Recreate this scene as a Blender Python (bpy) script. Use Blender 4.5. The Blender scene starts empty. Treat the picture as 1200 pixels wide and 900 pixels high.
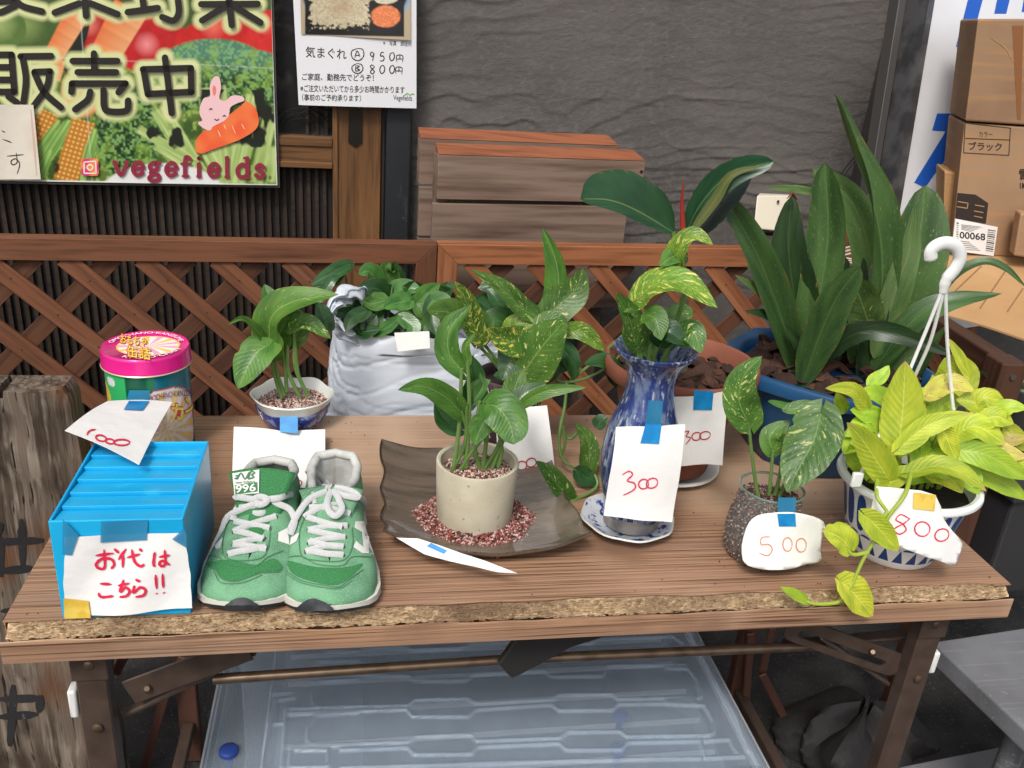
import bpy, math, random
import numpy as np
from mathutils import Vector, Matrix
from mathutils.bvhtree import BVHTree
from mathutils.geometry import delaunay_2d_cdt
R = math.radians
random.seed(7)
scn = bpy.context.scene
COL = scn.collection
# ------------------------------------------------------------------ camera
FPX = 1035.0
def _basis():
    p, r, a = R(23.2), R(4.6), R(-10.916850365557139)
    F = np.array([0, math.cos(p), -math.sin(p)]); Rt = np.array([1., 0, 0]); U = np.cross(Rt, F)
    c, n = math.cos(r), math.sin(r)
    Rt, U = c*Rt + n*U, -n*Rt + c*U
    M = np.array([[math.cos(a), -math.sin(a), 0], [math.sin(a), math.cos(a), 0], [0, 0, 1]])
    return M @ F, M @ Rt, M @ U
CF, CR, CU = _basis()
CC = np.array([-0.2333, -0.8282, 1.338])
cd = bpy.data.cameras.new('camera'); cam = bpy.data.objects.new('camera', cd); COL.objects.link(cam)
cd.sensor_fit = 'HORIZONTAL'; cd.sensor_width = 36; cd.lens = 36*FPX/1200
cd.clip_start = 0.02; cd.clip_end = 500
mw = Matrix.Identity(4)
for i in range(3):
    mw[i][0] = CR[i]; mw[i][1] = CU[i]; mw[i][2] = -CF[i]; mw[i][3] = CC[i]
cam.matrix_world = mw
scn.camera = cam
# ------------------------------------------------------------------ light
w = bpy.data.worlds.new('World'); scn.world = w; w.use_nodes = True
nt = w.node_tree; sky = nt.nodes.new('ShaderNodeTexSky'); sky.sky_type = 'NISHITA'; sky.sun_disc = False
SUN_EL, SUN_AZ = R(50), R(208)          # azimuth measured from +Y towards +X
sky.sun_elevation = SUN_EL; sky.sun_rotation = SUN_AZ
sky.air_density = 1.0; sky.dust_density = 4.0; sky.ozone_density = 1.0
hs = nt.nodes.new('ShaderNodeHueSaturation'); hs.inputs['Saturation'].default_value = 0.35   # a thin cloud layer greys the sky
nt.links.new(sky.outputs[0], hs.inputs['Color']); nt.links.new(hs.outputs[0], nt.nodes['Background'].inputs[0])
nt.nodes['Background'].inputs[1].default_value = 0.13
sd = bpy.data.lights.new('sun', 'SUN'); sd.energy = 1.5; sd.angle = R(13); sd.color = (1, .96, .9)
so = bpy.data.objects.new('sun', sd); COL.objects.link(so)
sdir = Vector((math.sin(SUN_AZ)*math.cos(SUN_EL), math.cos(SUN_AZ)*math.cos(SUN_EL), math.sin(SUN_EL)))
so.rotation_euler = sdir.to_track_quat('Z', 'Y').to_euler(); so.location = (0, -3, 5)
scn.view_settings.view_transform = 'Standard'; scn.view_settings.look = 'None'
scn.view_settings.gamma = 1; scn.view_settings.exposure = 0.5
scn.cycles.max_bounces = 8; scn.cycles.transparent_max_bounces = 16; scn.cycles.caustics_refractive = False; scn.cycles.caustics_reflective = False
# ------------------------------------------------------------------ survey: photo pixel (1200x900) -> point in the place
TH = R(3.85)                            # the house wall and the fence stand 3.85 degrees off the table
BU = np.array([math.cos(TH), math.sin(TH), 0]); BN = np.array([-math.sin(TH), math.cos(TH), 0])
def ray(x, y):
    d = CF*FPX + CR*(x-600) + CU*(450-y); return d/np.linalg.norm(d)
def PY(x, y, Y): d = ray(x, y); return Vector(CC + d*((Y-CC[1])/d[1]))
def PZ(x, y, Z=.7): d = ray(x, y); return Vector(CC + d*((Z-CC[2])/d[2]))
def PV(x, y, v): d = ray(x, y); return Vector(CC + d*((v-BN@CC)/(BN@d)))
def UV(u, v, z): return Vector((BU*u + BN*v + np.array([0, 0, z])))
def proj(P):
    v = np.array(P)-CC; k = v @ CF; return 600+FPX*(v@CR)/k, 450-FPX*(v@CU)/k
def dist(P): return float((np.array(P)-CC) @ CF)
def mpp(P): return dist(P)/FPX           # metres per photo pixel at P
# ------------------------------------------------------------------ colour
def lin(c): c = c/255; return c/12.92 if c <= .04045 else ((c+.055)/1.055)**2.4
def C3(r, g, b, k=1.): return (min(1, lin(r)*k), min(1, lin(g)*k), min(1, lin(b)*k), 1)
# ------------------------------------------------------------------ numpy noise
def _h(ix, iy, iz):
    n = (ix*374761393 + iy*668265263 + iz*1274126177) & 0xffffffff
    n = ((n ^ (n >> 13))*1274126177) & 0xffffffff
    return ((n ^ (n >> 16)) & 0xffff)/65535.
def vnoise(x, y, z=0.):
    x, y, z = np.broadcast_arrays(np.asarray(x, float), np.asarray(y, float), np.asarray(z, float))
    ix, iy, iz = np.floor(x).astype(np.int64), np.floor(y).astype(np.int64), np.floor(z).astype(np.int64)
    fx, fy, fz = x-ix, y-iy, z-iz
    fx, fy, fz = [f*f*(3-2*f) for f in (fx, fy, fz)]
    r = 0
    for a in (0, 1):
        for b in (0, 1):
            for c in (0, 1):
                r = r + _h(ix+a, iy+b, iz+c)*np.where(a, fx, 1-fx)*np.where(b, fy, 1-fy)*np.where(c, fz, 1-fz)
    return r
def fbm(x, y, z=0., o=4):
    s, a, t = 0, 1., 0
    for i in range(o):
        s = s + a*vnoise(x*2**i+17*i, y*2**i+5*i, z*2**i); t += a; a *= .5
    return s/t
# ------------------------------------------------------------------ materials
MATS = {}
def mat(name, base, rough=.5, layers=(), bumps=(), metal=0., spec=.5, trans=0., ior=1.45, coat=0., rand=0., sss=0., alpha=1., coord='Object'):
    """layers: (scale xyz, colour, lo, hi, detail) noise masks; bumps: (scale xyz, strength, distance, detail)"""
    if name in MATS: return MATS[name]
    m = bpy.data.materials.new(name); m.use_nodes = True; MATS[name] = m
    t = m.node_tree; N = t.nodes; Lk = t.links; b = N['Principled BSDF']
    b.inputs['Base Color'].default_value = tuple(base[:3])+(1,)
    b.inputs['Roughness'].default_value = rough; b.inputs['Metallic'].default_value = metal
    b.inputs['Specular IOR Level'].default_value = spec; b.inputs['IOR'].default_value = ior
    b.inputs['Transmission Weight'].default_value = trans; b.inputs['Coat Weight'].default_value = coat
    b.inputs['Alpha'].default_value = alpha
    if sss: b.inputs['Subsurface Weight'].default_value = sss; b.inputs['Subsurface Scale'].default_value = .004
    tc = N.new('ShaderNodeTexCoord'); oi = N.new('ShaderNodeObjectInfo')
    ad = N.new('ShaderNodeVectorMath'); ad.operation = 'MULTIPLY_ADD'
    Lk.new(oi.outputs['Random'], ad.inputs[0]); ad.inputs[1].default_value = (7, 3, 5)
    Lk.new(tc.outputs[coord], ad.inputs[2]); vec = ad.outputs[0]
    def noise(sc, det, dist=0.):
        mp = N.new('ShaderNodeVectorMath'); mp.operation = 'MULTIPLY'; Lk.new(vec, mp.inputs[0]); mp.inputs[1].default_value = sc
        n = N.new('ShaderNodeTexNoise'); n.inputs['Scale'].default_value = 1; n.inputs['Detail'].default_value = det
        n.inputs['Distortion'].default_value = dist
        Lk.new(mp.outputs[0], n.inputs['Vector']); return n.outputs['Fac']
    cur = None
    for sc, colr, lo, hi, det in layers:
        mr = N.new('ShaderNodeMapRange'); mr.inputs[1].default_value = lo; mr.inputs[2].default_value = hi
        Lk.new(noise(sc, det), mr.inputs[0])
        mx = N.new('ShaderNodeMix'); mx.data_type = 'RGBA'; Lk.new(mr.outputs[0], mx.inputs[0])
        if cur is None: mx.inputs[6].default_value = tuple(base[:3])+(1,)
        else: Lk.new(cur, mx.inputs[6])
        mx.inputs[7].default_value = tuple(colr[:3])+(1,); cur = mx.outputs[2]
    if rand:
        h = N.new('ShaderNodeHueSaturation'); mr = N.new('ShaderNodeMapRange'); Lk.new(oi.outputs['Random'], mr.inputs[0])
        mr.inputs[3].default_value = 1-rand; mr.inputs[4].default_value = 1+rand; Lk.new(mr.outputs[0], h.inputs['Value'])
        if cur is None: h.inputs['Color'].default_value = tuple(base[:3])+(1,)
        else: Lk.new(cur, h.inputs['Color'])
        cur = h.outputs[0]
    if cur is not None: Lk.new(cur, b.inputs['Base Color'])
    nr = None
    for sc, st, di, det in bumps:
        bp = N.new('ShaderNodeBump'); bp.inputs['Strength'].default_value = st; bp.inputs['Distance'].default_value = di
        Lk.new(noise(sc, det), bp.inputs['Height'])
        if nr is not None: Lk.new(nr, bp.inputs['Normal'])
        nr = bp.outputs[0]
    if nr is not None: Lk.new(nr, b.inputs['Normal'])
    return m
def v3(s, *a):
    return (s, s, s) if not a else (s,)+a
def leafmat(name, base, dark, rib, vari=None, amt=.5, rough=.40, tip=None, transl=.36, vein=.35, spots=None, bump=.22):
    if name in MATS: return MATS[name]
    m = bpy.data.materials.new(name); m.use_nodes = True; MATS[name] = m
    t = m.node_tree; N = t.nodes; Lk = t.links; b = N['Principled BSDF']
    b.inputs['Roughness'].default_value = rough
    tc = N.new('ShaderNodeTexCoord'); oi = N.new('ShaderNodeObjectInfo'); sp = N.new('ShaderNodeSeparateXYZ'); Lk.new(tc.outputs['UV'], sp.inputs[0])
    def M(op, a, b_=None, c=None):
        n = N.new('ShaderNodeMath'); n.operation = op
        for i, v in enumerate((a, b_, c)):
            if v is None: continue
            if isinstance(v, (int, float)): n.inputs[i].default_value = v
            else: Lk.new(v, n.inputs[i])
        return n.outputs[0]
    def mixc(f, a, c):
        x = N.new('ShaderNodeMix'); x.data_type = 'RGBA'; Lk.new(f, x.inputs[0])
        for i, v in ((6, a), (7, c)):
            if isinstance(v, tuple): x.inputs[i].default_value = tuple(v[:3])+(1,)
            else: Lk.new(v, x.inputs[i])
        return x.outputs[2]
    def rng(v, a, c, d=0., e=1.):
        x = N.new('ShaderNodeMapRange'); Lk.new(v, x.inputs[0])
        for i, q in zip((1, 2, 3, 4), (a, c, d, e)): x.inputs[i].default_value = q
        return x.outputs[0]
    u = M('SUBTRACT', sp.outputs[0], .5); au = M('ABSOLUTE', u)
    vv = M('SUBTRACT', sp.outputs[1], M('MULTIPLY', au, .55))
    rnd = M('MULTIPLY', oi.outputs['Random'], 31.)
    def noise(sx, sy, off, det=2.):
        cx = N.new('ShaderNodeCombineXYZ'); Lk.new(M('MULTIPLY', u, sx), cx.inputs[0]); Lk.new(M('MULTIPLY', vv, sy), cx.inputs[1]); Lk.new(M('ADD', rnd, off), cx.inputs[2])
        n = N.new('ShaderNodeTexNoise'); n.inputs['Scale'].default_value = 1; n.inputs['Detail'].default_value = det; Lk.new(cx.outputs[0], n.inputs['Vector']); return n.outputs['Fac']
    c = mixc(rng(noise(3, 3, 0), .35, .65), base, dark)
    if vari:
        for off, sx, sy, a2 in ((5, 5, 14, amt), (11, 18, 50, amt*.8)):
            th = .70-.22*a2
            c = mixc(rng(noise(sx, sy, off, 3.), th, th+.045), c, vari)
    if spots:
        c = mixc(rng(noise(40, 120, 3, 1.), .70, .74), c, spots)
    vn = M('SINE', M('MULTIPLY', vv, 58.)); vn = rng(vn, .5, 1.)
    c = mixc(M('MULTIPLY', vn, vein*.22), c, rib)
    c = mixc(M('MULTIPLY', rng(au, .022, .005), .75), c, rib)
    c = mixc(M('MULTIPLY', M('MULTIPLY', rng(au, .45, .485), rng(noise(7, 22, 33, 3.), .56, .64)), .8), c, C3(168,132,76,.65))
    if not tip: c = mixc(M('MULTIPLY', rng(noise(5, 9, 21, 4.), .70, .76), .55), c, C3(150,130,70,.6))
    if tip: c = mixc(rng(M('ADD', sp.outputs[1], M('MULTIPLY', noise(6, 6, 9), .2)), 1.0, 1.08), c, tip)
    hv = N.new('ShaderNodeHueSaturation'); Lk.new(c, hv.inputs['Color']); Lk.new(rng(oi.outputs['Random'], 0, 1, .8, 1.15), hv.inputs['Value'])
    Lk.new(rng(M('FRACT', rnd), 0, 1, .49, .51), hv.inputs['Hue'])
    Lk.new(hv.outputs[0], b.inputs['Base Color'])
    bp = N.new('ShaderNodeBump'); bp.inputs['Strength'].default_value = bump; bp.inputs['Distance'].default_value = .0009
    Lk.new(M('ADD', M('MULTIPLY', M('SINE', M('MULTIPLY', vv, 75.)), .5), M('MULTIPLY', noise(14, 14, 2), 1.5)), bp.inputs['Height']); Lk.new(bp.outputs[0], b.inputs['Normal'])
    tr = N.new('ShaderNodeBsdfTranslucent'); Lk.new(hv.outputs[0], tr.inputs['Color']); Lk.new(bp.outputs[0], tr.inputs['Normal'])
    ms = N.new('ShaderNodeMixShader'); ms.inputs[0].default_value = transl
    Lk.new(b.outputs[0], ms.inputs[1]); Lk.new(tr.outputs[0], ms.inputs[2]); Lk.new(ms.outputs[0], N['Material Output'].inputs['Surface'])
    return m
def colmat(name, rough=.5, bump=0., coat=0.):
    if name in MATS: return MATS[name]
    m = bpy.data.materials.new(name); m.use_nodes = True; MATS[name] = m
    N = m.node_tree.nodes; b = N['Principled BSDF']; b.inputs['Roughness'].default_value = rough; b.inputs['Coat Weight'].default_value = coat
    a = N.new('ShaderNodeAttribute'); a.attribute_name = 'Col'; m.node_tree.links.new(a.outputs['Color'], b.inputs['Base Color'])
    if bump:
        n = N.new('ShaderNodeTexNoise'); n.inputs['Scale'].default_value = 9; n.inputs['Detail'].default_value = 2
        bp = N.new('ShaderNodeBump'); bp.inputs['Strength'].default_value = bump; bp.inputs['Distance'].default_value = .01
        m.node_tree.links.new(n.outputs['Fac'], bp.inputs['Height']); m.node_tree.links.new(bp.outputs[0], b.inputs['Normal'])
    return m
def wood(name, base, dark, light=None, rough=.6, k=1.):
    """grain runs along the object's own X"""
    L = [((6*k, 90*k, 90*k), dark, .45, .75, 5.), ((1.5*k, 14*k, 14*k), dark, .55, .85, 3.)]
    if light: L.append(((3*k, 40*k, 40*k), light, .58, .8, 4.))
    return mat(name, base, rough, L, [((8*k, 160*k, 160*k), .35, .0015, 4.)], spec=.3, rand=.12)
# ------------------------------------------------------------------ geometry
class G:
    def __init__(s): s.v = []; s.f = []; s.uv = []; s.c = []
    def add(s, verts, faces, uvs=None, cols=None):
        n = len(s.v); s.v += [tuple(p) for p in verts]; s.f += [tuple(i+n for i in f) for f in faces]
        if uvs is not None: s.uv += list(uvs)
        if cols is not None: s.c += list(cols)
        return s
    def box(s, c, d, rz=0., M=None):
        x, y, z = d[0]/2, d[1]/2, d[2]/2; vs = []
        for sx, sy, sz in ((-1,-1,-1),(1,-1,-1),(1,1,-1),(-1,1,-1),(-1,-1,1),(1,-1,1),(1,1,1),(-1,1,1)):
            p = Vector((sx*x, sy*y, sz*z))
            if M is not None: p = M @ p
            elif rz: p = Matrix.Rotation(rz, 3, 'Z') @ p
            vs.append(p+Vector(c))
        return s.add(vs, [(0,3,2,1),(4,5,6,7),(0,1,5,4),(1,2,6,5),(2,3,7,6),(3,0,4,7)])
    def prism(s, bot, top):
        n = len(bot)
        return s.add(list(bot)+list(top), [tuple(range(n))[::-1], tuple(range(n, 2*n))]+[(i, (i+1) % n, n+(i+1) % n, n+i) for i in range(n)])
    def grid(s, P, nu, nv, closeu=False, uvs=True):
        vs, uv = [], []
        for j in range(nv+1):
            for i in range(nu+(0 if closeu else 1)):
                vs.append(P(i/nu, j/nv)); uv.append((i/nu, j/nv))
        w_ = nu if closeu else nu+1; fs = []
        for j in range(nv):
            for i in range(nu):
                i2 = (i+1) % w_; fs.append((j*w_+i, j*w_+i2, (j+1)*w_+i2, (j+1)*w_+i))
        return s.add(vs, fs, uv)
    def lathe(s, prof, c, n=48, fn=None):
        """prof: (radius, height) list; fn(angle, r, h) may return a new (r, h)"""
        def P(u, v):
            k = v*(len(prof)-1); r, h = prof[int(round(k))]; a = 2*math.pi*u
            if fn: r, h = fn(a, r, h)
            return (c[0]+r*math.cos(a), c[1]+r*math.sin(a), c[2]+h)
        return s.grid(P, n, len(prof)-1, True)
    def tube(s, pts, rad, n=8, flat=1., nrm=None, caps=True):
        pts = [Vector(p) for p in pts]; m = len(pts)
        rad = [rad]*m if isinstance(rad, (int, float)) else rad
        base = len(s.v); prev = None; vs = []; fs = []; uv = []
        for i, p in enumerate(pts):
            t = (pts[min(i+1, m-1)]-pts[max(i-1, 0)]).normalized()
            if nrm is not None: a = Vector(nrm[i]) if isinstance(nrm, list) else Vector(nrm)
            elif prev is None: a = Vector((0, 0, 1)) if abs(t.z) < .9 else Vector((1, 0, 0))
            else: a = prev
            a = (a - t*a.dot(t)).normalized(); prev = a; b = t.cross(a)
            for k in range(n):
                an = 2*math.pi*k/n; vs.append(p + (a*math.cos(an)*flat + b*math.sin(an))*rad[i]); uv.append((k/n, i/m))
        for i in range(m-1):
            for k in range(n):
                k2 = (k+1) % n; fs.append((i*n+k, i*n+k2, (i+1)*n+k2, (i+1)*n+k))
        if caps: fs += [tuple(range(n))[::-1], tuple(range((m-1)*n, m*n))]
        return s.add(vs, fs, uv)
def spline(pts, k=6):
    P = [Vector(p) for p in pts]
    if len(P) < 3:
        return [P[0].lerp(P[-1], i/k) for i in range(k+1)]
    P = [P[0]*2-P[1]]+P+[P[-1]*2-P[-2]]; out = []
    for i in range(1, len(P)-2):
        a, b, c, d = P[i-1:i+3]
        for j in range(k):
            t = j/k; out.append(.5*((2*b)+(c-a)*t+(2*a-5*b+4*c-d)*t*t+(3*b-a-3*c+d)*t**3))
    out.append(P[-2].copy()); return out
def sp2(pts, k=6): return [(p.x, p.y) for p in spline([Vector((x, y, 0)) for x, y in pts], k)]
def root_of(o):
    while o.parent: o = o.parent
    return o
def obj(name, g, m, parent=None, smooth=True, bevel=0., angle=40, seg=2, kind=None, solid=0., sub=0):
    me = bpy.data.meshes.new(name)
    off = root_of(parent).location if parent else Vector((0, 0, 0))
    if parent is None:
        a = np.array(g.v); off = Vector(((a[:, 0].min()+a[:, 0].max())/2, (a[:, 1].min()+a[:, 1].max())/2, a[:, 2].min()))
    a = np.array([tuple(p) for p in g.v], float) - np.array(off)
    me.from_pydata(a.tolist(), [], g.f)
    if g.uv and len(g.uv) == len(g.v):
        ul = me.uv_layers.new(name='UVMap'); idx = np.empty(len(me.loops), int); me.loops.foreach_get('vertex_index', idx)
        ul.data.foreach_set('uv', np.array(g.uv, float)[idx].ravel())
    if g.c:
        ca = me.color_attributes.new('Col', 'FLOAT_COLOR', 'POINT'); cc = np.ones((len(g.v), 4)); cc[:, :3] = np.array(g.c)[:, :3]
        ca.data.foreach_set('color', cc.ravel())
    if smooth:
        me.shade_smooth()
        if angle < 180: me.set_sharp_from_angle(angle=R(angle))
    o = bpy.data.objects.new(name, me); COL.objects.link(o)
    if isinstance(m, (list, tuple)):
        for q in m: me.materials.append(q)
    else: me.materials.append(m)
    if parent: o.parent = parent
    else: o.location = off
    if solid: s = o.modifiers.new('solid', 'SOLIDIFY'); s.thickness = solid; s.offset = 0
    if bevel: b = o.modifiers.new('bevel', 'BEVEL'); b.width = bevel; b.segments = seg; b.limit_method = 'ANGLE'; b.angle_limit = R(35)
    if sub: b = o.modifiers.new('sub', 'SUBSURF'); b.levels = sub; b.render_levels = sub
    if kind: o['kind'] = kind
    return o
def tag(o, label, cat, group=None, kind=None):
    o['label'] = label; o['category'] = cat
    if group: o['group'] = group
    if kind: o['kind'] = kind
    return o
def thing(name, loc, label, cat, group=None):
    o = bpy.data.objects.new(name, None); o.empty_display_size = .05; COL.objects.link(o); o.location = Vector(loc)
    return tag(o, label, cat, group)
def board(name, parent, p0, p1, width, thick, face, m, bevel=.0012, mitre=(0, 0)):
    """a plank with its grain along its own X, from p0 to p1; face = direction its broad side looks to"""
    p0, p1 = Vector(p0), Vector(p1); x = (p1-p0); L = x.length; x.normalize()
    y = Vector(face); y = (y-x*y.dot(x)).normalized(); z = x.cross(y)
    g = G(); w2, t2 = width/2, thick/2; a, b = mitre
    vs = []
    for sx, mm in ((0, a), (L, b)):
        for sy in (-1, 1):
            for sz in (-1, 1):
                vs.append((sx + mm*sz*w2, sy*t2, sz*w2))
    g.add(vs, [(0,1,3,2),(4,6,7,5),(0,2,6,4),(1,5,7,3),(0,4,5,1),(2,3,7,6)])
    me = bpy.data.meshes.new(name); me.from_pydata(g.v, [], g.f); me.materials.append(m)
    o = bpy.data.objects.new(name, me); COL.objects.link(o)
    M = Matrix.Identity(4)
    for i in range(3): M[i][0] = x[i]; M[i][1] = y[i]; M[i][2] = z[i]; M[i][3] = p0[i]
    if parent: o.parent = parent; M = Matrix.Translation(-root_of(parent).location) @ M
    o.matrix_basis = M
    if bevel: bb = o.modifiers.new('bevel', 'BEVEL'); bb.width = bevel; bb.segments = 1
    return o
# ------------------------------------------------------------------ sheets of paper, ink and tape
class Sheet:
    """corner points TL, TR, BR, BL; bend(u, v) lifts the sheet along its normal (metres)"""
    def __init__(s, c, bend=None):
        s.c = [Vector(p) for p in c]; s.b = bend
        s.n = (s.c[1]-s.c[0]).cross(s.c[3]-s.c[0]).normalized()
        if s.n.dot(Vector(CC)-s.c[0]) < 0: s.n = -s.n
    def __call__(s, u, v, e=0.):
        a = s.c[0].lerp(s.c[1], u); b = s.c[3].lerp(s.c[2], u); p = a.lerp(b, v)
        return p + s.n*((s.b(u, v) if s.b else 0.)+e)
    def inv(s, x, y):
        u, v = .5, .5
        for _ in range(12):
            p0 = proj(s(u, v)); pu = proj(s(u+1e-3, v)); pv = proj(s(u, v+1e-3))
            J = np.array([[(pu[0]-p0[0]), (pv[0]-p0[0])], [(pu[1]-p0[1]), (pv[1]-p0[1])]])/1e-3
            d = np.linalg.solve(J, np.array([x-p0[0], y-p0[1]])); u += float(np.clip(d[0], -.5, .5)); v += float(np.clip(d[1], -.5, .5))
        return u, v
    def at(s, x, y, e=0.): return s(*s.inv(x, y), e)
def sheet_obj(name, sh, m, parent=None, n=14, th=.0004, ragged=0.):
    g = G()
    def P(u, v, e):
        if ragged:
            q = ragged*(math.sin(9*v+3)*.5+math.sin(23*v+1)*.3)
            u2 = u + (q if u > .99 else (-q if u < .01 else 0)); v2 = v + (ragged*math.sin(11*u+2)*.6 if v > .99 or v < .01 else 0)
            return sh(u2, v2, e)
        return sh(u, v, e)
    g.grid(lambda u, v: P(u, v, 0), n, n); g.grid(lambda u, v: P(u, v, -th), n, n)
    w_ = n+1; k = w_*w_
    rim = [i for i in range(n)]+[n+i*w_ for i in range(n)]+[k-1-i for i in range(n)]+[n*w_-i*w_ for i in range(n)]
    for i in range(len(rim)):
        a, b = rim[i], rim[(i+1) % len(rim)]; g.f.append((a, b, b+k, a+k))
    return obj(name, g, m, parent, angle=60)
def ribbon(g, fn, pts, wpx, e, k=5, taper=.35, flat=False):
    """a flat stroke of ink along photo points pts, laid on the surface fn(x, y, e)"""
    p = sp2(pts, k) if len(pts) > 2 else [(pts[0][0]+(pts[1][0]-pts[0][0])*i/4, pts[0][1]+(pts[1][1]-pts[0][1])*i/4) for i in range(5)]
    n = len(p); vs = []
    for i in range(n):
        a, b = p[max(i-1, 0)], p[min(i+1, n-1)]; dx, dy = b[0]-a[0], b[1]-a[1]; L = math.hypot(dx, dy) or 1
        h = wpx/2*(1 if flat else (1-taper*abs(2*i/(n-1)-1)**3)*(1+.12*math.sin(i*1.7+pts[0][0])))
        ox, oy = -dy/L*h, dx/L*h
        if (i == 0 or i == n-1) and not flat: ox, oy = ox*.45, oy*.45
        vs += [fn(p[i][0]+ox, p[i][1]+oy, e), fn(p[i][0]-ox, p[i][1]-oy, e)]
    g.add(vs, [(2*i, 2*i+2, 2*i+3, 2*i+1) for i in range(n-1)])
def ink(name, fn, strokes, wpx, m, parent, e=.0006, k=5, taper=.35, flat=False):
    g = G()
    for s in strokes: ribbon(g, fn, s, wpx, e, k, taper, flat)
    return obj(name, g, m, parent, smooth=False)
def brush(name, fn, strokes, wpx, m, parent, e=.001):
    g = G()
    for s in strokes:
        ribbon(g, fn, s, wpx, e, 5, 0, True)
        for x, y in (s[0], s[-1]): g.add([fn(x+wpx/2*math.cos(t), y+wpx/2*math.sin(t), e+.0001) for t in np.linspace(0, 6.283, 13)[:-1]], [tuple(range(12))])
    return obj(name, g, m, parent, smooth=False, kind='stuff')
def xf(strokes, x0, y0, sx, sy, sk=0., rot=0.):
    c, s_ = math.cos(R(rot)), math.sin(R(rot)); out = []
    for s in strokes:
        q = []
        for a, b in s:
            a, b = a*sx + sk*b*sx, b*sy; q.append((x0+a*c-b*s_, y0+a*s_+b*c))
        out.append(q)
    return out
DIG = {'0': [[(.55,.05),(.2,.2),(.08,.6),(.35,.95),(.75,.8),(.9,.4),(.7,.08),(.5,.05)]],
 '1': [[(.6,.0),(.5,.5),(.45,1.)]],
 '3': [[(.1,.1),(.5,-.02),(.85,.1),(.7,.38),(.4,.48),(.75,.6),(.7,.95),(.3,1.15),(-.1,1.2)]],
 '5': [[(.8,.05),(.3,.05),(.22,.45),(.6,.42),(.8,.7),(.55,.98),(.1,.95)]],
 '8': [[(.75,.15),(.35,.0),(.15,.22),(.5,.48),(.8,.75),(.5,1.),(.15,.8),(.4,.52),(.8,.25),(.7,.1)]],
 '9': [[(.75,.2),(.35,.0),(.15,.28),(.45,.48),(.75,.25),(.72,.2),(.62,.6),(.5,1.)]]}
def digits(fn, txt, x, y, w_, h, gap, wpx, m, parent, rot=0., e=.0006, name='price_writing'):
    st = []
    for i, ch in enumerate(txt):
        xx = x + i*gap*math.cos(R(rot)); yy = y + i*gap*math.sin(R(rot))
        st += xf(DIG[ch], xx, yy, w_, h, rot=rot)
    return ink(name, fn, st, wpx, m, parent, e, k=6)
def text_geo(body, offset=0.):
    cu = bpy.data.curves.new('t', 'FONT'); cu.body = body; cu.size = 1; cu.offset = offset; cu.resolution_u = 4
    o = bpy.data.objects.new('t', cu); COL.objects.link(o)
    dg = bpy.context.evaluated_depsgraph_get(); me = bpy.data.meshes.new_from_object(o.evaluated_get(dg))
    vs = np.array([tuple(v.co) for v in me.vertices]); fs = [tuple(p.vertices) for p in me.polygons]
    bpy.data.objects.remove(o); bpy.data.curves.remove(cu); bpy.data.meshes.remove(me)
    return vs, fs
def lettering(name, body, fn, box, m, parent, e=.0006, offset=0., bb=None, slant=0.):
    """text fitted to the photo rectangle box = x0, y0, x1, y1 (y down), laid on fn(x, y, e)"""
    vs, fs = text_geo(body, offset)
    if len(vs) == 0: return None
    lo, hi = vs.min(0), vs.max(0)
    if bb: lo, hi = bb
    x0, y0, x1, y1 = box; out = []
    for p in vs:
        a = (p[0]-lo[0])/(hi[0]-lo[0]); b = (hi[1]-p[1])/(hi[1]-lo[1])
        out.append(fn(x0+a*(x1-x0), y0+b*(y1-y0)+slant*a, e))
    g = G().add(out, fs); return obj(name, g, m, parent, smooth=False)
def tape(name, sh_fn, px, m, parent, e=.0009, n=6):
    """a strip of tape with photo corners px (TL, TR, BR, BL) laid on fn(x, y, e)"""
    g = G()
    def P(u, v):
        a = [px[0][i]+(px[1][i]-px[0][i])*u for i in (0, 1)]; b = [px[3][i]+(px[2][i]-px[3][i])*u for i in (0, 1)]
        return sh_fn(a[0]+(b[0]-a[0])*v, a[1]+(b[1]-a[1])*v, e)
    g.grid(P, n, n); return obj(name, g, m, parent)
def plane_fn(f):
    def q(x, y, e=0.):
        p = f(x, y); d = Vector(CC)-p; return p + d.normalized()*e
    return q
class Surf:
    """drops photo points onto a mesh that stands in the place"""
    def __init__(s, *gs):
        g = G()
        for q in gs: g.add(q.v, q.f)
        s.t = BVHTree.FromPolygons([Vector(v) for v in g.v], g.f)
        a = np.array([tuple(v) for v in g.v]).mean(0); s.last = float(np.linalg.norm(a-CC))-.02
    def __call__(s, x, y, e=0.):
        d = Vector(ray(x, y)); h = s.t.ray_cast(Vector(CC), d)
        if h[0] is None:
            q = s.t.find_nearest(Vector(CC) + d*s.last)
            return q[0] - d*e
        s.last = h[3]; n = h[1]
        if n.dot(d) > 0: n = -n
        return h[0] + n*e
def decal(name, fn, poly, m, parent, e=.0008, step=5., k=4, kind=None, g=None):
    pts = sp2(list(poly)+[poly[0]], k)[:-1] if k else list(poly)
    a = np.array(pts); x0, y0 = a.min(0); x1, y1 = a.max(0)
    vs = [Vector(p) for p in pts]; n = len(vs)
    def inside(x, y):
        c = False
        for i in range(n):
            xa, ya = pts[i]; xb, yb = pts[i-1]
            if (ya > y) != (yb > y) and x < (xb-xa)*(y-ya)/(yb-ya)+xa: c = not c
        return c
    yy = y0+step/2
    while yy < y1:
        xx = x0+step/2
        while xx < x1:
            if inside(xx, yy): vs.append(Vector((xx, yy)))
            xx += step
        yy += step
    r = delaunay_2d_cdt(vs, [(i, (i+1) % n) for i in range(n)], [], 1, 1e-4)
    out = [fn(p.x, p.y, e) for p in r[0]]; gg = g or G(); gg.add(out, [tuple(f) for f in r[2]])
    if g is not None: return g
    return obj(name, gg, m, parent, kind=kind)
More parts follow.
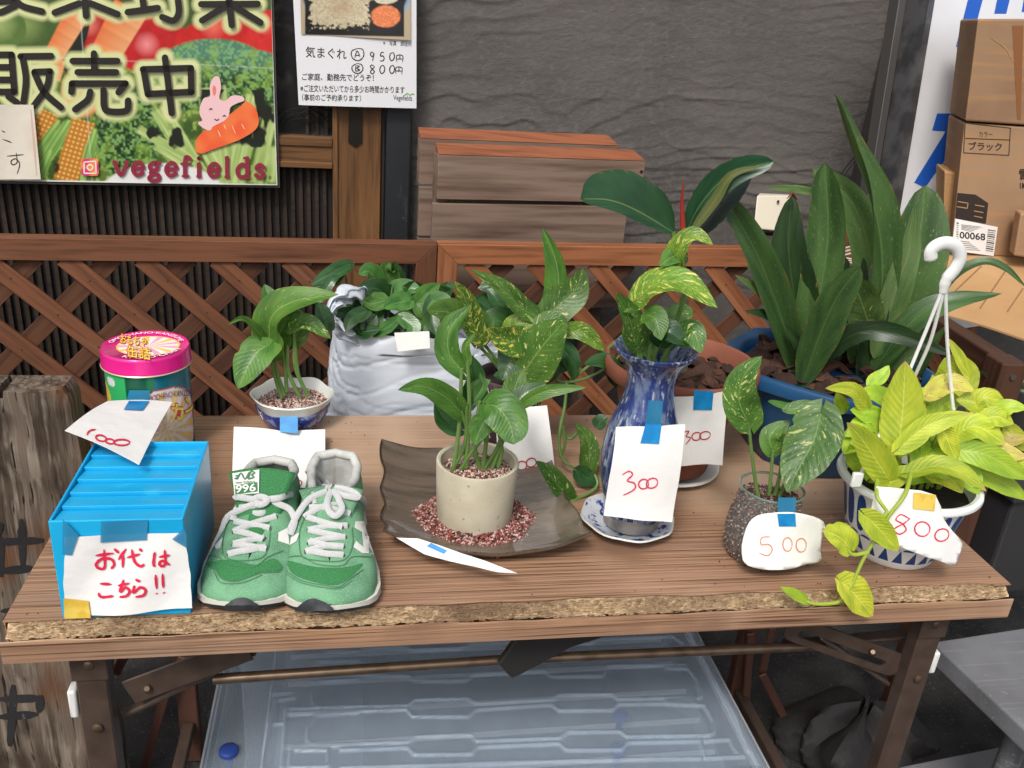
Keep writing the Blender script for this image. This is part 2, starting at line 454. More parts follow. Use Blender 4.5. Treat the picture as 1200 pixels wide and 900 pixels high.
# ------------------------------------------------------------------ leaves
PROF = {'heart': (.42, .82), 'lance': (.55, .85), 'strap': (.30, .55), 'rubber': (.55, .50), 'round': (.38, .55), 'blade': (.22, .9)}
def leaf(parent, pts, Y, wpx, m, prof='heart', roll=0., fold=.22, cup=0., wl=None, wr=None, nu=8, nv=16, wave=.04, name='leaf', twist=0., label=None, arch=0.):
    """pts: midrib in photo pixels from stalk to tip, Y: depth at both ends (or one per point)"""
    if isinstance(Y, (int, float)): Y = (Y, Y)
    n = len(pts)
    if len(Y) == n: Ys = list(Y)
    else: Ys = [Y[0]+(Y[1]-Y[0])*i/(n-1) for i in range(n)]
    mid = spline([PY(p[0], p[1], y) for p, y in zip(pts, Ys)], 8)
    # resample to nv+1
    L = [0.]
    for i in range(1, len(mid)): L.append(L[-1]+(mid[i]-mid[i-1]).length)
    tot = L[-1]; ms = []
    j = 0
    for i in range(nv+1):
        t = tot*i/nv
        while j < len(L)-2 and L[j+1] < t: j += 1
        f = (t-L[j])/max(1e-9, L[j+1]-L[j]); ms.append(mid[j].lerp(mid[j+1], f))
    a, b = PROF[prof]; tm = a/(a+b); nm = tm**a*(1-tm)**b
    wm = mpp(ms[len(ms)//2])*(wpx or 10)/2
    wl = wm if wl is None else mpp(ms[len(ms)//2])*wl; wr = wm if wr is None else mpp(ms[len(ms)//2])*wr
    ph = random.uniform(0, 6.28); vs, uv = [], []; qa = random.uniform(.010, .026); nick = random.uniform(.2, .85) if random.random() < .18 and nv > 12 else None; asym = random.uniform(-.09, .09)
    for i in range(nv+1):
        t = i/nv; p = ms[i]; tg = (ms[min(i+1, nv)]-ms[max(i-1, 0)]).normalized()
        tc = (Vector(CC)-p).normalized(); nn = (tc-tg*tc.dot(tg)).normalized()
        nn = (nn*.8+Vector((0, 0, .35)))
        nn = (nn-tg*nn.dot(tg)).normalized()
        nn = Matrix.Rotation(R(roll+twist*(t-.5)), 3, tg) @ nn
        sd_ = tg.cross(nn)
        te = min(max(t, 1e-4), 1-1e-4); wf = te**a*(1-te)**b/nm
        if i == 0: wf = .06
        if i == nv: wf = .0
        for k in range(nu+1):
            u = 2*k/nu-1; ww = (wl if u < 0 else wr)*wf*(1+asym*(1 if u > 0 else -1)+.025*math.sin(17*t+ph*2+(3 if u > 0 else 0))*abs(u))
            if nick and u == 1 and abs(t-nick) < .035: ww *= .86
            q = p + sd_*(u*ww)*math.cos(fold*abs(u)) + nn*(abs(u)*ww*math.sin(fold) + cup*u*u*ww + wave*ww*u*u*math.sin(9*t+ph+(2 if u > 0 else 0)) + qa*wm*math.sin(abs(u)*3.14)*math.sin(30*(t-abs(u)*.28)+ph))
            if prof in ('heart', 'round'): q = q - tg*(abs(u)**1.5*tot*.17*(1-t)**5)
            if arch: q = q - nn*arch*tot*(4*t*(1-t))*0
            vs.append(q); uv.append((k/nu, t))
    w_ = nu+1; fs = [(j*w_+i, j*w_+i+1, (j+1)*w_+i+1, (j+1)*w_+i) for j in range(nv) for i in range(nu)]
    o = obj(name, G().add(vs, fs, uv), m, parent, angle=180)
    if label: o['label'] = label
    return o
def stem(parent, pts, Y, rpx, m, name='stem', r2=None):
    n = len(pts)
    if isinstance(Y, (int, float)): Y = (Y, Y)
    Ys = list(Y) if len(Y) == n else [Y[0]+(Y[1]-Y[0])*i/(n-1) for i in range(n)]
    p = spline([PY(q[0], q[1], y) for q, y in zip(pts, Ys)], 6); r = mpp(p[0])*rpx
    r2 = r*.75 if r2 is None else mpp(p[0])*r2
    return obj(name, G().tube(p, [r+(r2-r)*i/(len(p)-1) for i in range(len(p))], 8), m, parent)
def pebbles(name, parent, n, place, size, m, kind='stuff', flat=.7):
    """many small stones in one mesh: place(i) -> Vector"""
    base = [(1,0,0),(-1,0,0),(0,1,0),(0,-1,0),(0,0,1),(0,0,-1)]; fb = [(0,2,4),(2,1,4),(1,3,4),(3,0,4),(2,0,5),(1,2,5),(3,1,5),(0,3,5)]
    g = G(); pal = PAL[m]
    for i in range(n):
        p = place(i); s = size*random.uniform(.6, 1.25); M = Matrix.Rotation(random.uniform(0, 6.3), 3, Vector((random.random(), random.random(), random.random()+.1)).normalized())
        a = Vector((random.uniform(.8, 1.2), random.uniform(.7, 1.1), random.uniform(.6, 1.)))
        c = random.choice(pal); k = random.uniform(.8, 1.2)
        g.add([p + M @ Vector((b[0]*a.x, b[1]*a.y, b[2]*a.z))*s*.62 for b in base], fb, None, [(c[0]*k, c[1]*k, c[2]*k)]*6)
    return obj(name, g, colmat('stone_chips', .75), parent, smooth=False, kind=kind)
PAL = {'pink': [C3(205,165,150,.8), C3(170,105,90,.8), C3(225,205,190,.8), C3(120,65,58,.8), C3(190,135,120,.8), C3(230,220,210,.7), C3(90,50,48,.8)],
       'red': [C3(150,80,72,.8), C3(110,50,46,.8), C3(200,160,150,.8), C3(130,70,60,.8), C3(90,45,42,.8), C3(215,195,185,.7), C3(165,100,85,.8)],
       'dark': [C3(112,80,72,.8), C3(84,60,54,.8), C3(150,112,100,.8), C3(196,174,162,.75), C3(96,68,62,.8), C3(62,46,42,.8), C3(134,96,86,.8)]}
# ================================================================== SETTING
# ground: one big sheet of dark asphalt / soil
gr = G(); gr.grid(lambda u, v: ((u-.5)*60, (v-.5)*60, 0), 4, 4)
o = obj('ground', gr, mat('asphalt', C3(62,60,58), .9, [(v3(9), C3(40,39,38), .4, .6, 6.), (v3(160), C3(95,92,88), .6, .8, 2.)], [(v3(220), .6, .004, 3.)]))
o['kind'] = 'structure'
# stucco house wall, trowelled in long horizontal ridges (real relief)
uw0 = float(np.array(PV(479, 285, 1.45)) @ BU); UW1 = 2.6
def wall_relief(U, Z):
    wz = Z*19 + (fbm(U*2.6, Z*4.0, 3., 4)-.5)*5.2 + (fbm(U*.7, Z*1., 8., 2)-.5)*5
    k = np.floor(wz); f = 1-(wz-k)
    amp = .35+.9*vnoise(U*1.8+k*7.7, k*3.1, 2.)
    ridge = np.where(f < .82, f/.82, (1-f)/.18)**1.6*amp
    wz2 = Z*31 + (fbm(U*3.1+9, Z*4, 13., 3)-.5)*4; k2 = np.floor(wz2); f2 = 1-(wz2-k2)
    r2 = np.where(f2 < .85, f2/.85, (1-f2)/.15)**2*np.clip(vnoise(U*2.6+k2*5.1, k2*1.7, 5.)*1.8-.7, 0, 1)
    m = np.clip(fbm(U*1.6, Z*2.4, 21., 3)*2.2-.55, .15, 1.2)
    return ridge*.0060*m + r2*.0050*m + fbm(U*12, Z*34, 1., 3)*.0016 + fbm(U*150, Z*190, 4., 2)*.0020
nu, nz = 430, 330; Ug, Zg = np.meshgrid(np.linspace(uw0, UW1, nu+1), np.linspace(.62, 1.75, nz+1))
Hh = wall_relief(Ug, Zg); Hh = Hh*np.clip((Ug-uw0)*60, 0, 1)
g = G(); vs = [UV(a, 1.45-b, z) for a, b, z in zip(Ug.ravel(), Hh.ravel(), Zg.ravel())]
g.add(vs, [(j*(nu+1)+i, j*(nu+1)+i+1, (j+1)*(nu+1)+i+1, (j+1)*(nu+1)+i) for j in range(nz) for i in range(nu)])
stucco_mat = mat('stucco', C3(103,98,94,.92), .85, [((3, 3, .8), C3(84,80,77,.86), .5, .75, 4.), (v3(2.2), C3(91,87,84,.86), .35, .65, 5.), (v3(60), C3(108,103,99,.86), .5, .75, 3.)], [(v3(420), .9, .0022, 4.), (v3(130), .5, .002, 3.)], spec=.3)
house = thing('house_wall', UV((uw0+UW1)/2, 1.5, 0), 'dark grey stucco house wall trowelled in rough horizontal ridges', 'wall')
obj('stucco_face', g, stucco_mat, house, angle=180)
g = G(); g.prism([UV(uw0, 1.46, 0), UV(UW1+1, 1.46, 0), UV(UW1+1, 1.6, 0), UV(uw0, 1.6, 0)], [UV(uw0, 1.46, 3.2), UV(UW1+1, 1.46, 3.2), UV(UW1+1, 1.6, 3.2), UV(uw0, 1.6, 3.2)])
g.prism([UV(uw0, 1.445, 0), UV(UW1, 1.445, 0), UV(UW1, 1.459, 0), UV(uw0, 1.459, 0)], [UV(uw0, 1.445, .62), UV(UW1, 1.445, .62), UV(UW1, 1.459, .62), UV(uw0, 1.459, .62)])
g.prism([UV(uw0, 1.445, 1.75), UV(UW1, 1.445, 1.75), UV(UW1, 1.459, 1.75), UV(uw0, 1.459, 1.75)], [UV(uw0, 1.445, 3.2), UV(UW1, 1.445, 3.2), UV(UW1, 1.459, 3.2), UV(uw0, 1.459, 3.2)])
obj('wall_core', g, stucco_mat, house, smooth=False)
# the wall over the door and beyond it on the left
g = G(); g.prism([UV(-3.6, 1.46, 2.1), UV(uw0-.004, 1.46, 2.1), UV(uw0-.004, 1.6, 2.1), UV(-3.6, 1.6, 2.1)], [UV(-3.6, 1.46, 3.2), UV(uw0-.004, 1.46, 3.2), UV(uw0-.004, 1.6, 3.2), UV(-3.6, 1.6, 3.2)])
obj('wall_above_door', g, stucco_mat, house, smooth=False)
# solid dark strip standing in for the slanting shadowed band behind the signboard
pa, pb = PV(1043, 0, 1.30), PV(985, 235, 1.30)
u_strip = float(np.array(PV(1012, 120, 1.43)) @ BU)
g = G(); g.prism([UV(u_strip, 1.38, 0), UV(u_strip+.06, 1.38, 0), UV(u_strip+.06, 1.441, 0), UV(u_strip, 1.441, 0)], [UV(u_strip+.035, 1.38, 2.2), UV(u_strip+.095, 1.38, 2.2), UV(u_strip+.095, 1.441, 2.2), UV(u_strip+.035, 1.441, 2.2)])
tag(obj('shadow_strip', g, mat('strip_dark', C3(60,57,55), .6), None, smooth=False, bevel=.012, seg=3), 'dark grey slanting strip standing in for the shadowed band on the stucco wall', 'shadow strip')
# --- sliding door with ribs and figured glass
U = lambda x, y, v=1.42: float(np.array(PV(x, y, v)) @ BU)
Zf = lambda x, y, v=1.42: PV(x, y, v).z
door = thing('sliding_door', UV(-.7, 1.42, 0), 'dark brown slatted wooden sliding door behind the vegetable poster', 'door')
W_door = wood('door_wood', C3(122,86,54,.8), C3(74,50,32,.8), C3(146,106,68,.75), .5)
W_dark = wood('door_dark', C3(62,50,42,.85), C3(40,32,27,.85), None, .6)
uS0, uS1, uP0, uP1 = U(395, 220), U(445, 220), U(451, 220), U(478, 220)
zr0, zr1 = Zf(350, 195), Zf(350, 158)
board('stile', door, UV((uS0+uS1)/2, 1.42, 0.05), UV((uS0+uS1)/2, 1.42, 2.0), uS1-uS0, .03, BN, W_door)
board('stile', door, UV(uS0-.005, 1.408, 0.05), UV(uS0-.005, 1.408, 2.0), .012, .02, BN, W_door)
board('stile', door, UV(-2.2, 1.42, 0.05), UV(-2.2, 1.42, 2.0), .09, .03, BN, W_door)
board('rail', door, UV(-2.15, 1.415, (zr0+zr1)/2), UV(uS0-.012, 1.415, (zr0+zr1)/2), zr1-zr0, .03, BN, W_door)
board('rail', door, UV(-2.15, 1.402, zr1-.012), UV(uS0-.012, 1.402, zr1-.012), .02, .014, BN, W_door)
board('rail', door, UV(-2.15, 1.402, zr0+.008), UV(uS0-.012, 1.402, zr0+.008), .014, .014, BN, W_door)
board('rail', door, UV(-2.15, 1.415, .12), UV(uS0-.012, 1.415, .12), .12, .03, BN, W_door)
board('rail', door, UV(-2.15, 1.415, 1.95), UV(uS0-.012, 1.415, 1.95), .1, .03, BN, W_door)
g = G().box((0, 0, 0), (uS0+2.15-.02, .006, 2.-zr1)); 
g = G(); g.prism([UV(-2.15, 1.437, .15), UV(uS0, 1.437, .15), UV(uS0, 1.444, .15), UV(-2.15, 1.444, .15)], [UV(-2.15, 1.437, zr0), UV(uS0, 1.437, zr0), UV(uS0, 1.444, zr0), UV(-2.15, 1.444, zr0)])
obj('back_panel', g, mat('door_back', C3(26,22,20), .8), door, smooth=False)
g = G(); g.prism([UV(-2.15, 1.430, zr1), UV(uS0, 1.430, zr1), UV(uS0, 1.436, zr1), UV(-2.15, 1.436, zr1)], [UV(-2.15, 1.430, 1.93), UV(uS0, 1.430, 1.93), UV(uS0, 1.436, 1.93), UV(-2.15, 1.436, 1.93)])
obj('glass', g, mat('door_glass', C3(34,34,34), .12, [(v3(14), C3(60,60,58), .5, .62, 2.)], [(v3(30), .3, .004, 2.)]), door, smooth=False)
rib_me = None; pitch = (U(250, 240)-U(130, 240))/12; uu = uS0-.03
g = G().box((0, 0, 0), (.0085, .009, zr0-.16))
while uu > -2.14:
    r = None
    if rib_me is None:
        r = obj('rib', g, W_dark, None, smooth=False); r.parent = door; rib_me = r
    else: r = rib_me.copy(); COL.objects.link(r)
    r.parent = door; p = UV(uu, 1.433, .16)-door.location; r.location = p; r.rotation_euler = (0, 0, TH)
    uu -= pitch
# vertical bars in the upper glazed part
g = G().box((0, 0, 0), (.007, .01, 1.93-zr1)); b0 = None; uu = uS0-.025
for i in range(7):
    if b0 is None: b0 = obj('glazing_bar', g, W_dark, None, smooth=False); r = b0
    else: r = b0.copy(); COL.objects.link(r)
    r.parent = door; r.location = UV(uu-(i > 2)*.09, 1.424, zr1)-door.location; r.rotation_euler = (0, 0, TH); uu -= .022
# scrolled iron tracery on the glass
g = G()
for cx, cy, rr in ((352, 152, 34), (352, 152, 26), (352, 152, 18), (372, 150, 30), (335, 150, 26), (385, 152, 20)):
    g.tube([PV(cx+rr*math.cos(a), cy-rr*.75*math.sin(a), 1.415) for a in np.linspace(.1, 3.04, 14)], .0012, 5)
obj('tracery', g, mat('iron', C3(45,43,42), .5, metal=.6), door)
g = G(); hx = [PV(409, 128, 1.404), PV(424, 128, 1.404), PV(424, 166, 1.404), PV(416, 172, 1.404), PV(408, 166, 1.404)]
g.prism([p+Vector(BN)*.0 for p in hx], [p-Vector(BN)*.004 for p in hx]); obj('handle_plate', g, mat('bronze', C3(48,44,40), .4, metal=.7), door, smooth=False)
# frame post beside the door
pt = thing('door_frame_post', UV((uP0+uP1)/2, 1.43, 0), 'black painted post between the sliding door and the stucco wall', 'post')
board('post', pt, UV((uP0+uP1)/2, 1.425, 0), UV((uP0+uP1)/2, 1.425, 2.6), uP1-uP0, .05, BN, mat('black_paint', C3(34,36,40), .5, [((20,60,60), C3(52,54,58), .62, .7, 4.), (v3(90), C3(120,120,120), .76, .8, 4.)], [(v3(60), .3, .002, 3.)]))
board('brown_trim', pt, UV(uP0-.012, 1.43, 0), UV(uP0-.012, 1.43, 2.6), .018, .03, BN, W_dark)
# --- vegetable poster
def S(c): return np.array([lin(x) for x in c])
def paint(name, corners, v, nx, ny, fn, parent, rough=.35, eps=0., coat=0., bump=.0):
    TL, TR, BR, BL = [PV(p[0], p[1], v) for p in corners]
    g = G(); vs = []; px = np.zeros((ny+1, nx+1, 2))
    for j in range(ny+1):
        for i in range(nx+1):
            p = (TL.lerp(TR, i/nx)).lerp(BL.lerp(BR, i/nx), j/ny); p = p - Vector(BN)*(eps+.0025*math.sin(i/nx*5+1)*math.sin(j/ny*4)); vs.append(p); px[j, i] = proj(p)
    col = fn(px[..., 0], px[..., 1]).reshape(-1, 3)
    g.add(vs, [(j*(nx+1)+i, (j+1)*(nx+1)+i, (j+1)*(nx+1)+i+1, j*(nx+1)+i+1) for j in range(ny) for i in range(nx)], None, col)
    return obj(name, g, colmat('print_'+name, rough, bump, coat), parent, angle=180)
def blend(c, m, k): m = np.clip(m, 0, 1)[..., None]; return c*(1-m)+k*m
def ell(x, y, cx, cy, a, b, rot=0.):
    c, s = math.cos(R(rot)), math.sin(R(rot)); dx, dy = x-cx, y-cy; return np.sqrt(((dx*c+dy*s)/a)**2+((-dx*s+dy*c)/b)**2)
Za = lambda ss: [[(x*.2445, y*.2445) for x, y in s] for s in ss]
Zb = lambda ss: [[(140+x*.2445, y*.2445) for x, y in s] for s in ss]
KSTR = Za([[(-30,262),(55,262)], [(55,262),(68,440)], [(-20,322),(60,322)], [(-20,382),(64,382)], [(-20,440),(68,440)], [(40,462),(82,492)], [(98,270),(245,268)], [(108,275),(124,380),(112,492)], [(165,345),(240,342)], [(238,345),(222,420),(160,510)], [(165,350),(210,440),(292,515)],
 [(450,256),(452,345)], [(348,292),(562,292)], [(372,346),(556,346)], [(345,402),(342,440)], [(345,400),(602,400)], [(600,402),(568,442)], [(432,440),(418,480),(360,524)], [(496,432),(500,515),(530,534),(605,530),(614,482)],
 [(-20,60),(10,56),(70,28)], [(70,-5),(110,30),(202,55)], [(-20,10),(60,2)], [(262,60),(380,15)], [(405,-20),(412,76)], [(432,15),(564,68)], [(612,58),(756,38)], [(682,-10),(690,45)]]) + \
 Zb([[(218,276),(250,542)], [(112,332),(342,326)], [(342,328),(344,442)], [(116,338),(136,452)], [(140,450),(344,440)], [(278,-20),(284,60),(258,98),(205,82)], [(392,20),(662,18)], [(522,-20),(538,120)], [(500,34),(396,98)], [(560,36),(676,108)]])
def strokes_dist(x, y):
    d = np.full(x.shape, 1e9)
    for s in KSTR:
        p = sp2(s, 5) if len(s) > 2 else s
        for (xa, ya), (xb, yb) in zip(p[:-1], p[1:]):
            L2 = (xb-xa)**2+(yb-ya)**2; t = np.clip(((x-xa)*(xb-xa)+(y-ya)*(yb-ya))/L2, 0, 1); d = np.minimum(d, np.hypot(x-xa-t*(xb-xa), y-ya-t*(yb-ya)))
    return d
def poster_fn(x, y):
    n1 = fbm(x/6, y/6, 1., 3); n2 = fbm(x/22, y/22, 2., 3); n3 = vnoise(x/2.3, y/2.3, 3.)
    k = np.zeros(x.shape+(3,)) + S((96,122,48)); k = blend(k, (n2-.45)*5, S((60,88,34))); k = blend(k, (n1-.55)*6, S((150,178,84)))
    def fruit(m, c1, c2, hx, hy, hr):
        nonlocal k
        k = blend(k, m, c1*(.8+.4*n1[..., None])); k = blend(k, np.clip(m, 0, 1)*np.clip(1-ell(x, y, hx, hy, hr, hr), 0, 1), c2)
    dark = S((30,34,24))
    k = blend(k, (60-y)/3*(x > -50), S((70,92,40)))
    # avocados top left, tomatoes, carrots
    fruit((1-ell(x, y, 40, 40, 38, 34))*14, S((70,96,42)), S((140,160,90)), 30, 30, 25)
    fruit((1-ell(x, y, 2, 34, 30, 28))*14, S((92,120,54)), S((160,180,110)), 0, 30, 22)
    fruit((1-ell(x, y, 108, 30, 26, 30))*14, S((190,40,36)), S((235,130,110)), 105, 30, 14)
    fruit((1-ell(x, y, 175, 50, 46, 38))*14, S((196,30,34)), S((250,150,150)), 172, 52, 16)
    fruit((1-ell(x, y, 262, 60, 62, 42))*14, S((206,34,32)), S((250,120,100)), 250, 30, 18)
    fruit((1-ell(x, y, 318, 50, 30, 40))*14, S((214,44,40)), S((250,120,100)), 310, 30, 12)
    k = blend(k, (1-ell(x, y, 90, 50, 10, 40, 20))*8, dark)
    def carrot(x0, y0, x1, y1, w0, w1):
        nonlocal k
        dx, dy = x1-x0, y1-y0; L = math.hypot(dx, dy); t = ((x-x0)*dx+(y-y0)*dy)/L/L; d = ((x-x0)*dy-(y-y0)*dx)/L
        ww = w0+(w1-w0)*np.clip(t, 0, 1); m = np.minimum((ww-np.abs(d))/1.5, np.minimum(t, 1-t)*L/2)
        sh = np.clip(d/ww*.5+.5, 0, 1)[..., None]
        k = blend(k, m, (S((238,126,66))*(1-sh)+S((246,176,120))*sh)*(.88+.24*vnoise(t*22, 3., 1.)[..., None]))
    carrot(92, 14, 52, 84, 15, 11); carrot(154, 8, 108, 92, 22, 17); carrot(70, 70, 66, 96, 8, 5)
    k = blend(k, (1-ell(x, y, 96, 108, 26, 32))*6, S((240,170,110)))
    # broccoli heads
    bl = np.maximum.reduce([1-ell(x, y, 250, 78, 66, 34), 1-ell(x, y, 215, 95, 50, 36), 1-ell(x, y, 300, 95, 40, 38), 1-ell(x, y, 150, 160, 40, 55)])
    b2 = vnoise(x/2.6, y/2.6, 9.); b3 = fbm(x/9, y/9, 5., 2)
    k = blend(k, bl*10, S((64,104,52))); k = blend(k, np.clip(bl*10, 0, 1)*np.clip((b2-.5)*6, 0, 1), S((128,168,96))); k = blend(k, np.clip(bl*10, 0, 1)*np.clip((.38-b2)*7, 0, 1), S((30,52,28)))
    k = blend(k, np.clip(bl*10, 0, 1)*np.clip((95-y)/30, 0, 1)*.45, S((120,180,150)))
    k = blend(k, np.clip(bl*8, 0, 1)*np.clip((b3-.5)*4, 0, 1)*.5, S((150,186,70)))
    # pale green stalks
    for x0, y0, x1, y1, w_ in ((185,125,240,215,12),(205,150,215,215,9),(250,100,268,215,15),(300,110,275,215,12),(318,130,300,215,9),(160,150,230,190,6),(235,160,262,215,9),(320,170,318,215,7),(180,170,250,214,5)):
        dx, dy = x1-x0, y1-y0; L = math.hypot(dx, dy); t = ((x-x0)*dx+(y-y0)*dy)/L/L; d = ((x-x0)*dy-(y-y0)*dx)/L
        m = np.minimum((w_-np.abs(d))/2, np.minimum(t, 1.02-t)*L/4); sh = (vnoise(d/2.2+x0, t*3, 4.))[..., None]
        k = blend(k, m, S((150,178,92))*(1-sh)+S((206,222,150))*sh)
    k = blend(k, np.clip((fbm(x/16+4, y/26, 7., 3)-.60)*14, 0, 1)*(x > 150)*(y > 105), dark)
    # corn cobs with green husks
    for x0, y0, x1, y1, w_ in ((58,130,20,215,13),(98,140,76,214,15)):
        dx, dy = x1-x0, y1-y0; L = math.hypot(dx, dy); t = ((x-x0)*dx+(y-y0)*dy)/L/L; d = ((x-x0)*dy-(y-y0)*dx)/L
        m = np.minimum((w_-np.abs(d))/2, np.minimum(t, 1-t)*L/2); q = (np.sin(t*L*1.15)*.5+.5)*(np.sin(d*1.15)*.5+.5)
        k = blend(k, m, S((196,120,30))*(1-q[..., None])+S((246,206,120))*q[..., None])
    for x0, y0, x1, y1, w_ in ((82,140,42,205,9),(70,140,40,185,6),(112,150,96,214,8),(60,175,46,214,6)):
        dx, dy = x1-x0, y1-y0; L = math.hypot(dx, dy); t = ((x-x0)*dx+(y-y0)*dy)/L/L; d = ((x-x0)*dy-(y-y0)*dx)/L
        m = np.minimum((w_*(.4+.6*np.sin(np.clip(t, 0, 1)*3.1))-np.abs(d))/2, np.minimum(t, 1-t)*L/2); sh = vnoise(d*.9, t*2, 6.)[..., None]
        k = blend(k, m, S((86,140,50))*(1-sh)+S((180,214,120))*sh)
    k = blend(k, (1-ell(x, y, 66, 196, 5, 9))*2*(n3 > .4), S((60,40,20)))
    # white arc bottom with the address line, white margins
    k = blend(k, (1-ell(x, y, 190, 232, 78, 42))*18, S((238,236,232)))
    ds = strokes_dist(x, y); k = blend(k, (13-ds)/5*.95, S((226,230,166)))
    e1 = 317.5+(y)*.0285
    k = blend(k, (x-(e1-.2))/1.2, S((240,240,236)))
    k = blend(k, (y-(209.5+.0185*x))/1.2, S((240,240,236)))
    # creases of the laminate, sheet joints
    k = blend(k, np.clip(1-np.abs(x-(93+y*.07))/1.2, 0, 1)*.35, S((250,250,245)))
    k = blend(k, np.clip(1-np.abs(y-(64+x*.05))/1., 0, 1)*.3, S((250,250,245)))
    return k*.82
poster = thing('poster', PV(150, 214, 1.385), 'large vegetable photo poster with black kanji and a pink rabbit on a carrot', 'poster')
VP = 1.385
paint('print', [(-60, -60), (316, -60), (325, 217), (-60, 211)], VP, 400, 290, poster_fn, poster, .3, coat=.3, bump=.05)
g = G(); c4 = [PV(-62, -62, VP+.004), PV(318.5, -62, VP+.004), PV(328, 220, VP+.004), PV(-62, 214, VP+.004)]
g.prism(c4, [p+Vector(BN)*.003 for p in c4]); obj('backing', g, mat('laminate_edge', C3(70,66,60), .25), poster, smooth=False)
pf = lambda x, y, e=0.: PV(x, y, VP-.0032-e)
blk = mat('black_print', C3(38,34,32), .35)
brush('letters', pf, KSTR, 7.6, blk, poster, .0012)
# maroon slab letters
VG = {'v': ([[(0,0),(.5,1),(1,0)]], [(-.12,.28,0),(.75,1.1,0)]), 'e': ([[(.05,.5),(.95,.45),(.8,.08),(.45,0),(.1,.3),(.1,.7),(.45,1),(.92,.82)]], []),
 'g': ([[(.85,.08),(.45,0),(.1,.25),(.3,.6),(.7,.5),(.7,.15),(.4,.03)], [(.35,.6),(.2,.85),(.8,.95),(.85,1.3),(.35,1.42),(.05,1.2),(.3,.95)]], [(.7,1.1,.02)]),
 'f': ([[(.85,-.38),(.5,-.5),(.35,-.2),(.35,1)]], [(-.15,1.05,.04),(0,.8,1)]), 'i': ([[(.4,.05),(.4,1)], [(.38,-.42),(.42,-.40)]], [(.05,.4,0.02),(0,.8,1)]),
 'l': ([[(.4,-.5),(.4,1)]], [(.05,.4,-.5),(0,.8,1)]), 'd': ([[(.8,-.5),(.8,1)], [(.75,.15),(.4,0),(.08,.4),(.2,.9),(.55,.98),(.78,.8)]], [(.5,.8,-.5),(.8,1.05,1)]),
 's': ([[(.85,.2),(.45,0),(.12,.25),(.5,.48),(.85,.75),(.5,1),(.08,.8)]], [])}
x0, yb = 134, 190.; st = []; sl = []; adv = {'v': 21, 'e': 19, 'g': 20, 'f': 17, 'i': 14, 'l': 14, 'd': 22, 's': 18}
for ch in 'vegefields':
    ls, sf = VG[ch]; w_ = adv[ch]-6
    st += xf(ls, x0, yb, w_, 15)
    sl += [[(x0+a*w_, yb+c*15), (x0+b*w_, yb+c*15)] for a, b, c in sf]
    x0 += adv[ch]; yb += .35
mar = mat('maroon_print', C3(134,42,60), .4)
brush('name_lettering', pf, st, 4.9, mar, poster, .0020); ink('name_serifs', pf, sl, 3.0, mar, poster, .0022, flat=True)['kind'] = 'stuff'
# camera badge
bd = mat('badge', C3(214,52,110), .35, [(v3(40), C3(240,140,60), .45, .6, 0.)]); wh = mat('white_print', C3(240,238,235,.85), .4)
decal('badge', pf, [(95,188),(97,186),(112,185.5),(115,187),(116,203),(114,206),(98,206),(95,204)], bd, poster, .0018, k=0)
ink('badge_lines', pf, [[(99,190),(111,189),(112,190),(112.5,202),(111,203),(100,203),(98.7,202),(98.5,191),(99,190)], [(105.5,192.3),(109,196),(105.5,199.7),(102,196),(105.5,192.3)]], 1.5, wh, poster, .0024, k=3, flat=True)
# rabbit hugging a carrot
pink = mat('pink_print', C3(246,200,202,.85), .4); orange = mat('orange_print', C3(240,122,66,.9), .4, [(v3(30), C3(236,96,56,.9), .4, .7, 0.)])
decal('carrot_picture', pf, [(229,177),(231,162),(246,148),(262,139),(280,126),(289,119),(300,128),(303,144),(297,154),(278,165),(250,175),(236,180)], orange, poster, .0018)
decal('rabbit_picture', pf, [(234,125),(239,115),(246,113),(246,100),(251,90),(257,91),(259,103),(257,115),(264,118),(272,112),(284,113),(286,118),(278,121),(270,126),(268,136),(262,142),(250,148),(246,153),(238,150),(232,144),(237,141),(234,134)], pink, poster, .0021)
ink('rabbit_lines', pf, [[(251,100),(251,112)], ], 4, mat('ear_print', C3(236,130,110,.9), .4), poster, .0026)
ink('rabbit_face', pf, [[(245,129),(247,127),(249,129)], [(261,137),(263,135),(265,137)], [(251,139),(254,141),(257,139)]], 1.1, blk, poster, .0028, k=3)
ink('carrot_marks', pf, [[(262,145),(265,152)],[(272,147),(276,157)],[(283,145),(287,152)],[(255,152),(259,161)]], 1.1, mat('carrot_mark', C3(250,190,150,.9), .4), poster, .0024)
# --- small handwritten paper taped over the poster's corner
paper = mat('paper', C3(242,240,236,.92), .75, [(v3(14), C3(232,230,228,.92), .4, .7, 3.)], [(v3(30), .3, .005, 3.), (v3(90), .15, .002, 3.)], spec=.3)
paper_old = mat('old_paper', C3(226,216,200,.85), .8, [(v3(10), C3(212,198,184,.85), .45, .7, 3.)], [(v3(24), .3, .006, 3.)], spec=.2)
sh = Sheet([PV(-40, 122, VP-.012), PV(39, 123, VP-.012), PV(48, 210, VP-.010), PV(-40, 211, VP-.010)], lambda u, v: .002*math.sin(6*u+2*v))
t = thing('handwritten_note', PV(4, 211, VP-.01), 'cream handwritten paper taped over the lower left corner of the poster', 'note')
sheet_obj('paper_sheet', sh, paper_old, t)
pen = mat('black_pen', C3(50,46,44), .5); redpen = mat('red_marker', C3(226,40,76,.9), .5); redthin = mat('red_pen', C3(196,52,60,.9), .5); orpen = mat('orange_pen', C3(224,140,104,.9), .5)
ink('handwriting', sh.at, [[(8,183),(28,181)], [(19,179),(20,190),(15,193),(13,189),(18,186),(23,192),(20,204)], [(2,153),(6,155)], [(3,163),(14,167)]], 1.3, pen, t)
ink('faded_edge', sh.at, [[(36,128),(43,206)]], 2., mat('pink_stain', C3(216,180,160,.85), .8), t, .0004)
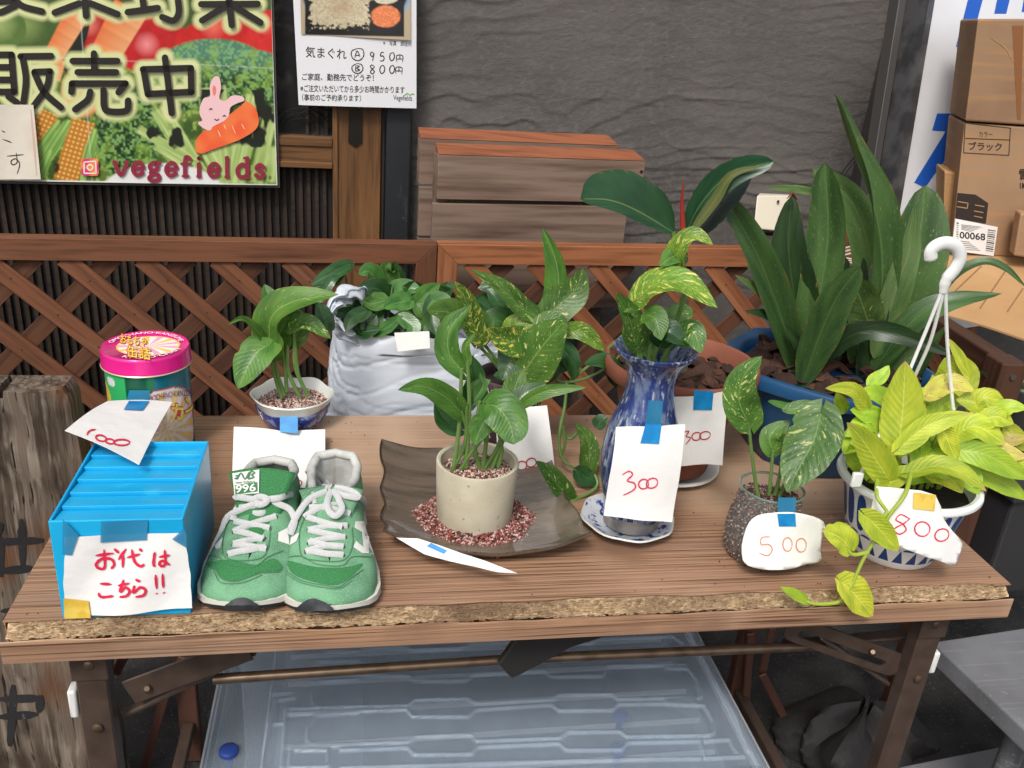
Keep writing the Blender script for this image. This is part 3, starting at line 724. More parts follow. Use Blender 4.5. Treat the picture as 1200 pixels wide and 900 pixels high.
# --- laminated menu sheet
VM = 1.375
menu = thing('menu_sheet', PV(418, 126, VM), 'laminated white menu sheet with a lunch box photo and handwritten prices', 'menu')
sh = Sheet([PV(341, -50, VM), PV(488, -50, VM), PV(488, 127, VM), PV(350, 123, VM)], lambda u, v: .003*math.sin(3*u)*math.sin(2*v))
sheet_obj('laminate', sh, mat('laminate', C3(236,235,238,.85), .2, coat=.5), menu)
def food(x, y):
    n = vnoise(x/1.6, y/1.6, 3.); n2 = fbm(x/6, y/6, 1., 3)
    k = np.zeros(x.shape+(3,)) + S((190,170,140)); edge = fbm(x/3, y/3, 8., 2)*.12
    k = blend(k, (1-ell(x, y, 418, -10, 66, 52)**1.0)*20, S((150,170,200))); k = blend(k, (1-ell(x, y, 416, -12, 64, 51))*20, S((34,34,36)))
    k = blend(k, np.minimum((x-357)/1., np.minimum((474-x), (34-y+.02*x))/1.), S((36,34,34)))
    m = np.minimum.reduce([(x-361)/3, (434-x)/3, (33-y)/3]) - edge*40+2
    k = blend(k, m, S((206,192,160))*(.75+.5*n[..., None])); k = blend(k, np.clip(m, 0, 1)*np.clip(1-ell(x, y, 400, 8, 22, 14), 0, 1)*.5, S((170,130,90)))
    k = blend(k, (1.0+edge-ell(x, y, 452, 19, 17, 13))*8, S((232,134,84))*(.7+.55*n[..., None]))
    k = blend(k, (1.0+edge-ell(x, y, 452, -4, 15, 9))*8, S((214,206,180))*(.8+.4*n[..., None]))
    return k*.85
paint('food_photo', [(351, -45), (481, -45), (481, 47), (353, 40)], VM, 150, 100, food, menu, .3, eps=.0045)
M_ = sh.at
lettering('small_print', '※　写真　調理例', M_, (449, 47, 482, 53), pen, menu, slant=1.5)
lettering('handwriting', '気まぐれ', M_, (358, 54, 406, 67), pen, menu, offset=.004, slant=3)
ink('handwriting', M_, [[(419,56.5),(412,60),(413,68),(420,71),(426,66),(425,58),(418,56.5)], [(415.5,68),(418.5,59.5),(422,67)], [(416.5,65),(421.5,64.5)], [(418.5,74),(412.5,78),(414,84),(420,86),(425,82),(424,76),(418,74)], [(417,76.5),(416.5,83.5)], [(417,76.8),(421,77.5),(418,80),(421.5,82),(416.5,83.5)]], 1.25, pen, menu, k=4)
for tx, yy in (('950', 61), ('800', 76)):
    digits(M_, tx, 433, yy, 7, 10.5, 11.5, 1.25, pen, menu, name='handwriting')
ink('handwriting', M_, [[(465,73),(465,65),(472,65.5),(471.5,73)], [(465,69),(472,69)], [(468.5,65),(468.5,69)], [(464,87),(464,79),(471,79.5),(470.5,87.5)], [(464,83),(471,83.3)], [(467.5,79),(467.5,83)]], 1.1, pen, menu, k=3)
lettering('print_line', 'ご家庭、勤務先でどうぞ！', M_, (354, 85.5, 438, 94), pen, menu, offset=.008, slant=1.5)
lettering('print_line', '※ご注文いただいてから多少お時間かかります', M_, (352, 99, 474, 107.5), pen, menu, offset=.008, slant=2)
lettering('print_line', '（事前のご予約承ります）', M_, (354, 110, 423, 118), pen, menu, offset=.006, slant=1)
lettering('logo_script', 'Vegefields', M_, (461, 111, 483, 119), pen, menu, slant=1)
ink('logo_leaf', M_, [[(474,112),(477,109.5),(480,111)], [(480,112),(483,110),(486,111)]], 1.4, mat('green_print', C3(120,180,90,.9), .4), menu, k=3)
# --- lattice fence
FV, FZ = 1.05, None
FZ = (PV(0, 281, FV).z + PV(512, 285, FV).z + PV(880, 291, FV).z)/3
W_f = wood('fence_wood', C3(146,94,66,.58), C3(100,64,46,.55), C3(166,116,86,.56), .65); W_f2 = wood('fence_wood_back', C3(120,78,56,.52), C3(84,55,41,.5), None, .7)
P0 = U(56, 303, FV); PER = (U(148, 303, FV)-P0); SW = PER*.37
RAIL = FZ-PV(200, 307, FV).z
us = U(513, 290, FV)
W_f3 = wood('fence_wood_lighter', C3(176,112,74,.62), C3(128,76,50,.58), C3(190,132,94,.6), .6)  # lighter, more orange wood for the right panel
def panel(ua, ub, apex, label, W_f=W_f):
    p = thing('lattice_fence', UV((ua+ub)/2, FV, .27), label, 'fence', 'lattice fence panels')
    zb = .27; zt = FZ
    board('rail', p, UV(ua+RAIL/2, FV+.018, zt-RAIL/2), UV(ub-RAIL/2, FV+.018, zt-RAIL/2), RAIL, .036, BN, W_f, mitre=(-1, 1))
    board('rail', p, UV(ua+RAIL/2, FV+.018, zb+RAIL/2), UV(ub-RAIL/2, FV+.018, zb+RAIL/2), RAIL, .036, BN, W_f, mitre=(1, -1))
    sw = RAIL
    board('stile', p, UV(ua+sw/2, FV+.0175, zb+sw/2), UV(ua+sw/2, FV+.0175, zt-sw/2), sw, .035, BN, W_f, mitre=(-1, 1))
    board('stile', p, UV(ub-sw/2, FV+.0175, zb+sw/2), UV(ub-sw/2, FV+.0175, zt-sw/2), sw, .035, BN, W_f, mitre=(1, -1))
    z1, z0 = zt-RAIL+.004, zb+RAIL-.004; H = z1-z0; a0, a1 = ua+sw-.004, ub-sw+.004
    def slat(uc, sgn, v, m):
        # centre line passes (uc, zt-RAIL) and runs down to sgn side
        u_t, zt_ = uc, z1; u_b, z_b = uc+sgn*H, z0
        def clip(uu): return z1-(uu-uc)*sgn
        if sgn > 0: s0 = max(u_t, a0); s1 = min(u_b, a1)
        else: s0 = min(u_t, a1); s1 = max(u_b, a0)
        if (s1-s0)*sgn < .02: return
        board('lattice_slat', p, UV(s0, v, clip(s0)), UV(s1, v, clip(s1)), SW*.707, .008, BN, m, bevel=.0008)
    k0 = int((ua-apex-H)/PER)-1
    for i in range(k0, int((ub-apex+H)/PER)+2):
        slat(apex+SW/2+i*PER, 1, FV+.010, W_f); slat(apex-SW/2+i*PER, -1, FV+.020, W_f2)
    g = G(); rn = random.Random(3)
    for i in range(-12, 14):
        for j in range(-12, 14):
            # crossings of the two slat families
            c1 = apex+SW/2+i*PER; c2 = apex-SW/2+j*PER; uu = (c1+c2)/2; h_ = uu-c1
            if h_ < .01 or h_ > H-.01 or not a0+.01 < uu < a1-.01: continue
            q = UV(uu+rn.uniform(-.004, .004), FV+.0058, z1-h_+rn.uniform(-.004, .004)); g.tube([q, q-Vector(BN)*.0008], .0017, 6)
    if g.v: obj('nail_heads', g, mat('nail', C3(58,46,40), .6, metal=.4), p, kind='stuff')
    return p
panel(us-1.75, us-.0012, P0, 'reddish brown lattice fence panel in front of the ribbed door, left of the joint')
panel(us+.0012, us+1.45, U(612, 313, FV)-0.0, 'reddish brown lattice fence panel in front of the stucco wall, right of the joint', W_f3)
# --- planter of weathered boards between fence and wall
W_grey = wood('weathered_board', C3(152,128,112,.6), C3(108,84,70,.56), C3(172,156,142,.58), .8, k=.6); W_or = wood('board_top_wood', C3(170,104,72,.58), C3(124,76,56,.52), None, .6)
A = PV(514, 178, 1.16); B = PZ(757, 186, A.z); d = (B-A).normalized(); nrm = Vector((-d.y, d.x, 0))
pl = thing('wooden_planter', (A+B)/2*1. - Vector((0, 0, A.z-.0)), 'weathered grey board planter with orange brown top edges behind the fence', 'planter')
Lb = (B-A).length
def gboard(off, dz, x0, x1, z0, z1, th=.016):
    p0 = A+d*x0+nrm*off; p0.z = A.z; p1 = A+d*x1+nrm*off; h = z1-z0
    for q in (p0, p1): q.z = (z0+z1)/2
    board('board', pl, p0, p1, h, th, nrm, W_grey)
    for q in (p0, p1): q.z = z1+.0012
    if dz:
        f0, f1 = p0-nrm*(th/2+.0005), p1-nrm*(th/2+.0005); b0_, b1_ = p0+nrm*(th/2), p1+nrm*(th/2)-d*.02; up = Vector((0, 0, .019))
        obj('board_top', G().add([f0, f1, b1_, b0_, b1_+up, b0_+up], [(0, 3, 2, 1), (0, 1, 4, 5), (3, 5, 4, 2), (0, 5, 3), (1, 2, 4)]), W_or, pl, smooth=False)
zt = A.z; z1 = PV(512, 233, 1.165).z; z2 = PV(512, 238, 1.165).z
gboard(.018, 1, 0, Lb, z1, zt-.006, .038); gboard(.008, 0, -.008, Lb-.03, z2-.125, z2, .016); gboard(.008, 0, -.008, Lb-.03, z2-.255, z2-.130, .016)
T2 = PV(494, 157, 1.23); zt2 = T2.z; dx2 = (T2-A).dot(d)
gboard(.100, 1, dx2, dx2+.485, zt2-.115, zt2-.012, .036); gboard(.082, 0, dx2, Lb-.04, zt2-.235, zt2-.120, .016); gboard(.082, 0, dx2, Lb-.04, zt2-.355, zt2-.24, .016)
gboard(.060, 0, dx2+.03, Lb-.02, zt2-.20, zt-.012, .034)
for xx in (.05, Lb-.07): board('corner_post', pl, A+d*xx+nrm*.060+Vector((0, 0, -.03)), (A+d*xx+nrm*.060)-Vector((0, 0, A.z-.02)), .04, .04, nrm, W_grey)
scr = mat('screw', C3(60,50,45), .4, metal=.8); g = G()
for x, y in ((753, 201), (737, 283), (740, 196)): 
    p = PV(x, y, 1.10); 
g.tube([A+d*(Lb-.008)+nrm*-.003+Vector((0, 0, -.03)), A+d*(Lb-.008)+nrm*.002+Vector((0, 0, -.03))], .0035, 8); g.tube([A+d*(Lb-.042)+nrm*-.003+Vector((0, 0, z2-.11-A.z)), A+d*(Lb-.042)+nrm*.002+Vector((0, 0, z2-.11-A.z))], .0035, 8)
obj('screw', g, scr, pl)
# --- outlet box
ob = thing('outlet_box', PV(903, 290, 1.42), 'cream outdoor socket box on the grey wall behind the long leaves', 'socket')
c = [PV(887, 229, 1.405), PV(925, 229, 1.405), PV(925, 272, 1.36), PV(883, 268, 1.36)]; cb = [PV(890, 226, 1.44), PV(928, 228, 1.44), PV(930, 275, 1.44), PV(886, 272, 1.44)]
obj('cover', G().prism(cb, c), mat('cream_plastic', C3(226,216,196,.8), .45), ob, bevel=.004, seg=3)
g = G().tube([PV(912, 236, 1.396), PV(912, 236, 1.388)], .0035, 10); obj('screw', g, scr, ob)
g = G().prism([PV(896, 276, 1.435), PV(908, 276, 1.435), PV(908, 290, 1.435), PV(896, 290, 1.435)], [PV(896, 276, 1.42), PV(908, 276, 1.42), PV(908, 290, 1.42), PV(896, 290, 1.42)]); obj('conduit', g, mat('cream_plastic2', C3(210,202,186,.8), .5), ob, bevel=.002)
# black cable slanting up the wall, white cable
g = G(); g.tube(spline([PV(1085, 20, 1.34), PV(1050, 100, 1.36), PV(1015, 165, 1.38), PV(985, 205, 1.4), PV(955, 260, 1.41)]), .0022, 6); g.tube(spline([PV(1090, 20, 1.33), PV(1056, 100, 1.35), PV(1020, 166, 1.37), PV(988, 208, 1.39), PV(960, 265, 1.4)]), .0016, 6)
tag(obj('cable', g, mat('black_rubber', C3(34,33,33), .5)), 'pair of thin black cables slanting across the shaded wall', 'cable')
g = G(); 
for k in range(3): g.tube(spline([PV(985, 292+k*4, 1.0), PV(1003, 288+k*4, .98), PV(1014, 294+k*3, .97), PV(1003, 303+k*2, .98), PV(988, 302+k*3, 1.0)]), .0018, 6)
tag(obj('cable', g, mat('white_cable', C3(206,202,196,.8), .4)), 'loop of white cable lying on the fence behind the long leaves', 'cable')
# post at the end of the fence and return rail
W_br = wood('brown_stain', C3(88,58,44,.7), C3(56,38,30,.7), None, .55)
post = thing('fence_post', PV(1003, 300, 1.12)*1., 'orange brown square post at the right end of the lattice fence', 'post')
c0 = PV(1003, 250, 1.13); board('post', post, Vector((c0.x, c0.y, .02)), c0, .075, .04, BN, W_f, bevel=.003)
ra, rb = PZ(1100, 372, .86), PZ(1180, 422, .86)
rail = thing('return_rail', (rb.x, rb.y, 0.), 'dark brown wooden rail and end post running forward beside the cardboard', 'rail')
dr = (rb-ra).normalized(); nr = Vector((-dr.y, dr.x, 0))
board('rail', rail, ra-dr*.25-Vector((0, 0, .02)), rb-Vector((0, 0, .02))-dr*.02, .045, .035, nr, W_br, bevel=.002)
board('rail', rail, ra-dr*.25-Vector((0, 0, .22)), rb-Vector((0, 0, .22))-dr*.02, .045, .035, nr, W_br, bevel=.002)
board('post', rail, Vector((rb.x, rb.y, 0)), Vector((rb.x, rb.y, .862)), .05, .045, nr, W_br, bevel=.002)
obj('screw', G().tube([rb+dr*.024+Vector((0,0,-.02)), rb+dr*.028+Vector((0,0,-.02))], .005, 10), mat('steel_screw', C3(170,168,165), .35, metal=1.), rail)
# --- leaning signboard
sgn = thing('signboard', PV(1010, 330, 1.0), 'white signboard with blue characters leaning against the wall in an aluminium frame', 'sign')
TLs, BLs = PV(1104, -60, 1.14), PV(1028, 400, .98); TRs, BRs = PV(1420, -60, 1.22), PV(1330, 400, 1.06)
BRs = TRs+(BLs-TLs); SG = Sheet([TLs, TRs, BRs, BLs]); off = -SG.n
g = G().prism([SG(0,0), SG(1,0), SG(1,1), SG(0,1)], [SG(0,0)+off*.03, SG(1,0)+off*.03, SG(1,1)+off*.03, SG(0,1)+off*.03])
obj('panel', g, mat('sign_white', C3(226,227,232,.85), .45, [(v3(3), C3(206,206,208,.85), .4, .7, 4.), (v3(50), C3(180,178,176,.8), .72, .76, 3.)]), sgn, smooth=False)
al = mat('aluminium', C3(150,150,152,.8), .38, [(v3(20), C3(110,110,112,.8), .4, .6, 4.)], metal=.75)
side = (SG(0,0)-SG(1,0)).normalized()
g = G().prism([SG(0,0)+side*.0, SG(0,0)+side*.012, SG(0,1)+side*.012, SG(0,1)], [SG(0,0)+SG.n*.004, SG(0,0)+side*.012+SG.n*.004, SG(0,1)+side*.012+SG.n*.004, SG(0,1)+SG.n*.004])
g.prism([SG(0,0)+side*.0125+SG.n*.004, SG(0,0)+side*.016+SG.n*.004, SG(0,1)+side*.016+SG.n*.004, SG(0,1)+side*.0125+SG.n*.004], [SG(0,0)+side*.0125-SG.n*.07, SG(0,0)+side*.016-SG.n*.07, SG(0,1)+side*.016-SG.n*.07, SG(0,1)+side*.0125-SG.n*.07])
obj('frame', g, al, sgn, smooth=False)
board('leg', sgn, SG(0, 0)+side*.05-SG.n*.06, SG(0, 1)+side*.05-SG.n*.06, .035, .02, side, mat('alu_dark', C3(96,94,92,.8), .45, metal=.5))
blue = mat('sign_blue', C3(32,92,190,.9), .45); sf = SG.at
decal('character', sf, [(1120,55),(1134,0),(1150,-40),(1162,-40),(1146,20),(1144,27),(1160,29),(1158,38),(1141,36),(1135,57)], blue, sgn, .0006, k=0)
decal('character', sf, [(1165,16),(1172,-20),(1188,-20),(1179,16)], blue, sgn, .0006, k=0)
decal('character', sf, [(1197,14),(1203,-20),(1215,-20),(1209,14)], blue, sgn, .0006, k=0)
decal('character', sf, [(1098,133),(1120,133),(1131,106),(1145,106),(1136,134),(1170,136),(1168,148),(1132,152),(1084,220),(1071,214),(1108,154),(1092,153)], blue, sgn, .0006, k=0)
decal('character', sf, [(1052,290),(1066,242),(1071,242),(1057,290)], blue, sgn, .0006, k=0)
ink('character', sf, [[(1108,212),(1112,196),(1122,188),(1150,184)]], 11, blue, sgn, .0006)
# --- cardboard
card = mat('cardboard', C3(180,146,114,.78), .85, [(v3(5), C3(158,124,96,.76), .35, .7, 5.), ((3, 3, 60), C3(190,146,102,.75), .5, .8, 2.)], [(v3(40), .2, .003, 3.)], spec=.2)
card_l = mat('cardboard_light', C3(206,164,116,.75), .85, [(v3(5), C3(186,144,98,.75), .35, .7, 5.)], [((2, 2, 180), .3, .002, 1.)], spec=.2)
def cbox(name, c4, depth, m, label, n=None):
    """front face corners TL TR BR BL as points"""
    S_ = Sheet(c4); nn = Vector((.42, .90, 0)).normalized() if n is None else n
    t = thing(name, (c4[2]+c4[3])/2, label, 'box', None)
    q = [S_(0,0), S_(1,0), S_(1,1), S_(0,1)]
    obj('carton', G().prism(q, [p+nn*depth for p in q]), m, t, smooth=False, bevel=.004, seg=2)
    return t, S_
VB = .86
t, SB = cbox('cardboard_box', [PV(1146, 22, VB), PV(1230, 22, VB), PV(1222, 148, VB), PV(1131, 142, VB)], .2, card, 'plain brown cardboard box on top of the stack in front of the signboard')
pr = mat('carton_print', C3(62,44,34), .8)
decal('tape_strip', SB.at, [(1186,30),(1199,30),(1196,140),(1192,140)], mat('brown_tape', C3(150,100,62,.8), .3), t, .0006, k=0)
ink('crease', SB.at, [[(1161,44),(1178,56),(1188,73)]], 1.6, card_l, t, .0007)
decal('end_flap', SB.at, [(1190,2),(1215,2),(1215,46),(1196,40)], mat('cardboard_shade', C3(120,84,56,.7), .85), t, .0008, k=0) if False else None
t, SB2 = cbox('cardboard_box', [PV(1130, 144, VB+.004), PV(1222, 150, VB+.004), PV(1212, 304, VB+.004), PV(1114, 296, VB+.004)], .2, card, 'cardboard carton printed with black text and a barcode label, bottom of the stack')
f = SB2.at
lettering('print_text', 'カラー', f, (1147, 154, 1163, 160), pr, t, slant=.5); lettering('print_text', 'ブラック', f, (1135, 166, 1174, 176), pr, t, offset=.02, slant=1)
ink('print_frame', f, [[(1131,144),(1184,150)], [(1184,150),(1182,182)], [(1182,182),(1129,179)], [(1129,179),(1131,144)], [(1131,162),(1183,164)]], 1., pr, t, flat=True)
decal('product_picture', f, [(1122,226),(1143,228),(1158,238),(1155,262),(1119,256)], mat('picture_print', C3(46,38,34), .7), t, .0007, k=0)
ink('product_picture_lines', f, [[(1122,236),(1134,238)],[(1134,238),(1133,244)],[(1133,244),(1121,242)],[(1142,240),(1153,242)],[(1141,247),(1152,249)],[(1141,253),(1151,255)]], 1., card_l, t, .0012, flat=True)
lettering('print_text', '電', f, (1194, 198, 1210, 212), pr, t, offset=.02); lettering('print_text', 'IM', f, (1195, 214, 1204, 221), pr, t, offset=.01)
decal('shipping_label', f, [(1119,256),(1169,266),(1164,300),(1115,293)], paper, t, .001, k=0)
lettering('label_number', '00068', f, (1124, 271, 1154, 279), pen, t, e=.0018, offset=.012, slant=2.5)
g = G(); x = 1158.
for i in range(11): w_ = random.choice((.5, .8, 1.2)); y = 269+i*2.4; ribbon(g, f, [(1157-i*.25, y), (1166-i*.28, y+1.5)], w_, .0018, flat=True)
for i in range(11): y = 261+i*2.6; ribbon(g, f, [(1120.5-i*.1, y), (1123-i*.1, y+.4)], random.choice((.5, .9, 1.3)), .0018, flat=True)
for i in range(5): ribbon(g, f, [(1126, 263+i*1.3), (1150-i*3, 266+i*1.3)], .4, .0018, flat=True); ribbon(g, f, [(1123, 282+i*2.4), (1136+i*3, 283.5+i*2.4)], .5, .0018, flat=True)
obj('label_barcode', g, pen, t, smooth=False)
t, _s = cbox('cardboard_box', [PV(1107, 200, VB+.04), PV(1124, 204, VB+.04), PV(1120, 300, VB+.04), PV(1104, 296, VB+.04)], .12, card_l, 'narrow light cardboard box squeezed behind the printed carton')
t, _s = cbox('cardboard_box', [PV(1196, 250, VB-.06), PV(1260, 256, VB-.06), PV(1254, 310, VB-.06), PV(1188, 300, VB-.06)], .05, card, 'small tan carton corner at the right edge in front of the printed carton')
# corrugated sheet lying across
fl = [PV(1108, 292, .90), PV(1265, 306, .86), PY(1262, 414, .52), PY(1078, 362, .74)]
sh = Sheet(fl, lambda u, v: .004*math.sin(5*u))
t = thing('cardboard_flap', fl[3], 'light corrugated cardboard sheet sloping down below the cartons', 'cardboard')
sheet_obj('sheet', sh, card_l, t, th=.004)
ink('fold_line', sh.at, [[(1150,312),(1108,352)], [(1178,318),(1148,362)], [(1199,338),(1180,366)]], 1.6, mat('cardboard_fold', C3(150,110,72,.75), .85), t, .0008, flat=True)
# --- concrete block footing and dark things below the table
bm_ = mat('concrete', C3(104,100,92,.7), .9, [(v3(18), C3(72,70,66,.7), .4, .65, 5.)], [(v3(120), .6, .004, 4.)])
bw = thing('block_wall', UV(0, .98, 0), 'low concrete block footing with openings beneath the lattice fence', 'block wall')
g = G()
def blk_(u0, u1, z0, z1, v0=.97, v1=1.09): g.prism([UV(u0, v0, z0), UV(u1, v0, z0), UV(u1, v1, z0), UV(u0, v1, z0)], [UV(u0, v0, z1), UV(u1, v0, z1), UV(u1, v1, z1), UV(u0, v1, z1)])
u = -1.75; proto = None
while u < 1.7:
    g = G(); blk_(u, u+.388, 0, .12)
    for k in range(5): a = u+k*.0895; blk_(a, a+.03, .12, .20)
    blk_(u, u+.388, .20, .262); obj('block', g, bm_, bw, smooth=False, bevel=.004); u += .392
g = G(); ctr = PZ(1000, 880, .02)
def Pb(u, v):
    a = 2*math.pi*u; h = v; r = (.10*math.sin(min(1, .25+h*.9)*math.pi)**.6+.01)*(1+.18*math.sin(3*a+h*4)+.10*math.sin(7*a+9*h)); return (ctr.x+r*math.cos(a)*1.3, ctr.y+r*math.sin(a), .004+h*.14*(1+.2*math.sin(5*a)))
g.grid(Pb, 40, 20, True); tag(obj('rubbish_bag', g, mat('black_plastic', C3(40,38,38), .7, bumps=[(v3(30), .6, .01, 3.)])), 'crumpled black plastic bag on the ground under the right end of the table', 'bag')
pp = PZ(930, 900, .05); top = PZ(930, 740, .42)
g = G(); q0 = PV(905, 900, .86); q1 = PV(922, 770, .86); g.tube([Vector((q0.x, q0.y, .0)), Vector((q0.x+.003, q0.y, .1)), Vector((q0.x+.01, q0.y, .5))], [.022, .022, .022], 16)
tag(obj('drain_pipe', g, mat('grey_pipe', C3(88,86,84,.8), .35, [(v3(20), C3(60,58,56), .4, .7, 3.)])), 'dark grey upright drain pipe behind the right table legs', 'pipe')
# --- stainless steel bench lower right
ss = mat('stainless', C3(168,168,173,.8), .3, [((4, 4, 4), C3(128,128,130,.76), .4, .62, 5.), ((3, 200, 200), C3(186,186,190,.8), .58, .75, 3.), (v3(60), C3(180,180,184,.75), .66, .72, 3.)], [((3, 300, 300), .06, .001, 2.)], metal=.45)
st_ = thing('steel_bench', (PZ(1150, 800, .4).x+.2, PZ(1150, 800, .4).y, 0), 'stainless steel bench with a thick edge to the right of the table', 'bench')
a, b = PZ(1092, 752, .42), PZ(1215, 868, .42); c_ = PZ(1108, 640, .42); dd = (b-a).normalized(); ee = Vector((-dd.y, dd.x, 0)); 
if ee.x < 0: ee = -ee
p = [a, b+dd*.1, b+dd*.1+ee*.5, a+ee*.5]
obj('top', G().prism([q-Vector((0,0,.035)) for q in p], p), ss, st_, smooth=False, bevel=.004, seg=3)
for q in (a+dd*.16+ee*.045, b+dd*.05+ee*.05, a+dd*.03+ee*.44):
    obj('leg', G().tube([q-Vector((0,0,.034)), Vector((q.x, q.y, 0))], .017, 16), ss, st_)
obj('shelf', G().prism([q+ee*.02-Vector((0,0,.30)) for q in p], [q+ee*.02-Vector((0,0,.285)) for q in p]), ss, st_, smooth=False)
# dark crate behind the bench, right of the table
cr = mat('dark_crate', C3(46,45,46), .5, bumps=[(v3(40), .2, .003, 2.)])
t = thing('dark_crate', PZ(1180, 640, .45), 'dark grey plastic crate standing on the steel bench under the yellow leaves', 'crate')
q = PZ(1150, 700, .421); obj('crate_body', G().prism([q, q+Vector((.5,.05,0)), q+Vector((.45,.4,0)), q+Vector((-.02,.35,0))], [q+Vector((0,0,.20)), q+Vector((.5,.05,.20)), q+Vector((.45,.4,.20)), q+Vector((-.02,.35,.20))]), cr, t, smooth=False, bevel=.006)
obj('crate_rim', G().prism([q+Vector((-.01,-.01,.2)), q+Vector((.51,.04,.2)), q+Vector((.46,.41,.2)), q+Vector((-.03,.36,.2))], [q+Vector((-.01,-.01,.22)), q+Vector((.51,.04,.22)), q+Vector((.46,.41,.22)), q+Vector((-.03,.36,.22))]), cr, t, smooth=False, bevel=.004)
# ================================================================== FOLDING TABLE
lam = mat('laminate_top', C3(188,146,114,.8), .42, [((2.2, 260, 260), C3(146,111,88,.78), .42, .62, 4.), ((1.0, 60, 60), C3(168,132,108,.78), .45, .7, 3.), ((4, 560, 560), C3(98,70,54,.74), .52, .66, 2.), ((2, 150, 150), C3(208,174,146,.8), .60, .78, 3.), (v3(7), C3(140,108,86,.74), .54, .74, 6.), (v3(2.5), C3(202,170,142,.8), .52, .72, 5.)], [((6, 260, 260), .08, .0005, 4.)], spec=.5)
chip = mat('chipboard', C3(204,176,140,.84), .9, [((120, 300, 300), C3(168,138,104,.8), .42, .6, 4.), ((160, 420, 420), C3(214,190,156,.8), .54, .66, 3.), (v3(6), C3(150,122,96,.75), .5, .75, 3.)], [(v3(200), .7, .002, 3.)], spec=.2)
frame_m = mat('table_steel', C3(92,76,66,.8), .45, [(v3(30), C3(74,60,53,.8), .4, .7, 4.)], metal=.25, spec=.5)
tube_m = mat('table_tube', C3(122,102,84,.8), .32, [(v3(40), C3(92,74,60,.8), .45, .7, 4.)], metal=.6)
TX0, TX1 = -.600, .600
table = thing('folding_table', (0, .25, 0), 'brown woodgrain folding table with its front edge band peeled off, showing chipboard', 'table')
def lip(x): return -.0005 + .0022*math.sin(x*9+1)*math.sin(x*23) + .0012*math.sin(x*61) - (.004 if x > .57 else 0)
g = G(); nx = 160
top = [(TX0+(TX1-TX0)*i/nx) for i in range(nx+1)]
vs = []
for x in top:
    y = lip(x); li = .0012*max(0, math.sin(x*7+2)) + (.004*((x-.5)/.1)**2 if x > .5 else 0)*0
    vs += [(x, .501, .700), (x, .012, .700), (x, y, .700+li), (x, y, .6990+li), (x, .012, .6982), (x, .501, .6982)]
fs = []
for i in range(nx):
    for k in range(6): fs.append((i*6+k, (i+1)*6+k, (i+1)*6+(k+1) % 6, i*6+(k+1) % 6))
g.add([(a, b, c) for a, b, c in vs], [f[::-1] for f in fs]+[(0,1,2,3,4,5), tuple(nx*6+k for k in (5,4,3,2,1,0))])
obj('top_laminate', g, lam, table, angle=30)
g = G(); rs = np.random.RandomState(4); NX = 900; NV = 14
X = np.linspace(TX0+.004, TX1-.003, NX); T = np.linspace(0, 1, NV); XX, TT = np.meshgrid(X, T)
rough_ = (fbm(XX*130, TT*5, 3., 3)-.5)*.006 + (fbm(XX*420, TT*12, 7., 2)-.5)*.0035
YY = .004 - TT*.0155 - rough_*.9*np.sin(TT*math.pi) ; ZZ = .6978 - TT*.0125 + rough_*np.sin(TT*math.pi)
g.add([tuple(q) for q in np.stack([XX.ravel(), YY.ravel(), ZZ.ravel()], 1)], [(j*NX+i, (j+1)*NX+i, (j+1)*NX+i+1, j*NX+i+1) for j in range(NV-1) for i in range(NX-1)])
for i in range(3800):        # loose chips
    x = random.uniform(TX0+.01, TX1-.01); t = random.random(); p = Vector((x, .002-t*.0135-.002, .6965-t*.0130+.0012)); a = random.gauss(0, .5); l = random.uniform(.0015, .0055)
    dx = Vector((math.cos(a), -.35*math.sin(a), .9*math.sin(a)))*l; n_ = Vector((0, -.5, .6))*random.uniform(.0006, .0022); w2 = Vector((-math.sin(a), 0, math.cos(a)))*.0007
    g.add([p-dx-w2, p+dx-w2+n_*.5, p+dx+w2+n_*.5, p-dx+w2], [(0,1,2,3)])
obj('chipboard_edge', g, chip, table, kind='stuff', angle=25)
g = G(); g.prism([(TX0+.002, .010, .655), (TX1-.002, .010, .655), (TX1-.002, .500, .655), (TX0+.002, .500, .655)], [(TX0+.002, .010, .6975), (TX1-.002, .010, .6975), (TX1-.002, .500, .6975), (TX0+.002, .500, .6975)])
obj('core', g, chip, table, smooth=False)
g = G(); vs = []; 
for i in range(nx+1):
    x = TX0-.001+(TX1-TX0+.002)*i/nx; h = .0008*math.sin(x*31)+.0006*math.sin(x*77)
    vs += [(x, -.0145, .6800+h), (x, -.0165, .6795+h), (x, -.0165, .6552), (x, .009, .6552), (x, .009, .6540), (x, -.018, .6540), (x, -.0185, .681+h)][:0] or [(x, -.0145, .6842+h), (x, -.0162, .6839+h), (x, -.0162, .6565), (x, .0095, .6565), (x, .0095, .6572), (x, -.0145, .6580)]
g.add(vs, [(i*6+k, i*6+(k+1) % 6, (i+1)*6+(k+1) % 6, (i+1)*6+k) for i in range(nx) for k in range(6)]+[(5,4,3,2,1,0), tuple(nx*6+k for k in range(6))])
obj('edge_band', g, lam, table, angle=30)
for x_, s_ in ((TX0, -1), (TX1, 1)):
    g = G().prism([(x_, .004, .655), (x_+s_*.0015, .004, .655), (x_+s_*.0015, .5, .655), (x_, .5, .655)], [(x_, .004, .6978), (x_+s_*.0015, .004, .6978), (x_+s_*.0015, .5, .6978), (x_, .5, .6978)]); obj('side_band', g, lam, table, smooth=False)
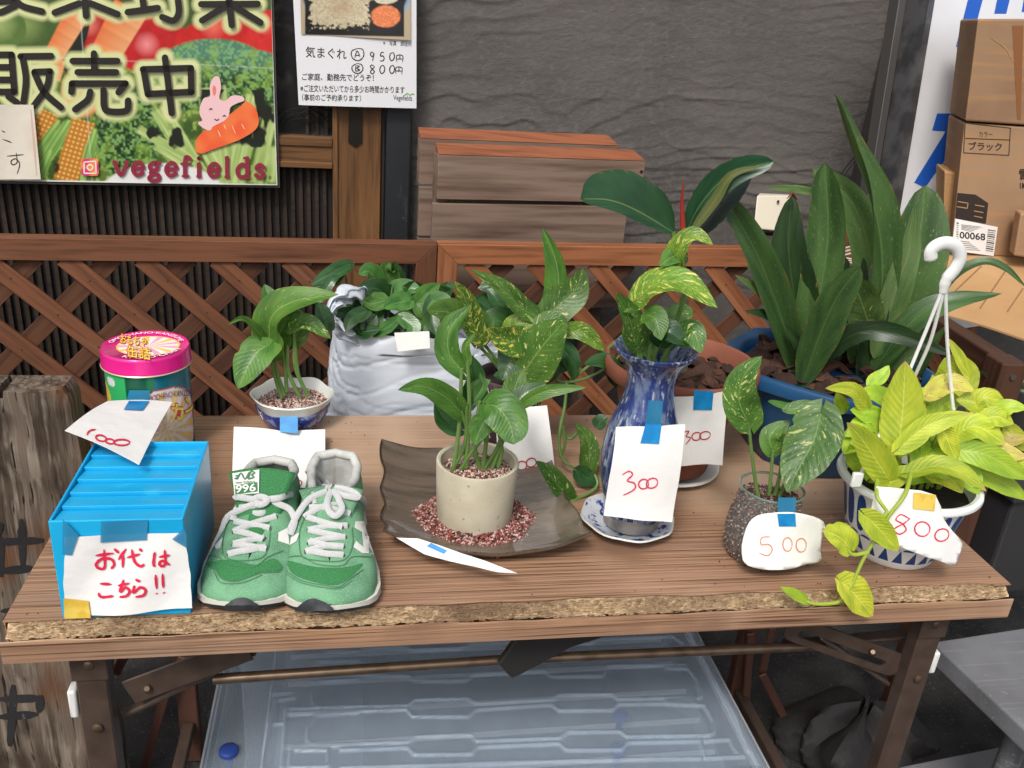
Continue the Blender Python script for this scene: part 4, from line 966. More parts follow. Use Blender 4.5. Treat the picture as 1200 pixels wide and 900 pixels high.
# steel frame
def bar(name, a, b, w_, t_, face=(0, -1, 0), m=frame_m): return board(name, table, a, b, w_, t_, face, m, bevel=.002)
bar('apron', (-.545, .028, .640), (.545, .028, .640), .026, .003); bar('apron', (-.545, .472, .640), (.545, .472, .640), .026, .003)
bar('apron', (-.545, .030, .640), (-.545, .470, .640), .026, .003, (1, 0, 0)); bar('apron', (.545, .030, .640), (.545, .470, .640), .026, .003, (1, 0, 0))
xl, xr = PY(119, 850, .03).x, PY(1062, 810, .03).x
g = G()
for s_, x in ((-1, xl), (1, xr)):
    bar('leg', (x, .030, .650), (x, .030, .012), .034, .024); bar('leg', (x, .470, .650), (x+s_*.0, .470, .012), .034, .024, m=mat('leg_red_brown', C3(104,70,58,.8), .5, metal=.2))  # rear legs and stays are a reddish brown of their own
    bar('leg_bracket', (x, .0165, .653), (x, .0165, .600), .040, .003)
    bar('leg_stretcher', (x, .044, .10), (x, .456, .10), .02, .02, (0, 0, 1))
    for px_, zz in ((.0, .622), (0, .53)): 
        obj('rivet', G().lathe([(0, .0), (.004, .0), (.006, -.001), (.0066, -.003)], (0, 0, 0), 14).__class__().tube([(x+px_, .0170, zz), (x+px_, .0145, zz), (x+px_, .0128, zz)], [.0062, .0060, .0030], 14), tube_m, table)
    obj('foot_cap', G().box((x, .030, .006), (.040, .030, .012)), mat('black_rubber', C3(34,33,33)), table, smooth=False)
obj('white_cap', G().box((xl-.026, .034, PY(97, 822, .03).z), (.010, .02, .040)), mat('white_plastic', C3(230,230,226,.85), .4), table, bevel=.003)
obj('white_cap', G().box((xr+.026, .034, PY(1084, 775, .03).z), (.010, .02, .036)), mat('white_plastic', C3(230,230,226,.85), .4), table, bevel=.003)
# folding stays: left pair of flat bars, right slotted bar
a, b = PY(150, 812, .035), PY(290, 760, .035); bar('stay', a, b, .036, .003); 
bar('stay_link', PY(146, 836, .05), PY(300, 762, .05), .007, .014)
for p in ((172, 807),): obj('rivet', G().tube([PY(p[0], p[1], .031), PY(p[0], p[1], .027)], [.0058, .003], 12), tube_m, table)
def slotbar(A, B, w_):
    A, B = Vector(A), Vector(B); d_ = (B-A).normalized(); L = (B-A).length; n_ = Vector((0, 1, 0)); up = d_.cross(n_).normalized()
    out = []; N_ = 10
    def cap(c, r, a0): return [c+d_*r*math.cos(a0+math.pi*i/N_)+up*r*math.sin(a0+math.pi*i/N_) for i in range(N_+1)]
    oc = cap(B, w_/2, -math.pi/2)+cap(A, w_/2, math.pi/2)
    s0, s1 = A+d_*L*.05-up*.004, A+d_*L*.90-up*.004; ic = cap(s1, .0055, -math.pi/2)+cap(s0, .0055, math.pi/2)
    k = len(oc); g = G(); g.add(oc+ic, [(i, (i+1) % k, k+(i+1) % k, k+i) for i in range(k)])
    return g
obj('slotted_stay', slotbar(PY(935, 738, .04), PY(1046, 778, .04), .038), frame_m, table, smooth=False, solid=.003)
bar('stay_link', PY(960, 745, .052), PY(1040, 800, .052), .006, .014)
obj('rivet', G().tube([PY(1023, 764, .036), PY(1023, 764, .030)], [.0058, .003], 12), tube_m, table)
for (p, q_, Y) in (((880, 742), (868, 905), .44), ((893, 790), (952, 905), .43), ((905, 735), (893, 790), .44)): bar('rear_stay', PY(*p, Y), PY(*q_, Y), .016, .006, m=mat('leg_red_brown', C3(104,70,58,.8)))
for (p, q_, Y) in (((200, 790), (168, 905), .43), ((215, 770), (202, 800), .43), ((150, 760), (135, 790), .42)): bar('rear_stay', PY(*p, Y), PY(*q_, Y), .016, .006, m=mat('leg_red_brown', C3(104,70,58,.8)))
obj('crossbar', G().tube([PY(250, 796, .06), PY(600, 772.5, .06), PY(960, 757, .06)], .0066, 14), tube_m, table)
bar('guide_plate', PY(918, 756, .07), PY(1075, 742, .07), .006, .02)
lv = mat('black_lever', C3(44,42,42), .35)
g = G(); pts = [(582, 772), (605, 740), (720, 736), (668, 752), (622, 777), (598, 789)]
fr = [PY(x, y, .048) for x, y in pts]; g.prism(fr, [p+Vector((0, -.012, 0)) for p in fr]); obj('lever', g, lv, table, smooth=False, bevel=.003, seg=3)
# ================================================================== CLEAR STORAGE BOX
pm = bpy.data.materials.new('clear_plastic'); pm.use_nodes = True; b_ = pm.node_tree.nodes['Principled BSDF']
b_.inputs['Base Color'].default_value = C3(186,204,222,.84); b_.inputs['Roughness'].default_value = .2; b_.inputs['Alpha'].default_value = .18; b_.inputs['Specular IOR Level'].default_value = .6
pm2 = pm.copy(); pm2.name = 'plastic_ridge'; pm2.node_tree.nodes['Principled BSDF'].inputs['Alpha'].default_value = .34; pm2.node_tree.nodes['Principled BSDF'].inputs['Base Color'].default_value = C3(226,232,240,.9)
pm3 = pm.copy(); pm3.name = 'moulded_ridge'; pm3.node_tree.nodes['Principled BSDF'].inputs['Alpha'].default_value = .17; pm3.node_tree.nodes['Principled BSDF'].inputs['Roughness'].default_value = .12; pm3.node_tree.nodes['Principled BSDF'].inputs['Base Color'].default_value = C3(226,232,240,.9)
pm4 = pm.copy(); pm4.name = 'lid_plastic'; t_ = pm4.node_tree; b4 = t_.nodes['Principled BSDF']; b4.inputs['Roughness'].default_value = .2
tc4 = t_.nodes.new('ShaderNodeTexCoord'); n4 = t_.nodes.new('ShaderNodeTexNoise'); n4.inputs['Scale'].default_value = 9; n4.inputs['Detail'].default_value = 6; r4 = t_.nodes.new('ShaderNodeMapRange')
r4.inputs[1].default_value = .35; r4.inputs[2].default_value = .75; r4.inputs[3].default_value = .14; r4.inputs[4].default_value = .32
t_.links.new(tc4.outputs['Object'], n4.inputs['Vector']); t_.links.new(n4.outputs['Fac'], r4.inputs[0])
gm = t_.nodes.new('ShaderNodeNewGeometry'); dn = t_.nodes.new('ShaderNodeSeparateXYZ'); t_.links.new(gm.outputs['Normal'], dn.inputs[0]); sl = t_.nodes.new('ShaderNodeMapRange'); sl.inputs[1].default_value = .995; sl.inputs[2].default_value = .80; sl.inputs[3].default_value = 0; sl.inputs[4].default_value = .16
t_.links.new(dn.outputs[2], sl.inputs[0]); a4 = t_.nodes.new('ShaderNodeMath'); a4.operation = 'ADD'; t_.links.new(r4.outputs[0], a4.inputs[0]); t_.links.new(sl.outputs[0], a4.inputs[1]); t_.links.new(a4.outputs[0], b4.inputs['Alpha'])
LZ = .335
sb = thing('storage_box', (0, .28, 0), 'large clear plastic storage box with ribbed lid and blue latches under the table', 'storage box')
q = [PZ(306, 905, LZ), PZ(893, 880, LZ)]
lx0, lx1, ly0 = PZ(306, 890, LZ).x, PZ(880, 880, LZ).x, .06; ly1 = .46; fx0 = PZ(240, 885, LZ-.015).x
def slab(n_, x0, x1, y0, y1, z0, z1, m, **k): return obj(n_, G().prism([(x0, y0, z0), (x1, y0, z0), (x1, y1, z0), (x0, y1, z0)], [(x0, y0, z1), (x1, y0, z1), (x1, y1, z1), (x0, y1, z1)]), m, sb, smooth=False, **k)
slab('lid_flange', fx0, lx1+.02, ly0-.02, ly1+.02, LZ-.022, LZ-.016, pm, bevel=.002)
for (x0, x1, y0, y1) in ((fx0-.002, lx1+.022, ly0-.023, ly0-.020), (fx0-.002, lx1+.022, ly1+.020, ly1+.023), (fx0-.003, fx0, ly0-.02, ly1+.02), (lx1+.02, lx1+.023, ly0-.02, ly1+.02)): slab('lid_rim', x0, x1, y0, y1, LZ-.04, LZ-.012, pm2)
for (x0, x1, y0, y1) in ((fx0+.01, lx1+.01, ly0-.01, ly0-.007), (fx0+.01, lx1+.01, ly1+.007, ly1+.01), (fx0+.01, fx0+.013, ly0-.01, ly1+.01), (lx1+.007, lx1+.01, ly0-.01, ly1+.01)): slab('wall', x0, x1, y0, y1, .01, LZ-.024, pm)
slab('lid_skirt', lx0, lx1, ly0, ly0+.002, LZ-.016, LZ-.0045, pm2); slab('lid_skirt', lx0, lx0+.002, ly0+.0021, ly1, LZ-.016, LZ-.0045, pm2); slab('lid_skirt', lx1-.002, lx1, ly0+.0021, ly1, LZ-.016, LZ-.0045, pm2)
slab('floor', fx0+.01, lx1+.01, ly0-.01, ly1+.01, .004, .008, pm)
rows = [[(0,425),(220,422),(245,402),(425,398),(450,415),(705,402),(725,385),(905,383),(925,400),(1195,395)], [(0,442),(220,435),(240,458),(425,458),(450,435),(705,418),(730,438),(905,436),(925,417),(1195,412)],
 [(0,552),(225,545),(245,525),(435,520),(455,540),(730,530),(755,510),(935,508),(955,525),(1200,520)], [(0,570),(225,562),(245,585),(435,583),(455,560),(730,548),(755,570),(935,568),(955,545),(1200,540)],
 [(0,318),(225,322),(245,340),(415,338),(440,318),(680,305),(705,325),(870,322),(890,290),(1150,285)], [(0,235),(220,225),(235,236),(400,230),(430,214),(690,203),(830,215),(860,198),(1110,190),(1140,212)],
 [(0,629),(380,618),(620,610),(850,605),(1075,600),(1200,598)]]
P6 = lambda p: (400+p[0]*.35, 680+p[1]*.35); P7 = lambda p: (780+p[0]*.35, 640+p[1]*.35); P5 = lambda p: (p[0]*.35, 680+p[1]*.35)
paths = [[P6(p) for p in r] for r in rows]
for r in (rows[0], rows[1], rows[2], rows[4]): paths.append([(P6((r[0][0], r[0][1]))[0]-x, P6(r[0])[1]+x*.045) for x in (0, 60)])
paths += [[P7(p) for p in r] for r in ([(0,410),(75,412),(110,455),(118,505),(100,518),(0,522)], [(0,530),(130,535),(162,590),(160,625),(145,635),(0,638)], [(118,655),(215,648),(235,690),(262,705),(130,712),(118,655)], [(150,330),(215,480),(255,560),(290,650)], [(195,500),(275,690)])]
paths += [[P5(p) for p in r] for r in ([(1200,335),(1065,342),(1045,385),(1048,415),(1075,430),(1200,425)], [(1200,445),(1055,455),(1032,495),(1030,540),(1065,560),(1200,555)], [(975,570),(1100,570),(1100,625),(970,628),(975,570)], [(960,430),(945,629)], [(985,395),(925,405),(890,560),(870,629)], [(1200,240),(1080,240),(1065,275),(1200,272)], [(845,390),(980,378)], [(840,490),(960,480)])]
LXn, LYn = 420, 190; XX, YY = np.meshgrid(np.linspace(lx0, lx1, LXn+1), np.linspace(ly0, ly1, LYn+1)); dd_ = np.full(XX.shape, 1e9)
for r in paths:
    q = [PZ(x, y, LZ) for x, y in r]
    for A_, B_ in zip(q[:-1], q[1:]):
        ex, ey = B_.x-A_.x, B_.y-A_.y; L2 = ex*ex+ey*ey+1e-12; t = np.clip(((XX-A_.x)*ex+(YY-A_.y)*ey)/L2, 0, 1); dd_ = np.minimum(dd_, np.hypot(XX-A_.x-t*ex, YY-A_.y-t*ey))
s_ = np.clip(1-(dd_-.0012)/.0030, 0, 1); ZZ = LZ + .0045*s_*s_*(3-2*s_) + .0010*(fbm(XX*6, YY*6, 3., 3)-.5)
ew = np.minimum.reduce([XX-lx0, lx1-XX, YY-ly0, ly1-YY]); ZZ = ZZ + .004*np.clip(1-ew/.006, 0, 1)
g = G(); cs = np.clip(s_, 0, 1)
g.add([tuple(p) for p in np.stack([XX.ravel(), YY.ravel(), ZZ.ravel()], 1)], [(j*(LXn+1)+i, j*(LXn+1)+i+1, (j+1)*(LXn+1)+i+1, (j+1)*(LXn+1)+i) for j in range(LYn) for i in range(LXn)])
obj('lid', g, pm4, sb, angle=180)
lb = mat('blue_latch', C3(40,66,140,.85), .35)
for x, y in ((268, 880), (727, 838), (725, 878)):
    c_ = PZ(x, y, LZ-.012 if x < 300 else LZ-.03); g = G().lathe([(0, .006), (.010, .0055), (.0135, .003), (.014, -.003), (.012, -.005), (.005, -.006), (.005, -.03), (0, -.03)], c_, 20); obj('latch', g, lb, sb)
for yy in np.linspace(ly0+.03, ly1-.03, 6): slab('tray_rib', lx0+.02, lx1-.02, yy, yy+.006, .262, .268, pm2)
slab('inner_tray', lx0+.01, lx1-.01, ly0+.01, ly1-.01, .256, .260, pm)
it = thing('inner_container', (0, .26, .01), 'pale plastic container stored inside the clear box', 'container')
g = G().prism([(-.20, .10, .012), (.20, .10, .012), (.20, .42, .012), (-.20, .42, .012)], [(-.22, .09, .24), (.22, .09, .24), (.22, .43, .24), (-.22, .43, .24)])
obj('tub', g, mat('grey_plastic', C3(120,124,128,.6), .5, [(v3(9), C3(70,74,80,.6), .4, .6, 3.)]), it, smooth=False, bevel=.01)
t = thing('stored_bundle', (.30, .25, .01), 'dark blue bundle stored inside the clear box on the right', 'bundle')
g = G(); g.grid(lambda u, v: (.31+.055*math.cos(2*math.pi*u)*(1+.1*math.sin(6*u*6.28))*math.sin(v*math.pi)**.4, .25+.15*math.sin(2*math.pi*u)*math.sin(v*math.pi)**.4, .012+.22*v), 24, 12, True)
obj('bundle', g, mat('navy_cloth', C3(46,52,74,.8), .8), t)
# ================================================================== LEFT: carved plank sign
pw = mat('old_plank', C3(128,112,98,.62), .85, [((40, 40, 2.5), C3(86,72,60,.6), .42, .60, 5.), ((120, 120, 5), C3(160,146,130,.62), .52, .70, 4.), ((7, 7, 5), C3(132,86,54,.6), .52, .66, 3.), ((10, 10, 7), C3(64,50,42,.55), .58, .70, 4.), ((160, 160, 5), C3(48,40,36,.5), .62, .68, 3.)], [((90, 90, 3), .9, .006, 5.)], spec=.25)
pls = thing('plank_sign', (-.68, .33, 0), 'thick weathered wooden plank sign with black brushed characters left of the table', 'sign')
ex = {}
NYP = 90
def edge_r(z): return -.600 + .006*math.sin(z*14+1)+.004*math.sin(z*37) - (.006 if z < .5 else 0) - (max(0, (z-.795))/.035)**3*.012
def Pp(u, v):
    z = v*.83; xr_ = edge_r(z); x = -.93+(xr_+.93)*u; y = .300 + .004*math.sin(x*40+z*5)+.003*math.sin(z*60+x*30)*math.sin(z*11)
    if u > .9: y += (u-.9)*.16
    d0 = math.hypot((x+.70)/.035, (z-.75)/.07); 
    return (x, y, z - (.030 if v == 1 and -.692 < x < -.684 else 0))
g = G(); g.grid(Pp, 60, NYP); n_ = len(g.v)
g.grid(lambda u, v: (lambda p: (p[0], .358, p[2]))(Pp(u, v)), 12, 12)
w_ = 61
g.add([g.v[NYP*w_+i] for i in range(w_)]+[(g.v[NYP*w_+i][0], .358, g.v[NYP*w_+i][2]) for i in range(w_)], [(i, i+1, w_+i+1, w_+i) for i in range(w_-1)])
g.add([g.v[j*w_+60] for j in range(NYP+1)]+[(g.v[j*w_+60][0], .358, g.v[j*w_+60][2]) for j in range(NYP+1)], [(j, j+1, NYP+2+j, NYP+1+j) for j in range(NYP)])
g.uv = []
obj('plank', g, pw, pls, angle=50)
bp = mat('brush_paint', C3(34,32,34), .7, [(v3(60), C3(84,76,70), .68, .74, 4.)], [(v3(120), .4, .002, 3.)])
sp_ = Surf(g)
S8 = lambda pts: [(p[0]*.5222, 430+p[1]*.5222) for p in pts]
ink('brushed_character', sp_, [S8([(48,340),(52,455)]), S8([(-10,392),(98,388)]), S8([(-5,458),(78,450)]), S8([(5,350),(-20,400)]), S8([(0,380),(2,470)])], 9, bp, pls, .0012, taper=.1)
ink('brushed_character', sp_, [S8([(2,548),(30,542)]), S8([(8,566),(22,556)])], 5, bp, pls, .0012)
ink('brushed_character', sp_, [S8([(30,712),(28,780),(22,850)]), S8([(-5,745),(98,742)]), S8([(92,735),(88,775)]), S8([(-5,785),(86,778)])], 9, bp, pls, .0012, taper=.1)
# ================================================================== PAPERS & TAPE
tb = mat('blue_tape', C3(30,150,214,.85), .4, [(v3(50), C3(20,128,196,.85), .4, .6, 3.)]); tb_t = mat('blue_tape_thin', C3(50,140,184,.85), .35, alpha=.85); ty = mat('yellow_tape', C3(240,208,96,.85), .5, [(v3(60), C3(226,186,70,.85), .45, .6, 3.)])
# --- donation box
cyan = mat('cyan_plastic', C3(34,180,232,.86), .32, [(v3(6), C3(24,166,220,.86), .4, .7, 3.), (v3(26), C3(60,192,236,.86), .6, .75, 4.)], sss=0.)
bx = thing('donation_box', (-.476, .09, .7), 'bright blue plastic money box with ribbed top at the left front of the table', 'box')
x0, x1, y0, y1, z0, z1 = -.541, -.410, .0, .176, .7004, .822
def bslab(n_, X0, X1, Y0, Y1, Z0, Z1, m=cyan, **k): return obj(n_, G().prism([(X0, Y0, Z0), (X1, Y0, Z0), (X1, Y1, Z0), (X0, Y1, Z0)], [(X0, Y0, Z1), (X1, Y0, Z1), (X1, Y1, Z1), (X0, Y1, Z1)]), m, bx, smooth=False, bevel=.0012, **k)
t_ = .003
bslab('front_panel', x0, x1, y0, y0+t_, z0, z1); bslab('back_panel', x0, x1, y1-t_, y1, z0, z1)
bslab('side_panel', x0, x0+t_, y0+t_+.0002, y1-t_-.0002, z0, z1); bslab('side_panel', x1-t_, x1, y0+t_+.0002, y1-t_-.0002, z0, z1)
bslab('floor', x0+t_, x1-t_, y0+t_, y1-t_, z0+.001, z0+.004)
n_s = 6; dy = (y1-y0-2*t_)/n_s
for i in range(n_s):
    ya = y0+t_+i*dy+.0006; yb_ = ya+dy-.0012
    g = G().prism([(x0+t_+.0004, ya, z1-.016), (x1-t_-.0004, ya, z1-.016), (x1-t_-.0004, yb_, z1-.016), (x0+t_+.0004, yb_, z1-.016)], [(x0+t_+.0004, ya, z1-.002), (x1-t_-.0004, ya, z1-.002), (x1-t_-.0004, yb_, z1-.0062), (x0+t_+.0004, yb_, z1-.0062)])
    obj('top_slat', g, cyan, bx, smooth=False, bevel=.0008)
Z3 = lambda pts: [(40+p[0]*.311, 460+p[1]*.311) for p in pts]
note = thing('payment_note', (-.476, -.004, .702), 'white paper with pink handwriting taped to the front of the blue money box', 'note')
sh = Sheet([PY(76, 629, -.0015), PY(217, 624, -.0015), PY(226, 712, -.006), PY(75, 723, -.0015)], lambda u, v: .003*math.sin(math.pi*u)*v + .0015*math.sin(9*u+4*v))
sheet_obj('paper_sheet', sh, paper, note, ragged=.008, n=20)
wr = [[(232,612),(300,603)], [(264,588),(266,655),(245,660),(234,645),(255,625),(290,625),(302,645),(290,662)], [(302,586),(320,602)], [(347,586),(318,628)],[(336,610),(334,658)], [(350,620),(400,606)], [(368,588),(378,632),(400,652),(416,645)],[(396,586),(408,596)],
 [(455,598),(450,640),(455,655)], [(470,618),(512,610)], [(492,590),(495,640),(482,652),(472,642),(485,632),(512,648)], [(248,718),(292,720)], [(242,752),(255,768),(300,764)], [(316,726),(360,716)],[(338,702),(324,748),(345,732),(360,746),(348,764),(322,768)],
 [(382,702),(400,710)],[(378,724),(374,752),(400,732),(420,742),(412,762),(382,768)], [(458,684),(462,738)],[(461,753),(463,757)],[(484,680),(487,734)],[(488,750),(491,754)]]
ink('marker_writing', sh.at, [Z3(s) for s in wr], 3.3, redpen, note, .0012, k=6, taper=.2)
bf = lambda x, y, e=0.: PY(x, y, -.0012-e)
tape('tape', bf, [(73.5,608),(92,627),(84,651),(73,650)], tb_t, note, .0032); tape('tape', sh.at, [(119,610),(174,608),(172,632),(118,635)], tb_t, note, .0016); tape('tape', sh.at, [(216,618),(219,625),(219,641),(202,631)], tb_t, note, .0018); tape('tape', sh.at, [(75,700),(104,703),(107,723),(76,724)], ty, note, .0018)
# --- round tin
TC = (-.5265, .402, .7003); ZT = PY(176, 404.5, .402).z; RT = .0625
TS = .945
tin = thing('round_tin', TC, 'round printed tin with a hot pink lid standing behind the blue money box', 'tin')
def body_col(a, h):
    x = a; n = vnoise(np.array(math.cos(a)*3), np.array(math.sin(a)*3), 1.); 
    return 0
g = G(); H = ZT-.700-.010; na, nh = 160, 60
vs, cs = [], []
for j in range(nh+1):
    h = H*j/nh
    for i in range(na):
        a = 2*math.pi*i/na; vs.append((TC[0]+.0600*TS*math.cos(a), TC[1]+.0600*TS*math.sin(a), TC[2]+h)); vs_ = vs[-1]
        dg_ = math.degrees(a) % 360; t = h/H
        c = S((20,120,74)) if math.sin(a*6+2) > 0 else S((10,92,66))
        if 195 < dg_ < 250: c = S((60,190,110))
        if dg_ > 290 or dg_ < 20: c = S((16,112,130))
        # badge with sunrays
        cx = math.radians(303); dx = (a-cx)*.060; dz = h-H*.33
        r = math.hypot(dx/.062, dz/.062)
        if r < 1.0: c = S((244,240,232)) 
        if r < .93:
            q = math.sin(math.atan2(dz, dx)*14); c = S((250,244,234)) if q > .2 else (S((240,190,214)) if q > -.5 else S((250,226,120)))
        if 1.0 <= r < 1.04: c = S((160,60,90))
        dx2 = (a-math.radians(205))*.06; dz2 = h-H*.55; 
        if math.hypot(dx2/.016, dz2/.030) < 1: c = S((240,222,90)) if dx2 > -.004 else S((236,150,190))
        if math.hypot((a-math.radians(224))*.06/.009, (h-H*.80)/.007) < 1: c = S((235,240,240))
        cs.append(c*.8)
g.add(vs, [(j*na+i, j*na+(i+1) % na, (j+1)*na+(i+1) % na, (j+1)*na+i) for j in range(nh) for i in range(na)], None, cs)
cm_t = colmat('tin_print', .25); cm_t.node_tree.nodes['Principled BSDF'].inputs['Metallic'].default_value = .15
obj('body', g, cm_t, tin, angle=180)
pinkm = mat('pink_lid', C3(232,34,140,.85), .22, metal=.15, coat=.3)
zl = ZT-.700
g = G().lathe([(.0605, zl-.024), (.0635, zl-.024), (.0640, zl-.022), (.0632, zl-.020), (.0628, zl-.004), (.0622, zl-.001), (.0608, zl), (.0596, zl-.0008), (.0585, zl-.0016), (0, zl-.0012)], TC, 96, fn=lambda a, r, h: (r*TS, h)); obj('lid', g, pinkm, tin, angle=60)
g = G().lathe([(.0634, zl-.0255), (.0648, zl-.0245), (.0634, zl-.0230)], TC, 96, fn=lambda a, r, h: (r*TS, h)); obj('lid_rim', g, mat('gold_rim', C3(226,206,170,.8), .3, metal=.5), tin)
g = G(); vs, cs = [], []; nr, na = 24, 160
for j in range(nr+1):
    r = .0405*TS*j/nr
    for i in range(na):
        a = 2*math.pi*i/na; vs.append((TC[0]+.004+r*math.cos(a)*1.1, TC[1]+r*math.sin(a), ZT-.0008)); q = math.sin(a*13)
        c = S((250,246,238)) if q > 0 else (S((246,176,206)) if math.sin(a*6.5) > 0 else S((250,206,110)))
        if r > .0375*TS: c = S((246,206,110))
        cs.append(c*.82)
g.add(vs, [(j*na+i, j*na+(i+1) % na, (j+1)*na+(i+1) % na, (j+1)*na+i) for j in range(nr) for i in range(na)], None, cs); obj('lid_picture', g, colmat('lid_print', .25), tin, angle=180)
def arc(r0, a0, a1, flip=False):
    def f(x, y, e=0.):      # x 0..1 along the arc, y 0..1 from the top of the letters
        a = a0+(a1-a0)*x; r = r0+(.0076 if not flip else -.0076)*(.5-y)
        return Vector((TC[0]+r*math.cos(a), TC[1]+r*math.sin(a), ZT+.0002+e))
    return f
white_l = mat('letter_white', C3(250,230,240,.9), .3)
lettering('lid_lettering', 'OMOCHANO·KANZUME', arc(.0487, R(172), R(20)), (0, 0, 1, 1), white_l, tin, offset=.02)
lettering('lid_lettering', 'KYORO·CHAN', arc(.0480, R(246), R(345), True), (0, 0, 1, 1), white_l, tin, offset=.02)
yl = mat('letter_yellow', C3(250,220,80,.9), .3); rd = mat('letter_red', C3(214,50,60,.9), .3)
def lidp(e0): return lambda x, y, e=0.: Vector((PZ(x, y, ZT+e0+e)))
for tx, bx_ in (('おもちゃ', (141, 391, 171, 402)), ('缶詰', (149, 404, 176, 418))):
    lettering('picture_lettering', tx, lidp(.0006), (bx_[0]-1, bx_[1]-1, bx_[2]+1, bx_[3]+1), rd, tin, offset=.03, slant=4); lettering('picture_lettering', tx, lidp(.0009), bx_, yl, tin, offset=.008, slant=4)
# body lettering wraps the side
sT = Surf(G().lathe([(.0570, 0), (.0570, H)], TC, 96))
lettering('body_lettering', 'OMOCHANO·KANZUME', lambda x, y, e=0.: sT(x, y-9*math.sin(max(0, min(1, (x-168)/62))*1.9), e), (170, 466, 228, 473), mat('letter_maroon', C3(130,50,100,.9), .4), tin, e=.0006)
for tx, bx_ in (('カ', (200, 473, 214, 492)), ('ン', (216, 466, 228, 484))):
    lettering('body_lettering', tx, sT, (bx_[0]-1.2, bx_[1]-1.2, bx_[2]+1.2, bx_[3]+1.2), rd, tin, e=.0005, offset=.06); lettering('body_lettering', tx, sT, bx_, yl, tin, e=.0010, offset=.02)
# --- note 1000
note = thing('price_note', PY(126, 500, .31), 'curled white price note marked 1000 taped to the round tin', 'note')
sh = Sheet([PY(126, 470, .328), PY(202, 471, .332), PZ(163, 545, .834), PZ(76, 505, .850)], lambda u, v: .004*math.sin(math.pi*u)*.6 + .003*math.sin(3*v))
sheet_obj('paper_sheet', sh, paper, note)
def loop(cx, cy, a, b, n=10, rot=0.): c, s = math.cos(rot), math.sin(rot); return [(cx+a*math.cos(t)*c-b*math.sin(t)*s, cy+a*math.cos(t)*s+b*math.sin(t)*c) for t in np.linspace(.3, 6.6, n)]
ink('price_writing', sh.at, [Z3([(198,163),(208,147),(232,140)]), Z3(loop(252, 174, 20, 11, rot=.25)), Z3(loop(286, 186, 17, 9, rot=.2)), Z3(loop(330, 190, 30, 11))], 2.1, redpen, note, .0008)
tape('tape', sT, [(152,457),(176,457),(174,474),(148,474)], tb_t, note, .0012); tape('tape', sh.at, [(151,471),(175,471),(167,482),(145,481)], tb, note, .0014)
# ================================================================== SNEAKERS
suede = mat('green_suede', C3(126,180,140,.74), .9, [(v3(26), C3(106,156,120,.7), .42, .68, 4.), (v3(9), C3(142,192,154,.74), .5, .8, 3.), (v3(15), C3(84,106,86,.62), .58, .76, 4.), (v3(700), C3(142,196,154,.72), .55, .7, 1.)], [(v3(700), .6, .0012, 3.), (v3(40), .25, .003, 3.)], spec=.25)
meshg = mat('green_mesh', C3(70,140,86,.75), .8, [(v3(900), C3(54,122,70,.75), .4, .65, 0.)], [(v3(500), .6, .001, 1.)], spec=.3)
lining = mat('grey_lining', C3(206,206,200,.82), .85, [(v3(40), C3(172,172,168,.8), .4, .62, 4.)], [(v3(300), .4, .001, 2.)])
lace = mat('grey_lace', C3(204,204,202,.82), .85, [(v3(900), C3(190,191,192,.8), .45, .65, 0.)], [(v3(1100), .5, .0004, 0.)])
foam = mat('white_midsole', C3(222,218,206,.8), .6, [(v3(30), C3(188,182,168,.75), .5, .7, 4.)]); rub = mat('black_outsole', C3(46,48,52), .6, [(v3(40), C3(70,70,70), .55, .7, 4.)])
thread = mat('dark_thread', C3(74,128,88,.75), .8); patch = mat('white_patch', C3(228,226,220,.82), .6); darkhole = mat('shoe_inside', C3(84,90,84,.6), .9)
